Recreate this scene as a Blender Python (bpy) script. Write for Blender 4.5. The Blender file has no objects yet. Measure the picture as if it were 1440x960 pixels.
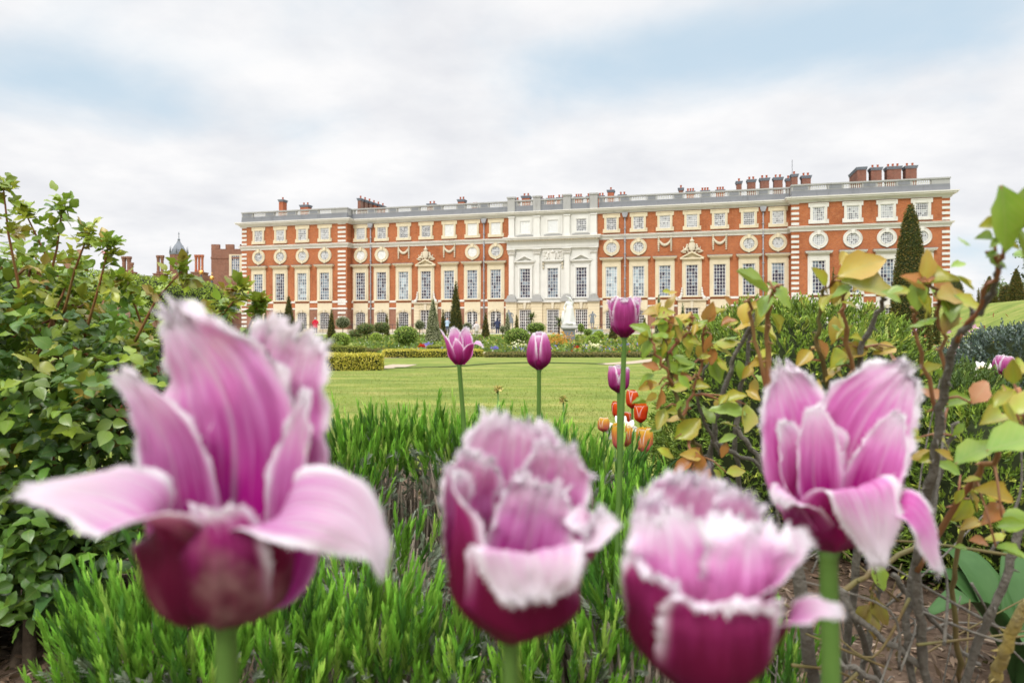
import bpy, math, random
import numpy as np
from mathutils import Vector, Matrix, noise as mnoise

random.seed(7)
rng = np.random.default_rng(7)
PI = math.pi
sc = bpy.context.scene
col = sc.collection

# ------------------------------------------------------------------ camera, sky, sun, exposure
CAM_H = 1.15
cam = bpy.data.cameras.new('camera')
camo = bpy.data.objects.new('camera', cam)
col.objects.link(camo)
camo.location = (0, 0, CAM_H)
camo.rotation_euler = (PI / 2, 0, 0)
cam.sensor_width = 36.0
cam.lens = 24.0
cam.shift_y = -13.0 / 1440.0
cam.clip_start = 0.02
cam.clip_end = 3000
cam.dof.use_dof = True
cam.dof.focus_distance = 2.6
cam.dof.aperture_fstop = 7.5
cam.dof.aperture_blades = 9
sc.camera = camo

SUN_EL, SUN_AZ = math.radians(43), math.radians(202)     # azimuth measured from +Y, clockwise
w = bpy.data.worlds.new('World')
sc.world = w
w.use_nodes = True
nt = w.node_tree
nt.nodes.clear()


def nd(t, k, **kw):
    n = t.nodes.new(k)
    for a, b in kw.items():
        setattr(n, a, b)
    return n


def lk(t, a, b):
    t.links.new(a, b)


def mth(t, op, a, b=None, clamp=False):
    n = nd(t, 'ShaderNodeMath', operation=op, use_clamp=clamp)
    for i, v in enumerate((a, b)):
        if v is None:
            continue
        if isinstance(v, (int, float)):
            n.inputs[i].default_value = v
        else:
            lk(t, v, n.inputs[i])
    return n.outputs[0]


def mixc(t, f, a, b, mode='MIX'):
    n = nd(t, 'ShaderNodeMix', data_type='RGBA', blend_type=mode)
    for i, v in ((0, f), (6, a), (7, b)):
        if isinstance(v, (int, float)):
            n.inputs[i].default_value = v
        elif isinstance(v, (tuple, list)):
            n.inputs[i].default_value = (*v, 1) if len(v) == 3 else v
        else:
            lk(t, v, n.inputs[i])
    return n.outputs[2]


def ramp(t, f, stops):
    n = nd(t, 'ShaderNodeValToRGB')
    e = n.color_ramp.elements
    while len(e) < len(stops):
        e.new(0.5)
    for el, (p, c) in zip(e, stops):
        el.position = p
        el.color = (c, c, c, 1) if isinstance(c, (int, float)) else (*c, 1)
    lk(t, f, n.inputs[0])
    return n.outputs[0]


def sm(t, v, a, b):
    n = nd(t, 'ShaderNodeMapRange', interpolation_type='SMOOTHSTEP')
    lk(t, v, n.inputs[0])
    n.inputs[1].default_value, n.inputs[2].default_value = a, b
    return n.outputs[0]


sky = nd(nt, 'ShaderNodeTexSky', sky_type='NISHITA')
sky.sun_disc = False
sky.sun_elevation = SUN_EL
sky.sun_rotation = SUN_AZ
tc = nd(nt, 'ShaderNodeTexCoord')
sep = nd(nt, 'ShaderNodeSeparateXYZ')
lk(nt, tc.outputs['Generated'], sep.inputs[0])
zc = mth(nt, 'MAXIMUM', sep.outputs[2], 0.0)
den = mth(nt, 'ADD', zc, 0.22)
cx_ = mth(nt, 'DIVIDE', sep.outputs[0], den)
cy_ = mth(nt, 'DIVIDE', sep.outputs[1], den)
cmb = nd(nt, 'ShaderNodeCombineXYZ')
lk(nt, cx_, cmb.inputs[0]); lk(nt, cy_, cmb.inputs[1])
cmb.inputs[2].default_value = 3.7
n1 = nd(nt, 'ShaderNodeTexNoise')
n1.inputs['Scale'].default_value = 0.95
n1.inputs['Detail'].default_value = 9
n1.inputs['Roughness'].default_value = 0.52
n1.inputs['Distortion'].default_value = 0.35
lk(nt, cmb.outputs[0], n1.inputs['Vector'])
n2 = nd(nt, 'ShaderNodeTexNoise')
n2.inputs['Scale'].default_value = 2.9
n2.inputs['Detail'].default_value = 8
n2.inputs['Roughness'].default_value = 0.55
lk(nt, cmb.outputs[0], n2.inputs['Vector'])


def blob(px, py, sx, sy):
    """Smooth opening in the cloud round the sky direction seen at (px, py)."""
    d = Vector(((px - 720) / 960, 1, (467 - py) / 960)).normalized()
    dx = mth(nt, 'SUBTRACT', sep.outputs[0], d.x)
    dz = mth(nt, 'SUBTRACT', sep.outputs[2], d.z)
    a = mth(nt, 'POWER', mth(nt, 'DIVIDE', dx, sx), 2.0)
    b = mth(nt, 'POWER', mth(nt, 'DIVIDE', dz, sz_ := sy), 2.0)
    return mth(nt, 'EXPONENT', mth(nt, 'MULTIPLY', mth(nt, 'ADD', a, b), -1.0))


op = mth(nt, 'ADD', blob(920, 75, 0.26, 0.07), mth(nt, 'MULTIPLY', blob(190, 150, 0.24, 0.05), .85))
op = mth(nt, 'ADD', op, blob(1330, 20, 0.2, 0.06))
gap = mth(nt, 'ADD', mth(nt, 'MULTIPLY', op, 0.55), mth(nt, 'MULTIPLY', mth(nt, 'SUBTRACT', n1.outputs[0], 0.5), 2.3))
gap = sm(nt, gap, 0.10, 0.80)
cloudshade = ramp(nt, n2.outputs[0], [(0.32, (7.75, 7.85, 8.2)), (0.5, (8.6, 8.65, 8.85)), (0.66, (9.4, 9.35, 9.4))])
skyb = mixc(nt, 0.78, sky.outputs[0], (6.5, 8.0, 9.1))
skycol = mixc(nt, gap, cloudshade, skyb)
zen = mth(nt, 'ADD', 1.0, mth(nt, 'MULTIPLY', sm(nt, sep.outputs[2], 0.46, 0.85), 2.5))  # sky overhead, out of view, brightened to add top light on the petals
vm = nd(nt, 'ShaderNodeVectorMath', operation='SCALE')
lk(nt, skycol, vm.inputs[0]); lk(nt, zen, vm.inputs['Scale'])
bg = nd(nt, 'ShaderNodeBackground')
bg.inputs[1].default_value = 0.080
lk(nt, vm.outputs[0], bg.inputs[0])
wo = nd(nt, 'ShaderNodeOutputWorld')
lk(nt, bg.outputs[0], wo.inputs[0])

sl = bpy.data.lights.new('sun', 'SUN')
sl.energy = 1.5
sl.angle = math.radians(14)
sl.color = (1.0, 0.96, 0.9)
so = bpy.data.objects.new('sun', sl)
col.objects.link(so)
_d = Vector((math.sin(SUN_AZ) * math.cos(SUN_EL), math.cos(SUN_AZ) * math.cos(SUN_EL), math.sin(SUN_EL)))
so.rotation_euler = (-_d).to_track_quat('-Z', 'Y').to_euler()

sc.view_settings.view_transform = 'Standard'
sc.view_settings.look = 'None'
sc.view_settings.exposure = 0.40
sc.view_settings.gamma = 1.0
sc.view_settings.use_curve_mapping = False
sc.cycles.use_denoising = True
sc.cycles.max_bounces = 8
sc.cycles.transparent_max_bounces = 8

# ------------------------------------------------------------------ helpers


def at(px, py, Y):
    return Vector(((px - 720) / 960 * Y, Y, CAM_H + (467 - py) / 960 * Y))


def tag(o, label=None, cat=None, group=None, kind=None):
    if label: o['label'] = label
    if cat: o['category'] = cat
    if group: o['group'] = group
    if kind: o['kind'] = kind
    return o


def empty(name, loc, rz=0, parent=None):
    o = bpy.data.objects.new(name, None)
    o.empty_display_size = 0.1
    col.objects.link(o)
    o.location = loc
    o.rotation_euler = (0, 0, rz)
    o.parent = parent
    return o


def ob(name, me, parent=None, loc=None, rz=None):
    o = bpy.data.objects.new(name, me)
    col.objects.link(o)
    o.parent = parent
    if loc is not None: o.location = loc
    if rz is not None: o.rotation_euler = (0, 0, rz)
    return o


def tree_copy(o, loc=None, parent=None):
    c = o.copy()
    col.objects.link(c)
    c.parent = parent
    if loc is not None: c.location = loc
    for ch in list(o.children):
        tree_copy(ch, None, c)
    return c


class MB:
    """Collects polygons, then links them as one mesh."""

    def __init__(s):
        s.v, s.f, s.m, s.sm = [], [], [], []

    def add(s, vs, fs, mi=0, smooth=False, M=None):
        b = len(s.v)
        if M is not None:
            vs = [M @ Vector(p) for p in vs]
        s.v += [tuple(p) for p in vs]
        s.f += [tuple(b + i for i in f) for f in fs]
        s.m += [mi] * len(fs)
        s.sm += [smooth] * len(fs)

    def box(s, x0, x1, y0, y1, z0, z1, mi=0, M=None):
        vs = [(x, y, z) for z in (z0, z1) for y in (y0, y1) for x in (x0, x1)]
        s.add(vs, [(0, 2, 3, 1), (4, 5, 7, 6), (0, 1, 5, 4), (2, 6, 7, 3), (0, 4, 6, 2), (1, 3, 7, 5)], mi, False, M)

    def prism(s, poly, y0, y1, mi=0, M=None):
        """poly in x,z (counter-clockwise seen from -y), extruded y0 -> y1."""
        n = len(poly)
        vs = [(x, y0, z) for x, z in poly] + [(x, y1, z) for x, z in poly]
        fs = [tuple(range(n)), tuple(range(2 * n - 1, n - 1, -1))]
        fs += [(i, i + n, (i + 1) % n + n, (i + 1) % n) for i in range(n)]
        s.add(vs, fs, mi, False, M)

    def lathe(s, prof, n=12, mi=0, c=(0, 0, 0), smooth=True, M=None, sx=1, sy=1):
        vs, fs = [], []
        for r, z in prof:
            for k in range(n):
                a = 2 * PI * k / n
                vs.append((c[0] + r * sx * math.cos(a), c[1] + r * sy * math.sin(a), c[2] + z))
        m = len(prof)
        for i in range(m - 1):
            for k in range(n):
                fs.append((i * n + k, i * n + (k + 1) % n, (i + 1) * n + (k + 1) % n, (i + 1) * n + k))
        fs.append(tuple(range(n - 1, -1, -1)))
        fs.append(tuple((m - 1) * n + k for k in range(n)))
        s.add(vs, fs, mi, smooth, M)

    def tube(s, pts, rad, n=6, mi=0, smooth=True):
        pts = [Vector(p) for p in pts]
        if not hasattr(rad, '__len__'): rad = [rad] * len(pts)
        vs, fs = [], []
        up = Vector((0.13, 0.27, 0.95))
        for i, p in enumerate(pts):
            t = (pts[min(i + 1, len(pts) - 1)] - pts[max(i - 1, 0)])
            if t.length < 1e-9: t = Vector((0, 0, 1))
            t.normalize()
            a = t.cross(up)
            if a.length < 0.05: a = t.cross(Vector((1, 0, 0)))
            a.normalize()
            b = t.cross(a)
            for k in range(n):
                q = 2 * PI * k / n
                vs.append(p + (a * math.cos(q) + b * math.sin(q)) * rad[i])
        for i in range(len(pts) - 1):
            for k in range(n):
                fs.append((i * n + k, i * n + (k + 1) % n, (i + 1) * n + (k + 1) % n, (i + 1) * n + k))
        fs.append(tuple(range(n - 1, -1, -1)))
        fs.append(tuple((len(pts) - 1) * n + k for k in range(n)))
        s.add(vs, fs, mi, smooth)

    def ball(s, c, r, n=8, mi=0, sc_=(1, 1, 1)):
        prof = []
        for i in range(1, n):
            a = -PI / 2 + PI * i / n
            prof.append((r * math.cos(a), r * math.sin(a) * sc_[2]))
        s.lathe([(0.02 * r, -r * sc_[2])] + prof + [(0.02 * r, r * sc_[2])], max(8, n), mi, c, True, None, sc_[0], sc_[1])

    def mesh(s, name, mats):
        me = bpy.data.meshes.new(name)
        me.from_pydata(s.v, [], s.f)
        for m in (mats if isinstance(mats, (list, tuple)) else [mats]):
            me.materials.append(m)
        me.polygons.foreach_set('material_index', s.m)
        me.polygons.foreach_set('use_smooth', s.sm)
        me.update()
        return me

    def build(s, name, mats, parent=None, loc=None, rz=None):
        return ob(name, s.mesh(name, mats), parent, loc, rz)


def np_mesh(name, V, F, mats, tint=None, uv=None, midx=None, smooth=False):
    """V (n,3), F (m,4) quads, tint per vertex (n,3), uv per vertex (n,2)."""
    me = bpy.data.meshes.new(name)
    V = np.asarray(V, dtype=np.float32); F = np.asarray(F, dtype=np.int32)
    n, m = len(V), len(F)
    me.vertices.add(n); me.vertices.foreach_set('co', V.ravel())
    me.loops.add(m * 4); me.loops.foreach_set('vertex_index', F.ravel())
    me.polygons.add(m)
    me.polygons.foreach_set('loop_start', np.arange(0, m * 4, 4, dtype=np.int32))
    me.polygons.foreach_set('loop_total', np.full(m, 4, dtype=np.int32))
    if smooth: me.polygons.foreach_set('use_smooth', np.ones(m, dtype=bool))
    for mm in (mats if isinstance(mats, (list, tuple)) else [mats]):
        me.materials.append(mm)
    if midx is not None: me.polygons.foreach_set('material_index', np.asarray(midx, dtype=np.int32))
    if tint is not None:
        a = me.color_attributes.new('tint', 'FLOAT_COLOR', 'POINT')
        c = np.ones((n, 4), dtype=np.float32); c[:, :3] = tint
        a.data.foreach_set('color', c.ravel())
    if uv is not None:
        u = me.uv_layers.new(name='UVMap')
        u.data.foreach_set('uv', np.asarray(uv, dtype=np.float32)[F.ravel()].ravel())
    me.update(calc_edges=True)
    return me


def nrm(a):
    return a / np.maximum(np.linalg.norm(a, axis=-1, keepdims=True), 1e-9)


def leaf_template(kind):
    """Local verts: x across (-.5...5), y along 0..1, z normal; quads."""
    if kind == 'quad':
        return np.array([(-.5, 0, 0), (.5, 0, 0), (.5, 1, 0), (-.5, 1, 0)], float), np.array([(0, 1, 2, 3)])
    if kind == 'diamond':
        return np.array([(0, 0, 0), (.5, .45, .08), (0, 1, 0), (-.5, .45, .08)], float), np.array([(0, 1, 2, 3)])
    if kind == 'blade':
        t = np.array([0, .35, .7, 1.0]); wd = np.array([.7, 1.0, .85, .12]) * .5; bend = np.array([0, .015, .05, .11])
        V = []
        for a, b, c in zip(t, wd, bend): V += [(-b, a, -c), (b, a, -c)]
        return np.array(V, float), np.array([(2 * i, 2 * i + 1, 2 * i + 3, 2 * i + 2) for i in range(3)])
    # broad leaf, folded along the midrib, curling in one of several ways
    fold, droop, side = {'leaf': (.16, .20, 0), 'leaf1': (.42, .10, .10), 'leaf2': (.06, .55, -.12), 'leaf3': (.30, -.22, .05), 'leaf4': (-.10, .34, .14)}[kind]
    t = np.array([0, .12, .3, .5, .7, .87, 1.0])
    wd = np.array([.05, .55, .95, .98, .70, .30, .02]) * .5
    V, F = [], []
    for i, (a, b) in enumerate(zip(t, wd)):
        dr = -droop * a * a + .05 * a
        zz = fold + (.06 if i % 2 else -.04)
        sx_ = side * a * a; V += [(-b + sx_, a + (.025 if i % 2 else -.015), dr + zz * b * 2), (sx_, a, dr), (b + sx_, a + (.025 if i % 2 else -.015), dr + zz * b * 2 + .04 * (i % 3 - 1))]
    for i in range(len(t) - 1):
        F += [(3 * i, 3 * i + 1, 3 * i + 4, 3 * i + 3), (3 * i + 1, 3 * i + 2, 3 * i + 5, 3 * i + 4)]
    return np.array(V, float), np.array(F)


def leaves(pos, d, up, length, width, tint, kind='leaf'):
    """Arrays for many leaves: returns V, F, T, UV."""
    if kind == 'leaf' and len(pos) > 1:
        g_ = rng.integers(0, 5, len(pos)); length = np.broadcast_to(length, len(pos)); width = np.broadcast_to(width, len(pos))
        return cat_parts([leaves(pos[g_ == q], d[g_ == q], up[g_ == q], length[g_ == q], width[g_ == q], np.asarray(tint)[g_ == q], ('leaf0' if q == 0 else 'leaf%d' % q)) for q in range(5) if (g_ == q).any()])
    TV, TF = leaf_template('leaf' if kind == 'leaf0' else kind)
    N, k = len(pos), len(TV)
    y = nrm(d); x = nrm(np.cross(y, up)); z = np.cross(x, y)
    L = np.asarray(length).reshape(-1, 1, 1); W = np.asarray(width).reshape(-1, 1, 1)
    V = pos[:, None] + x[:, None] * TV[None, :, 0:1] * W + y[:, None] * TV[None, :, 1:2] * L + z[:, None] * TV[None, :, 2:3] * (L * .5 + W * .5)
    F = (TF[None] + (np.arange(N) * k)[:, None, None]).reshape(-1, 4)
    T = np.repeat(np.asarray(tint)[:, None], k, axis=1).reshape(-1, 3)
    UV = np.tile(np.stack([TV[:, 0] + .5, TV[:, 1]], 1), (N, 1))
    return V.reshape(-1, 3), F, T, UV


def cat_parts(parts):
    V, F, T, U, b = [], [], [], [], 0
    for v, f, t, u in parts:
        V.append(v); F.append(f + b); T.append(t); U.append(u); b += len(v)
    return np.concatenate(V), np.concatenate(F), np.concatenate(T), np.concatenate(U)


def rdirs(n):
    return nrm(rng.normal(size=(n, 3)))


def pick(cols, n, jit=.15):
    """n colours drawn from a weighted palette [(w, (r,g,b)), ...] with a brightness jitter."""
    ws = np.array([c[0] for c in cols], float); ws /= ws.sum()
    cs = np.array([c[1] for c in cols])
    i = rng.choice(len(cols), n, p=ws)
    return cs[i] * (1 + jit * rng.normal(size=(n, 1))).clip(.4, 1.8)


# ------------------------------------------------------------------ materials
def mat(name):
    m = bpy.data.materials.new(name)
    m.use_nodes = True
    t = m.node_tree
    return m, t, t.nodes['Principled BSDF']


def plain(name, c, rough=.6, spec=.3, metal=0, noise=0, nscale=5, c2=None, bump=0, detail=6):
    m, t, b = mat(name)
    b.inputs['Roughness'].default_value = rough
    b.inputs['Specular IOR Level'].default_value = spec
    b.inputs['Metallic'].default_value = metal
    b.inputs['Base Color'].default_value = (*c, 1)
    if noise or bump:
        g = nd(t, 'ShaderNodeTexCoord')
        n = nd(t, 'ShaderNodeTexNoise')
        n.inputs['Scale'].default_value = nscale
        n.inputs['Detail'].default_value = detail
        n.inputs['Roughness'].default_value = .65
        lk(t, g.outputs['Object'], n.inputs['Vector'])
        if noise:
            f = sm(t, n.outputs[0], .5 - .5 * noise, .5 + .5 * noise) if c2 else n.outputs[0]
            c2_ = c2 or tuple(x * .6 for x in c)
            lk(t, mixc(t, f, c, c2_), b.inputs['Base Color'])
        if bump:
            bp = nd(t, 'ShaderNodeBump')
            bp.inputs['Strength'].default_value = bump
            bp.inputs['Distance'].default_value = .02
            lk(t, n.outputs[0], bp.inputs['Height'])
            lk(t, bp.outputs[0], b.inputs['Normal'])
    return m


def leafmat(name, trans=.3, rough=.42, spec=.35, veins=False):
    m, t, b = mat(name)
    a = nd(t, 'ShaderNodeAttribute', attribute_name='tint')
    c = a.outputs['Color']
    if veins:
        uv = nd(t, 'ShaderNodeUVMap')
        s = nd(t, 'ShaderNodeSeparateXYZ'); lk(t, uv.outputs[0], s.inputs[0])
        off = mth(t, 'ABSOLUTE', mth(t, 'SUBTRACT', s.outputs[0], .5))
        rib = mth(t, 'SUBTRACT', 1.0, sm(t, off, .0, .045))
        v = mth(t, 'SINE', mth(t, 'MULTIPLY', mth(t, 'SUBTRACT', s.outputs[1], mth(t, 'MULTIPLY', off, .8)), 44.0))
        v = mth(t, 'MULTIPLY', sm(t, v, .75, 1.0), .35)
        f = mth(t, 'MAXIMUM', mth(t, 'MULTIPLY', rib, .5), v)
        c = mixc(t, f, c, mixc(t, .5, c, (.42, .40, .14)))
        g = nd(t, 'ShaderNodeTexCoord')
        n = nd(t, 'ShaderNodeTexNoise'); n.inputs['Scale'].default_value = 60
        lk(t, g.outputs['Object'], n.inputs['Vector'])
        c = mixc(t, mth(t, 'MULTIPLY', n.outputs[0], .5), c, mixc(t, 1.0, c, (.55, .6, .5), 'MULTIPLY'))
    lk(t, c, b.inputs['Base Color'])
    b.inputs['Roughness'].default_value = rough
    b.inputs['Specular IOR Level'].default_value = spec
    tr = nd(t, 'ShaderNodeBsdfTranslucent')
    lk(t, mixc(t, .35, c, (.35, .45, .05)), tr.inputs[0])
    mx = nd(t, 'ShaderNodeMixShader'); mx.inputs[0].default_value = trans
    out = t.nodes['Material Output']
    lk(t, b.outputs[0], mx.inputs[1]); lk(t, tr.outputs[0], mx.inputs[2]); lk(t, mx.outputs[0], out.inputs[0])
    return m


def brickmat(name, c1, c2, mortar=(.5, .42, .33), vary=.6):
    m, t, b = mat(name)
    g = nd(t, 'ShaderNodeTexCoord')
    mp = nd(t, 'ShaderNodeMapping'); mp.inputs['Rotation'].default_value = (PI / 2, 0, 0)
    lk(t, g.outputs['Object'], mp.inputs[0])
    br = nd(t, 'ShaderNodeTexBrick')
    br.inputs['Scale'].default_value = 1.0
    br.inputs['Brick Width'].default_value = .24; br.inputs['Row Height'].default_value = .08
    br.inputs['Mortar Size'].default_value = .007; br.inputs['Bias'].default_value = -.1
    br.inputs['Color1'].default_value = (*c1, 1); br.inputs['Color2'].default_value = (*c2, 1); br.inputs['Mortar'].default_value = (*mortar, 1)
    lk(t, mp.outputs[0], br.inputs[0])
    n = nd(t, 'ShaderNodeTexNoise'); n.inputs['Scale'].default_value = .4; n.inputs['Detail'].default_value = 9; n.inputs['Roughness'].default_value = .7
    lk(t, g.outputs['Object'], n.inputs['Vector'])
    n2 = nd(t, 'ShaderNodeTexNoise'); n2.inputs['Scale'].default_value = 4.5; n2.inputs['Detail'].default_value = 5
    lk(t, g.outputs['Object'], n2.inputs['Vector'])
    c = mixc(t, mth(t, 'MULTIPLY', sm(t, n.outputs[0], .45, .75), vary), br.outputs[0], tuple(x * .55 for x in c2))
    c = mixc(t, mth(t, 'MULTIPLY', sm(t, n2.outputs[0], .56, .75), .45), c, (c1[0] * 1.05, c1[1] * 1.7, c1[2] * 2.2))
    mp2 = nd(t, 'ShaderNodeMapping'); mp2.inputs['Scale'].default_value = (2.2, 2.2, .22)
    lk(t, g.outputs['Object'], mp2.inputs[0])
    n3 = nd(t, 'ShaderNodeTexNoise'); n3.inputs['Scale'].default_value = .9; n3.inputs['Detail'].default_value = 8; n3.inputs['Roughness'].default_value = .7
    lk(t, mp2.outputs[0], n3.inputs['Vector'])
    c = mixc(t, mth(t, 'MULTIPLY', sm(t, n3.outputs[0], .54, .74), .55), c, (c2[0] * .42, c2[1] * .5, c2[2] * .6))
    lk(t, c, b.inputs['Base Color'])
    b.inputs['Roughness'].default_value = .85
    b.inputs['Specular IOR Level'].default_value = .15
    return m


def stonemat(name, c, stain=(.16, .14, .11), amt=.35, blocks=0):
    m, t, b = mat(name)
    g = nd(t, 'ShaderNodeTexCoord')
    mp = nd(t, 'ShaderNodeMapping'); mp.inputs['Scale'].default_value = (1, 1, .35)
    lk(t, g.outputs['Object'], mp.inputs[0])
    n = nd(t, 'ShaderNodeTexNoise'); n.inputs['Scale'].default_value = 1.6; n.inputs['Detail'].default_value = 9; n.inputs['Roughness'].default_value = .7
    lk(t, mp.outputs[0], n.inputs['Vector'])
    n2 = nd(t, 'ShaderNodeTexNoise'); n2.inputs['Scale'].default_value = .8; n2.inputs['Detail'].default_value = 3
    lk(t, g.outputs['Object'], n2.inputs['Vector'])
    cc = mixc(t, n2.outputs[0], tuple(x * 1.06 for x in c), tuple(x * .82 for x in c))
    f = mth(t, 'MULTIPLY', sm(t, n.outputs[0], .52, .78), amt)
    cc = mixc(t, f, cc, stain)
    if blocks:
        s = nd(t, 'ShaderNodeSeparateXYZ'); lk(t, g.outputs['Object'], s.inputs[0])
        fr = mth(t, 'FRACT', mth(t, 'DIVIDE', s.outputs[2], blocks))
        gr = mth(t, 'LESS_THAN', mth(t, 'ABSOLUTE', mth(t, 'SUBTRACT', fr, .5)), .06)
        cc = mixc(t, mth(t, 'MULTIPLY', gr, .5), cc, tuple(x * .45 for x in c))
    lk(t, cc, b.inputs['Base Color'])
    b.inputs['Roughness'].default_value = .8
    b.inputs['Specular IOR Level'].default_value = .2
    return m


M = {}
M['brick'] = brickmat('orange_brick', (.43, .13, .044), (.30, .08, .031), (.40, .23, .14))
M['brick_low'] = brickmat('brown_brick', (.30, .13, .08), (.22, .092, .06), (.34, .24, .17))
M['brick_old'] = brickmat('tudor_brick', (.27, .115, .07), (.17, .075, .05), (.3, .22, .17))
M['brick_chim'] = brickmat('chimney_brick', (.26, .10, .065), (.17, .065, .045), (.28, .2, .15))
M['brick_chim_red'] = brickmat('red_chimney_brick', (.45, .12, .05), (.36, .09, .04), (.42, .26, .18))
M['cream'] = stonemat('cream_stone', (.66, .575, .41), amt=.42)
M['white'] = stonemat('white_stone', (.68, .655, .60), amt=.4)
M['whiter'] = stonemat('painted_stone', (.68, .665, .62), amt=.2)
M['rust'] = stonemat('rusticated_stone', (.67, .575, .40), amt=.3, blocks=.42)
M['lead_stone'] = stonemat('weathered_stone', (.38, .375, .36), stain=(.10, .09, .08), amt=.55)
M['greystone'] = stonemat('grey_weathered_stone', (.225, .23, .245), stain=(.10, .10, .11), amt=.7)
M['carving'] = stonemat('carved_stone', (.62, .55, .42), stain=(.10, .08, .06), amt=.55)
M['pot'] = plain('terracotta', (.52, .13, .06), .8, .2, noise=1)
M['lead'] = plain('lead_sheet', (.22, .24, .27), .55, .4, noise=1, nscale=2)
M['pipe'] = plain('lead_pipe', (.36, .36, .38), .55, .4, noise=1, nscale=3)
M['sash'] = plain('white_paint', (.72, .71, .69), .5, .35)
M['slate'] = plain('slate', (.12, .13, .15), .6, .3, noise=1, nscale=1)
M['gold'] = plain('gilding', (.75, .45, .12), .3, .5, metal=.9)
M['marble'] = stonemat('marble', (.72, .71, .68), stain=(.33, .30, .22), amt=.55)
M['iron'] = plain('black_iron', (.03, .03, .035), .5, .4)
M['verdigris'] = plain('verdigris', (.45, .52, .47), .6, .3, noise=1, nscale=4)


def glassmat(name, dx, dz, dark, lightc, prob, blind=False):
    m, t, b = mat(name)
    g = nd(t, 'ShaderNodeTexCoord')
    oi = nd(t, 'ShaderNodeObjectInfo')
    s = nd(t, 'ShaderNodeSeparateXYZ'); lk(t, g.outputs['Object'], s.inputs[0])
    cm = nd(t, 'ShaderNodeCombineXYZ')
    lk(t, mth(t, 'FLOOR', mth(t, 'DIVIDE', s.outputs[0], dx)), cm.inputs[0])
    lk(t, mth(t, 'FLOOR', mth(t, 'DIVIDE', s.outputs[2], dz)), cm.inputs[1])
    lk(t, mth(t, 'MULTIPLY', oi.outputs['Random'], 97.0), cm.inputs[2])
    wn = nd(t, 'ShaderNodeTexWhiteNoise'); lk(t, cm.outputs[0], wn.inputs[0])
    f = sm(t, mth(t, 'ADD', wn.outputs[0], mth(t, 'MULTIPLY', mth(t, 'SUBTRACT', oi.outputs['Random'], .5), .7)), prob - .3, prob + .3)
    c = mixc(t, f, dark, lightc)
    lk(t, c, b.inputs['Base Color'])
    b.inputs['Roughness'].default_value = .12 if not blind else .3
    b.inputs['Specular IOR Level'].default_value = .5
    # old crown glass: every pane tilts a little
    bm = nd(t, 'ShaderNodeBump'); bm.inputs['Strength'].default_value = .25
    n = nd(t, 'ShaderNodeTexNoise'); n.inputs['Scale'].default_value = 1.2
    lk(t, g.outputs['Object'], n.inputs['Vector']); lk(t, n.outputs[0], bm.inputs['Height']); lk(t, bm.outputs[0], b.inputs['Normal'])
    return m


M['glass'] = glassmat('pane_glass', .3625, .439, (.035, .028, .05), (.20, .245, .29), .5)  # bluish reflections are put into the paler panes' base colour
M['glass_pale'] = glassmat('curtained_pane_glass', .3625, .439, (.16, .19, .22), (.42, .50, .54), .4)
M['glass_dark'] = glassmat('dark_pane_glass', .288, .33, (.022, .02, .024), (.10, .075, .07), .7)
M['glass_attic'] = glassmat('attic_pane_glass', .2233, .2667, (.14, .14, .16), (.45, .46, .48), .5)
M['blind'] = glassmat('blind_behind_glass', .2233, .2667, (.72, .73, .73), (.82, .82, .80), .5, True)
M['leaf'] = leafmat('rose_leaf', .26, .34, .55, True)
M['fol'] = leafmat('foliage', .18, .6, .18)
M['needle'] = leafmat('needle', .15, .5, .25)
M['flower'] = leafmat('flower_petal', .3, .5, .2)
M['core'] = plain('inner_twigs', (.035, .045, .018), .9, .05, noise=1, nscale=20)
M['bark'] = plain('bark', (.13, .095, .065), .9, .1, noise=1, nscale=25, bump=.6)
# ------------------------------------------------------------------ the palace
TH = math.radians(14.5)
GZ = .95                                   # level of the terrace the palace stands on


def Zr(z):                                 # height above the eye line -> palace local z
    return z + CAM_H - GZ


def u_of(px, back=0.0):
    """Place along the facade seen at picture column px, on a plane set back from the range front."""
    k = (px - 720) / 960.0
    ox, oy = back * math.sin(TH), 92 + back * math.cos(TH)
    return (k * oy - ox) / (math.cos(TH) + k * math.sin(TH))


def z_of(px, py, back=0.0):
    u = u_of(px, back)
    Y = 92 + back * math.cos(TH) - u * math.sin(TH)
    return (467 - py) / 960 * Y + CAM_H - GZ


pal = empty('palace', (0, 92, GZ), -TH)
tag(pal, 'long orange brick baroque palace with cream stone windows, balustrade and white stone middle', 'palace')
PF = -1.4                                  # pavilion front (local y, minus is towards the garden)
UL0, UL1, UR0, UR1 = -40.88, -23.75, 34.99, 51.84
UC0, UC1 = -.40, 11.51

# walls: upper orange brick, lower brown brick
mb = MB()
zl = Zr(3.36)
for (a, b, f) in ((UL0, UL1, PF), (UL1, UC0, 0), (UC1, UR0, 0), (UR0, UR1, PF)):
    mb.box(a, b, f, 16, zl, Zr(16.0), 0)
    mb.box(a, b, f + .02, 16, 0, zl, 1)
mb.box(UC0, UC1, .1, 16, 0, Zr(16.0), 0)
mb.build('wall', [M['brick'], M['brick_low']], pal)
mb = MB(); mb.box(UL0 + .8, UR1 - .8, 1.2, 15.5, Zr(15.95), Zr(16.35)); mb.build('roof', M['slate'], pal)

# footing
mb = MB()
for (a, b, f) in ((UL0 - .08, UL1 + .08, PF), (UL1 + .08, UC0 - .3, 0), (UC1 + .3, UR0 - .08, 0), (UR0 - .08, UR1 + .08, PF)):
    mb = MB(); mb.box(a, b, f - .1, .3, -.4, .62); mb.build('plinth', M['carving'], pal)


def run(mbx, prof, segs, mi=0):
    """Moulding: prof = [(projection, z0, z1)] swept over facade segments (a, b, front)."""
    for pr, z0, z1 in prof:
        for a, b, f in segs:
            mbx.box(a, b, f - pr, .35, z0, z1, mi)


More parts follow.
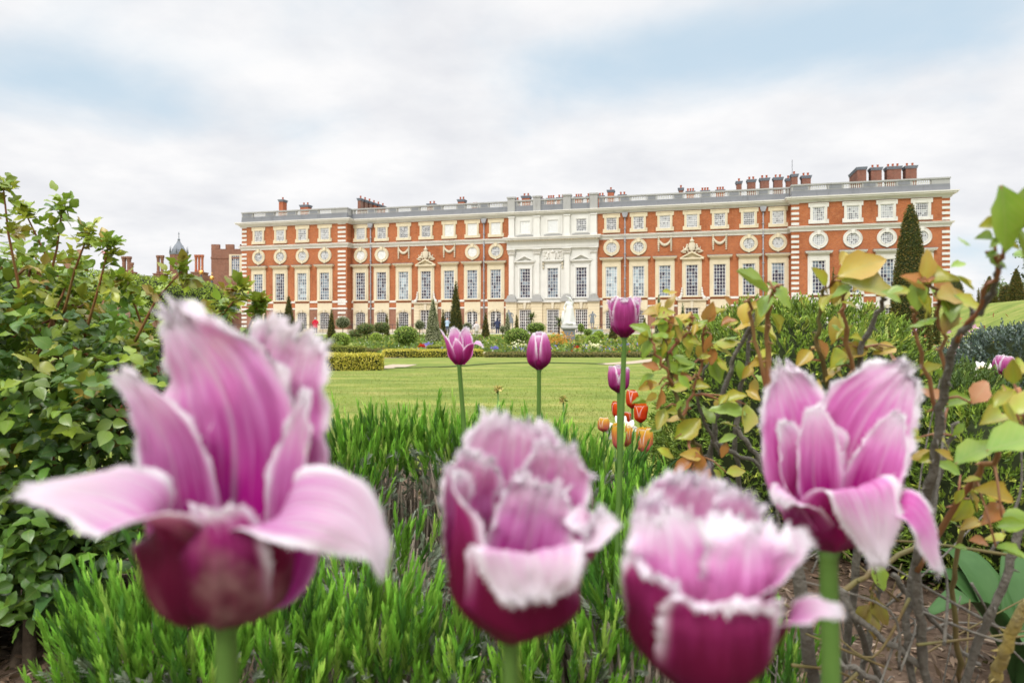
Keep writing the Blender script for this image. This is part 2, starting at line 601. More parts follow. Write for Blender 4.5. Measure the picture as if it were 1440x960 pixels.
def segs(ov):
    return ((UL0 - ov, UL1 + ov, PF), (UL1 + ov, UR0 - ov, 0), (UR0 - ov, UR1 + ov, PF))


mb = MB()
for pr, z0, z1 in ((.18, 15.42, 15.62), (.34, 15.62, 15.78), (.62, 15.78, 15.95), (.74, 15.95, 16.08)):
    run(mb, [(pr, Zr(z0), Zr(z1))], segs(pr))
mb.build('cornice', M['white'], pal)
mb, mb2 = MB(), MB()
for pr, z0, z1 in ((.10, 12.02, 12.2), (.16, 12.2, 12.42), (.34, 12.42, 12.56), (.40, 12.56, 12.63)):
    sg = segs(pr)
    run(mb, [(pr, Zr(z0), Zr(z1))], (sg[0], (sg[1][0], UC0 - .25, 0)))
    run(mb2, [(pr, Zr(z0), Zr(z1))], ((UC1 + .25, sg[1][1], 0), sg[2]))
mb.build('string_course', M['white'], pal); mb2.build('string_course', M['white'], pal)


def bal_run(a, b, f, bays, name='balustrade'):
    m_ = MB()
    z0, z1 = Zr(16.08), Zr(16.92)
    m_.box(a, b, f - .08, f + .45, z0, z0 + .55, 1)
    m_.box(a, b, f - .02, f + .40, z0 + .55, z1, 1)
    m_.box(a - .06, b + .06, f - .1, f + .42, Zr(17.48), Zr(17.66), 0)
    prev = a
    xs = [(p - 1.0, p + 1.0) for p in bays]
    for i, (p, q) in enumerate(xs):
        m_.box(prev, p, f, f + .34, z1, Zr(17.48), 0)
        m_.box(prev + .18, p - .18, f - .03, f, z1 + .08, Zr(17.40), 2) if p - prev > .6 else None
        prev = q
        n = 9
        for k in range(n):
            c = p + (k + .5) * (q - p) / n
            m_.lathe([(.06, 0), (.06, .06), (.04, .10), (.085, .22), (.075, .30), (.04, .42), (.06, .5), (.06, .56)], 7, 3, (c, f + .17, z1))
        m_.box(p, q, f + .02, f + .3, z1 - .02, z1 + .005, 0)
    m_.box(prev, b, f, f + .34, z1, Zr(17.48), 0)
    if f < -1:
        for p, q, e in ((a, a + .34, -1), (b - .34, b, 1)):
            m_.box(p + .005, q - .005, f + .3, .4, z0, Zr(17.47), 0); m_.box(p - .05, q + .05, f + .4, .43, Zr(17.48), Zr(17.66), 0)
            m_.box(min(p, p + e * .07), max(q, q + e * .07), f + .3, .42, z0, z0 + .55, 1)
    return m_.build(name, [M['lead_stone'], M['greystone'], M['greystone'], M['whiter']], pal)


BL = [u_of(x, PF) for x in (364, 394.5, 425.5, 457)]
BRL = [u_of(x) for x in (507.5, 537, 568, 599.5, 632, 664.5, 697.5)]
BC = [u_of(x) for x in (739, 778, 818)]
BRR = [u_of(x) for x in (860, 898, 935, 973, 1012, 1053, 1094)]
BR = [u_of(x, PF) for x in (1151, 1199, 1247, 1296)]
bal_run(UL0, UL1, PF, BL)
bal_run(UL1 + .08, UC0 - .2, 0, BRL)
bal_run(UC0 - .1, UC1 + .1, -.25, BC)
bal_run(UC1 + .2, UR0 - .08, 0, BRR)
bal_run(UR0, UR1, PF, BR)
# pedestals standing up over the middle
for x in (720, 756, 798, 835.5):
    c = u_of(x)
    mb = MB()
    mb.box(c - .5, c + .5, -.5, .3, Zr(16.1), Zr(17.9)); mb.box(c - .6, c + .6, -.6, .38, Zr(17.9), Zr(18.1))
    mb.build('parapet_pedestal', M['lead_stone'], pal)

# quoins: separate long stones up the corners
for (a, b, f, mt) in ((UL0, UL0 + .84, PF, 'white'), (UL1 - 1.42, UL1 - .2, PF, 'white'), (UR0 - .001, UR0 + .84, PF, 'whiter'), (UR1 - .82, UR1 + .001, PF, 'whiter')):
    for lo, hi in ((.95, Zr(11.8)), (Zr(12.8), Zr(15.3))):
        mb = MB()
        z = lo
        while z < hi:
            mb.box(a, b, f - .06, f + .3, z, z + .30)
            z += .62
        mb.build('quoin', M[mt], pal)


# ---- windows
def bars(m_, w, z0, z1, nx, nz, y0, y1, fr=.07, bar=.035, mid=None):
    m_.box(-w / 2, -w / 2 + fr, y0, y1, z0, z1); m_.box(w / 2 - fr, w / 2, y0, y1, z0, z1)
    m_.box(-w / 2 + fr, w / 2 - fr, y0, y1, z0, z0 + fr); m_.box(-w / 2 + fr, w / 2 - fr, y0, y1, z1 - fr, z1)
    for i in range(1, nx):
        x = -w / 2 + w * i / nx
        t = bar if mid != i else .09
        m_.box(x - t / 2, x + t / 2, y0 + .01, y1 - .01, z0 + fr, z1 - fr)
    for j in range(1, nz):
        z = z0 + (z1 - z0) * j / nz
        t = bar if j * 2 != nz or nz < 6 else .07
        m_.box(-w / 2 + fr, w / 2 - fr, y0 + .014, y1 - .014, z - t / 2, z + t / 2)


def frame(m_, w, z0, z1, ow, oz0, oz1, y0, y1, mi=0):
    m_.box(-ow / 2, -w / 2, y0, y1, oz0, oz1, mi); m_.box(w / 2, ow / 2, y0, y1, oz0, oz1, mi)
    m_.box(-w / 2, w / 2, y0, y1, z1, oz1, mi); m_.box(-w / 2, w / 2, y0, y1, oz0, z0, mi)


PARTS = {}


def attic_meshes(stone):
    m_ = MB()
    frame(m_, 1.38, 0, 1.62, 1.86, -.2, 2.0, -.16, .02)
    frame(m_, 1.32, -.02, 1.64, 1.40, -.06, 1.70, -.10, .02)
    for sx in (-1, 1):
        for z in (-.34, 1.62):
            m_.box(sx * 1.0 - .12, sx * 1.0 + .12, -.15, .02, z, z + .5)
    m_.box(-1.08, 1.08, -.26, .02, -.34, -.2)
    m_.box(-.96, .96, -.22, .02, 2.0, 2.1)
    g = MB(); g.box(-.68, .68, -.02, .01, 0, 1.6)
    s = MB(); bars(s, 1.34, 0, 1.6, 6, 6, -.07, -.02)
    return m_.mesh('attic_window', M[stone]), g.mesh('glass', M['glass_attic']), s.mesh('sash', M['sash'])


def round_meshes(stone):
    m_ = MB()
    n = 28
    prof = [(.66, -.02), (.66, -.14), (.74, -.17), (.78, -.13), (.94, -.13), (1.0, -.17), (1.06, -.12), (1.06, .02)]
    vs, fs = [], []
    for k in range(n):
        a = 2 * PI * k / n
        for r, y in prof: vs.append((r * math.cos(a), y, r * math.sin(a)))
    p = len(prof)
    for k in range(n):
        for i in range(p - 1):
            fs.append((k * p + i, k * p + i + 1, ((k + 1) % n) * p + i + 1, ((k + 1) % n) * p + i))
    m_.add(vs, fs, 0, False)
    m_.prism([(-.13, .62), (.13, .62), (.2, 1.14), (-.2, 1.14)], -.28, -.05)
    m_.prism([(-.14, -1.12), (.14, -1.12), (.1, -.68), (-.1, -.68)], -.22, -.05)
    g = MB(); g.prism([(.67 * math.cos(2 * PI * k / 24), .67 * math.sin(2 * PI * k / 24)) for k in range(24)], -.02, .01)
    s = MB()
    for i in range(-2, 3):
        x = i * .23; h = math.sqrt(.66 ** 2 - x * x)
        s.box(x - .02, x + .02, -.06, -.03, -h, h)
        s.box(-h, h, -.055, -.025, x - .02, x + .02)
    return m_.mesh('round_window', M[stone]), g.mesh('glass', M['glass_attic']), s.mesh('sash', M['sash'])


def tall_meshes(stone, head='hood'):
    m_ = MB()
    frame(m_, 1.5, 0, 3.9, 2.0, 0, 4.3, -.2, .02)
    for sx in (-1, 1):
        m_.box(sx * 1.1 - .1, sx * 1.1 + .1, -.12, .02, 0, 4.55)
    m_.box(-1.2, 1.2, -.3, .02, -.16, 0)                       # sill
    if head == 'hood':
        m_.box(-1.1, 1.1, -.16, .02, 4.3, 4.62); m_.box(-1.2, 1.2, -.3, .02, 4.62, 4.78)
        m_.box(-1.42, 1.42, -.52, .02, 4.78, 4.9); m_.box(-1.5, 1.5, -.6, .02, 4.9, 5.0); m_.box(-1.52, 1.52, -.62, .02, 5.0, 5.06, 1)
    else:
        m_.box(-1.1, 1.1, -.16, .02, 4.3, 4.6)
        m_.box(-1.45, 1.45, -.5, .02, 4.6, 4.78)
        pz = 5.6
        m_.prism([(-1.1, 4.8), (1.1, 4.8), (0, 5.45)], -.1, .02)
        m_.prism([(-1.5, 4.78), (-1.2, 4.78), (0, pz - .2), (0, pz)], -.5, .02); m_.prism([(1.2, 4.78), (1.5, 4.78), (0, pz), (0, pz - .2)], -.5, .02)
    g = MB(); g.box(-.73, .73, -.02, .01, 0, 3.95)
    s = MB(); bars(s, 1.45, 0, 3.95, 4, 9, -.08, -.02, .08, .04)
    return m_.mesh('tall_window', [M[stone], M['lead']]), g.mesh('glass', M['glass']), s.mesh('sash', M['sash'])


def arch_meshes(stone, french=False):
    m_ = MB()
    w, H, rise = 1.5, 2.0, .28

    def arc(hw, zs, rs, n=10):
        return [(hw * math.cos(PI * k / n), zs + rs * math.sin(PI * k / n)) for k in range(n + 1)]
    z0 = .1 if french else .62
    for sx in (-1, 1):
        m_.box(min(sx * .75, sx * 1.14), max(sx * .75, sx * 1.14), -.14, .02, z0, 2.86)
    out = [(1.14, 2.86), (1.14, 3.42), (-1.14, 3.42), (-1.14, 2.86)]
    inn = arc(.75, 2.72, .34)
    m_.box(.75, 1.14, -.14, .02, 2.72, 2.86) if False else None
    top = arc(1.14, 2.72, .34 * 1.5)
    n = len(inn)
    # spandrel between arch and lintel line
    vs = [(x, -.14, z) for x, z in inn] + [(x, -.14, 3.42) for x, z in inn] + [(x, .02, z) for x, z in inn]
    fs = [(i, i + 1, n + i + 1, n + i) for i in range(n - 1)] + [(i + 1, i, 2 * n + i, 2 * n + i + 1) for i in range(n - 1)]
    m_.add(vs, fs, 0)
    m_.box(.752, 1.14, -.139, .02, 2.87, 3.42); m_.box(-1.14, -.752, -.139, .02, 2.87, 3.42)
    # arch moulding
    for r0, r1, y in ((.80, .98, -.22), (.98, 1.06, -.28)):
        a0, a1 = arc(r0, 2.74, .36 + (r0 - .8)), arc(r1, 2.74, .36 + (r1 - .8))
        vs = [(x, y, z) for x, z in a0] + [(x, y, z) for x, z in a1] + [(x, -.1, z) for x, z in a0] + [(x, -.1, z) for x, z in a1]
        fs = [(i, i + 1, n + i + 1, n + i) for i in range(n - 1)] + [(2 * n + i, 2 * n + i + 1, i + 1, i) for i in range(n - 1)] + [(n + i, n + i + 1, 3 * n + i + 1, 3 * n + i) for i in range(n - 1)]
        m_.add(vs, fs, 0)
    m_.prism([(-.1, 2.98), (.1, 2.98), (.16, 3.4), (-.16, 3.4)], -.34, -.1, 1)
    m_.box(-1.14, 1.14, -.1, .02, 3.42, 4.34)                   # apron up to the window above
    if not french: m_.box(-1.0, 1.0, -.24, .02, .5, .62)
    g = MB()
    zb = .1 if french else .66
    g.prism([(-.75, zb), (.75, zb)] + arc(.75, 2.72, .34), -.03, .01)
    s = MB()
    nz = 7 if not french else 8
    for i in range(0, 6):
        x = -.72 + 1.44 * i / 5
        t = .06 if i in (0, 5) else .028
        h = 2.72 + .34 * math.sqrt(max(0, 1 - (x / .75) ** 2))
        s.box(x - t / 2, x + t / 2, -.08, -.03, zb, h)
    if french: s.box(-.06, .06, -.09, -.03, zb, 3.05)
    for j in range(nz + 1):
        z = zb + .03 + (3.02 - zb) * j / nz
        hw = .72 if z < 2.72 else .75 * math.sqrt(max(0, 1 - ((z - 2.72) / .34) ** 2))
        if hw > .1: s.box(-hw, hw, -.075, -.035, z - .02, z + .02)
    ok = [(x, z) for x, z in arc(.76, 2.72, .35)]; ik = [(x, z) for x, z in arc(.70, 2.72, .29)]
    vs = [(x, -.08, z) for x, z in ik] + [(x, -.08, z) for x, z in ok]
    s.add(vs, [(i, i + 1, n + i + 1, n + i) for i in range(n - 1)])
    return m_.mesh('french_window' if french else 'arched_window', [M[stone], M['carving']]), g.mesh('glass', M['glass_dark']), s.mesh('sash', M['sash'])


def put(kind, maker, stone, x, y, z, glass=None, **kw):
    key = (kind, stone, tuple(kw.items()))
    if key not in PARTS: PARTS[key] = maker(stone, **kw)
    a, g, s = PARTS[key]
    o = ob(kind, a, pal, (x, y, z))
    go = ob('glass', g, o)
    if glass:
        go.material_slots[0].link = 'OBJECT'; go.material_slots[0].material = M[glass]
    ob('sash', s, o)
    return o


ZA, ZC, ZT, ZG = Zr(13.22), Zr(10.96), Zr(4.58), 0.0
for bays, f, st in ((BL, PF, 'cream'), (BRL, 0, 'cream'), (BRR, 0, 'cream'), (BR, PF, 'white')):
    for i, x in enumerate(bays):
        mid = len(bays) == 7 and i == 3
        put('attic_window', attic_meshes, st, x, f, ZA, 'blind' if (bays is BRL and i > 3) else None)
        if len(bays) == 4 or i in (0, 1, 5, 6):
            put('round_window', round_meshes, st, x, f, ZC, 'blind' if bays is BRL and i in (0, 1, 5) else None)
        put('tall_window', tall_meshes, st, x, f, ZT, 'glass_pale' if (i * 5 + len(bays) + int(abs(x))) % 4 == 0 else None, head='pediment' if mid else 'hood')
        if not mid:
            fr = (bays is BRL and i in (5, 6)) or (bays is BL and i == 1) or (bays is BRR and i in (4,))
            put('french_window' if fr else 'arched_window', arch_meshes, st, x, f, 0, french=fr)

# bands between the storeys: white, brick, white, broken by the aprons
mb = MB()
for bays, a, b, f in ((BL, UL0, UL1, PF), (BRL, UL1, UC0 - .3, 0), (BRR, UC1 + .3, UR0, 0), (BR, UR0, UR1, PF)):
    e = a
    for i, x in enumerate(list(bays) + [None]):
        hw = 1.15 if not (len(bays) == 7 and i == 3) else 1.75
        q = (x - hw) if x is not None else b
        mb = MB(); mb.box(e, q, f - .07, f + .2, Zr(4.18), Zr(4.46)); mb.build('storey_band', M['white'], pal)
        mb = MB(); mb.box(e, q, f - .05, f + .2, Zr(3.26), Zr(3.47)); mb.build('storey_band', M['white'], pal)
        e = x + hw if x is not None else b


# ---- the four downpipes with hopper heads
for x in (522, 681, 879, 1073):
    u = u_of(x)
    mb = MB()
    mb.tube([(u, -.2, .1), (u, -.2, Zr(15.0))], .085, 8)
    z = Zr(.4)
    while z < Zr(15):
        mb.ball((u, -.2, z), .16, 8, 0, (1, 1, .8)); z += 1.62
    mb.prism([(u - .22, Zr(14.8)), (u + .22, Zr(14.8)), (u + .36, Zr(15.2)), (u + .36, Zr(15.4)), (u - .36, Zr(15.4)), (u - .36, Zr(15.2))], -.46, -.02)
    mb.build('downpipe', M['pipe'], pal)


# ---- carved arms over the two pedimented windows, swags beside them
def lumps(m_, pts, mi=0):
    for x, z, r, sx, sz in pts:
        m_.ball((x, -.22, z), r, 7, mi, (sx, .9, sz))


def arms(m_):
    m_.prism([(-.42, .55), (-.3, .12), (0, -.05), (.3, .12), (.42, .55), (.36, 1.0), (0, 1.12), (-.36, 1.0)], -.42, -.05)
    m_.prism([(-.28, .5), (-.2, .2), (0, .08), (.2, .2), (.28, .5), (.24, .85), (-.24, .85)], -.48, -.4)
    m_.lathe([(.22, 1.1), (.26, 1.2), (.3, 1.3), (.18, 1.45), (.07, 1.52), (.1, 1.62), (.02, 1.78)], 9, 0, (0, -.24, 0))
    for s in (-1, 1):
        # supporter: body, chest, head, raised leg, tail
        lumps(m_, [(s * .78, .2, .24, 1.0, .9), (s * .62, .45, .2, .8, 1.3), (s * .56, .78, .15, 1, 1), (s * .98, .1, .16, 1.4, .8), (s * 1.2, -.02, .13, 1.5, .7), (s * .48, .6, .09, 1.6, .7), (s * 1.02, .42, .08, .7, 2.4), (s * .5, .14, .14, .8, 1.4), (s * .92, -.15, .14, 2.2, .6), (s * .35, -.14, .12, 2, .6)])


for bays in (BRL, BRR):
    x = bays[3]
    mb = MB(); arms(mb)
    mb.build('coat_of_arms', M['carving'], pal, (x, 0, ZT + 5.62))
    for k in (2, 4):
        mb = MB()
        for s in (-1, 1):
            for j in range(8):
                mb.ball((s * .78, -.12, .75 - j * .24), .16 - .012 * abs(j - 3) + (.05 if j == 0 else 0), 6, 0, (1, .8, .9))
        for j in range(13):
            q = -1 + 2 * j / 12
            mb.ball((q * .68, -.14, .12 - .55 * (1 - q * q) + .2), .12 + .07 * (1 - q * q), 6, 0, (1, .8, 1))
        mb.build('carved_swag', M['carving'], pal, (bays[k], 0, ZC + .35))
    # stone doorway below and scrolls beside the window
    mb = MB()
    for s in (-1, 1):
        mb.box(min(s * .95, s * 1.72), max(s * .95, s * 1.72), -.34, .02, 0, 4.2)
        mb.box(min(s * .8, s * .95), max(s * .8, s * .95), -.2, .02, 0, 3.3)
    mb.box(-.95, .95, -.3, .02, 3.3, 4.2)
    for q in (-.7, -.35, .35, .7):
        mb.prism([(q * .8 - .12, 3.32), (q * .8 + .12, 3.32), (q * 1.15 + .14, 4.15), (q * 1.15 - .14, 4.15)], -.33, -.3)
    mb.prism([(-.14, 3.25), (.14, 3.25), (.2, 4.18), (-.2, 4.18)], -.48, -.3, 1)
    mb.box(-1.95, 1.95, -.6, .02, 4.2, 4.34, 1)
    for s in (-1, 1):
        for j, (q, z, r) in enumerate(((1.5, 4.52, .22), (1.33, 4.75, .18), (1.26, 5.05, .17), (1.24, 5.4, .14), (1.2, 5.7, .12))):
            mb.ball((s * q, -.3, z), r, 7, 2, (1, .8, 1.1))
    dw = mb.build('stone_doorway', [M['rust'], M['carving'], M['whiter']], pal, (x, 0, 0))
    g = MB(); g.box(-.8, .8, -.03, .01, .1, 3.3); g.build('glass', M['glass_dark'], dw)
    s_ = MB(); bars(s_, 1.6, .1, 3.3, 4, 8, -.09, -.03, .07, .04, 2); s_.build('door_sash', M['sash'], dw)

# ---- the white stone middle
mb = MB()
cxs = [u_of(x) for x in (720.3, 756, 798, 835.5)]
FY = -.15
mb.box(UC0, UC1, FY, .12, Zr(4.0), Zr(15.45), 0)
for c in cxs:
    mb.box(c - .38, c + .38, FY - .32, FY, Zr(12.95), Zr(15.3), 0); mb.box(c - .46, c + .46, FY - .4, FY, Zr(12.63), Zr(12.95), 0); mb.box(c - .46, c + .46, FY - .42, FY, Zr(15.3), Zr(15.45), 0)
    mb.box(c - .37, c + .37, FY - .26, FY, Zr(4.9), Zr(10.3), 0); mb.box(c - .29, c + .29, FY - .34, FY - .26, Zr(5.05), Zr(10.2), 0)
    mb.box(c - .42, c + .42, FY - .36, FY, Zr(10.3), Zr(10.38), 2); mb.box(c - .4, c + .4, FY - .34, FY, Zr(10.38), Zr(10.8), 2); mb.box(c - .5, c + .5, FY - .46, FY, Zr(10.8), Zr(10.98), 2)
    for zz, rr in ((10.5, .4), (10.74, .46)):
        for k in range(6):
            mb.ball((c - rr + 2 * rr * k / 5, FY - .4, Zr(zz)), .09, 5, 2, (1, .8, 1.4))
    mb.box(c - .58, c + .58, FY - .68, FY, Zr(10.98), Zr(11.08), 0)
    mb.prism([(c - .62, Zr(4.4)), (c + .62, Zr(4.4)), (c + .58, Zr(4.6)), (c + .42, Zr(4.92)), (c - .42, Zr(4.92)), (c - .58, Zr(4.6))], FY - .6, FY, 1)
    mb.box(c - .8, c + .8, FY - .8, FY, Zr(4.06), Zr(4.4), 1)
a, b = UC0 - .2, UC1 + .2
for pr, z0, z1 in ((.48, 11.08, 11.3), (.52, 11.3, 11.5), (.46, 11.5, 12.0), (.6, 12.0, 12.1)):
    mb.box(a, b, -pr, .12, Zr(z0), Zr(z1), 0)
n = 34
for k in range(n):                                   # modillions
    c = a + (k + .5) * (b - a) / n
    mb.box(c - .09, c + .09, -1.0, -.6, Zr(12.1), Zr(12.26), 3)
mb.box(a, b, -.66, .12, Zr(12.1), Zr(12.26), 3)
mb.box(a - .3, b + .3, -1.08, .12, Zr(12.26), Zr(12.45), 0); mb.box(a - .4, b + .4, -1.2, .12, Zr(12.45), Zr(12.62), 2)
mb.box(a - .1, b + .1, -.6, .12, Zr(3.95), Zr(4.06), 2)
mb.build('stone_frontispiece', [M['whiter'], M['lead_stone'], M['white'], M['carving']], pal)
mb = MB()
mb.box(UC0, UC1, -.05, .12, 0, Zr(3.95))
for c in cxs:
    mb.box(c - .75, c + .75, -.62, -.05, 0, Zr(3.95))
edges = [UC0] + [q for c in BC for q in (c - .95, c + .95)] + [UC1]
for i in range(0, len(edges), 2):
    mb.box(edges[i], edges[i + 1], -.3, -.05, 0, Zr(3.94))
for c in BC:
    mb.box(c - .95, c + .95, -.3, -.05, 3.32, Zr(3.94))
    for q in (-.8, -.45, .45, .8):
        mb.prism([(c + q * .8 - .12, 3.34), (c + q * .8 + .12, 3.34), (c + q * 1.25 + .15, Zr(3.9)), (c + q * 1.25 - .15, Zr(3.9))], -.36, -.3)
    mb.prism([(c - .12, 3.28), (c + .12, 3.28), (c + .2, Zr(3.95)), (c - .2, Zr(3.95))], -.55, -.3, 1)
mb.build('rusticated_base', [M['rust'], M['carving']], pal)
for i, c in enumerate(BC):
    m_ = MB()
    frame(m_, 1.5, 0, 3.9, 2.0, 0, 4.25, FY - .2, FY); m_.box(-1.25, 1.25, FY - .1, FY, 4.25, 4.75); m_.box(-1.15, 1.15, FY - .2, FY, -.12, 0)
    if i != 1:
        m_.box(-1.45, 1.45, FY - .45, FY, 4.75, 4.92)
        m_.prism([(-1.5, 4.92), (-1.1, 4.92), (0, 5.5), (0, 5.72)], FY - .5, FY); m_.prism([(1.1, 4.92), (1.5, 4.92), (0, 5.72), (0, 5.5)], FY - .5, FY)
        m_.prism([(-1.1, 4.92), (1.1, 4.92), (0, 5.5)], FY - .08, FY)
    else:
        m_.box(-1.45, 1.45, FY - .5, FY, 4.8, 5.0); m_.box(-1.2, 1.2, FY - .35, FY, 4.66, 4.8)
        for s in (-1, 1):
            m_.ball((s * 1.28, FY - .2, 4.5), .16, 7, 1, (1, .8, 1.4)); m_.ball((s * 1.28, FY - .16, 4.0), .12, 7, 1, (1, .8, 1.6))
    o = m_.build('tall_window', [M['whiter'], M['carving']], pal, (c, 0, ZT))
    ob('glass', PARTS[('tall_window', 'cream', (('head', 'hood'),))][1], o, (0, FY, 0)); ob('sash', PARTS[('tall_window', 'cream', (('head', 'hood'),))][2], o, (0, FY, 0))
    m_ = MB(); frame(m_, 1.38, 0, 1.62, 1.9, -.2, 2.0, FY - .16, FY); frame(m_, 1.9, -.2, 2.0, 2.5, -.3, 2.3, FY - .08, FY); m_.box(-1.2, 1.2, FY - .26, FY, -.42, -.3, 1)
    o = m_.build('attic_window', [M['whiter'], M['lead_stone']], pal, (c, 0, ZA))
    A = PARTS[('attic_window', 'cream', ())]
    go = ob('glass', A[1], o, (0, FY, 0)); ob('sash', A[2], o, (0, FY, 0))
    if i < 2:
        go.material_slots[0].link = 'OBJECT'; go.material_slots[0].material = M['blind']
    m_ = MB(); frame(m_, 1.6, .12, 3.2, 1.9, .0, 3.32, -.16, -.04)
    o = m_.build('french_window', M['cream'], pal, (c, 0, 0))
    g = MB(); g.box(-.8, .8, -.09, -.06, .12, 3.2); g.build('glass', M['glass_dark'], o)
    s_ = MB(); bars(s_, 1.6, .12, 3.2, 6, 8, -.14, -.09, .07, .045, 3); s_.build('sash', M['sash'], o)
# royal arms relief: shield, garter, two supporters, crown and mantling
mb = MB()
mb.box(-1.35, 1.35, -.1, 0, -.95, .95)
mb.prism([(-.42, .1), (-.3, -.42), (0, -.6), (.3, -.42), (.42, .1), (.36, .42), (-.36, .42)], -.34, -.1)
mb.lathe([(.26, .45), (.32, .58), (.24, .72), (.08, .78), (.02, .9)], 9, 0, (0, -.2, 0))
r2 = random.Random(4)
for s in (-1, 1):
    for x, z, r, sx, sz in ((.72, .0, .24, .8, 1.5), (.62, .42, .17, 1, 1), (.98, -.3, .16, 1.4, 1), (.55, -.3, .13, .8, 1.6), (1.12, .2, .09, .7, 2.6), (.95, .6, .12, 2, .8), (.85, -.66, .13, 2.6, .7), (.3, -.75, .12, 2, .8)):
        mb.ball((s * x, -.16, z), r, 7, 0, (sx, .7, sz))
    for k in range(16):
        mb.ball((s * r2.uniform(.5, 1.3), -.12, r2.uniform(-.85, .85)), r2.uniform(.05, .1), 5, 0, (1.3, .6, 1))
mb.build('coat_of_arms', M['white'], pal, ((BC[1]), FY, Zr(10.05)))


# ---- chimneys
def chimney(px, wpx, ytop, back, depth=1.1, pots=2, brick='brick_chim', rot=0):
    u = u_of(px, back)
    Y = 92 + back * math.cos(TH) - u * math.sin(TH)
    w_ = wpx / 960 * Y - .22
    zt = z_of(px, ytop, back) - .35
    m_ = MB()
    m_.box(-w_ / 2, w_ / 2, 0, depth, Zr(16.2), zt - .35)
    c = MB()
    c.box(-w_ / 2 - .06, w_ / 2 + .06, -.06, depth + .06, zt - .35, zt - .22); c.box(-w_ / 2 - .1, w_ / 2 + .1, -.1, depth + .1, zt - .22, zt - .1); c.box(-w_ / 2 - .14, w_ / 2 + .14, -.14, depth + .14, zt - .1, zt)
    o = m_.build('chimney', M[brick], pal, (u, back, 0))
    c.build('chimney_cap', M['lead'], o)
    p = MB()
    p.lathe([(.13, 0), (.15, .06), (.12, .1), (.115, .38), (.14, .4), (.14, .45)], 9)
    pm = p.mesh('chimney_pot', M['pot'])
    for k in range(pots):
        ob('chimney_pot', pm, o, (w_ * ((k + .5) / pots - .5), depth / 2, zt))
    return o


RED, DK = 'brick_chim_red', 'brick_chim'
for c in ((395, 8.5, 277.5, 7, 1.1, 1, RED), (427.5, 14, 285, 8, 1.1, 2, RED),
          (606, 13, 283, 6, 1.1, 2, DK), (648, 11, 277, 6, 1.1, 2, RED), (667, 9, 285, 6, 1, 2, RED),
          (725, 10, 278, 6, 1, 2, RED), (739, 13, 272, 8, 1.1, 2, RED), (759, 11, 276, 6, 1, 2, DK), (774, 12, 275, 6, 1, 3, RED), (788, 12, 274, 6, 1, 2, RED), (813, 12, 273, 6, 1, 3, RED),
          (830, 12, 272, 6, 1, 3, RED), (845, 10, 271.5, 6, 1, 2, RED), (858.5, 10.5, 263.5, 8, 1.1, 1, RED), (875, 12, 270, 6, 1, 2, RED),
          (957.5, 8, 260.5, 6, 1, 1, DK), (971, 13, 265, 5, 1, 3, RED), (991.5, 13, 264, 5, 1, 3, RED), (1013, 13, 263, 5, 1, 3, RED),
          (1039.5, 9, 251, 5, 1.1, 1, DK), (1057, 13, 248.5, 5, 1.1, 2, DK), (1075.5, 14, 246.5, 5, 1.1, 2, DK), (1094.5, 14, 245.5, 5, 1.1, 2, DK),
          (1109, 8, 247, 8, 1, 1, DK), (1117.5, 10.5, 241, 5, 1.1, 1, DK), (1134, 14, 243, 5, 1.1, 2, DK),
          (1212, 14, 231, 6, 4.5, 1, DK), (1232.5, 16, 231.5, 6, 1.3, 2, DK), (1257.5, 20.5, 230, 6, 1.3, 3, DK), (1281.5, 16.5, 229, 6, 1.3, 2, DK)):
    chimney(*c)
for k in range(6):
    chimney(505 + k * 6.3, 6.5, 275.5 + k * 2.1, 4.5 + k * 1.2, 1.0, 1, RED if k > 2 else DK)
mb = MB(); u = u_of(1114, 6); mb.tube([(u, 6, Zr(16)), (u, 6, z_of(1114, 225, 6))], .03, 5); mb.build('aerial', M['iron'], pal)

# ------------------------------------------------------------------ the older Tudor court behind
BK = 'brick_old'


def wx(px, Y): return (px - 720) / 960 * Y
def wz(py, Y): return CAM_H + (467 - py) / 960 * Y


TY = 112
tw = empty('tudor_tower', (wx(320, TY), TY, GZ))
tag(tw, 'dark brown Tudor brick tower with battlements at the end of the orange palace', 'tower')
mb = MB()
x0, x1 = wx(297, TY) - tw.location.x, wx(352, TY) - tw.location.x
zt = wz(350, TY) - GZ
mb.box(x0, x1, 0, 9, 0, zt)
mb.box(x0 - .08, x1, -.08, 9, zt - 1.6, zt - 1.35)
k = 0
xx = x0
while xx < x1:
    mb.box(xx, min(xx + 1.3, x1), -.02, .5, zt + .002, zt + .75)
    xx += 2.35
mb.build('wall', M[BK], tw)
for py, h in ((373, 27), (429, 18)):
    o = MB()
    wx_ = wx(331.5, TY) - tw.location.x; zc = wz(py, TY) - GZ; hh = h / 2 / 960 * TY
    for s in (-1, 1): o.box(wx_ + s * .85 - .2, wx_ + s * .85 + .2, -.12, .02, zc - hh - .2, zc + hh + .2)
    o.box(wx_ - .65, wx_ + .65, -.12, .02, zc + hh, zc + hh + .2); o.box(wx_ - .65, wx_ + .65, -.14, .02, zc - hh - .2, zc - hh)
    p = o.build('window', M['cream'], tw)
    g = MB(); g.box(wx_ - .65, wx_ + .65, -.02, .01, zc - hh, zc + hh); g.build('glass', M['glass'], p)
    s_ = MB()
    for i in range(5): s_.box(wx_ - .65 + .325 * i - .03, wx_ - .65 + .325 * i + .03, -.06, -.02, zc - hh, zc + hh)
    for j in range(8): s_.box(wx_ - .65, wx_ + .65, -.055, -.025, zc - hh + j * hh / 3.5 - .02, zc - hh + j * hh / 3.5 + .02)
    s_.build('sash', M['sash'], p)

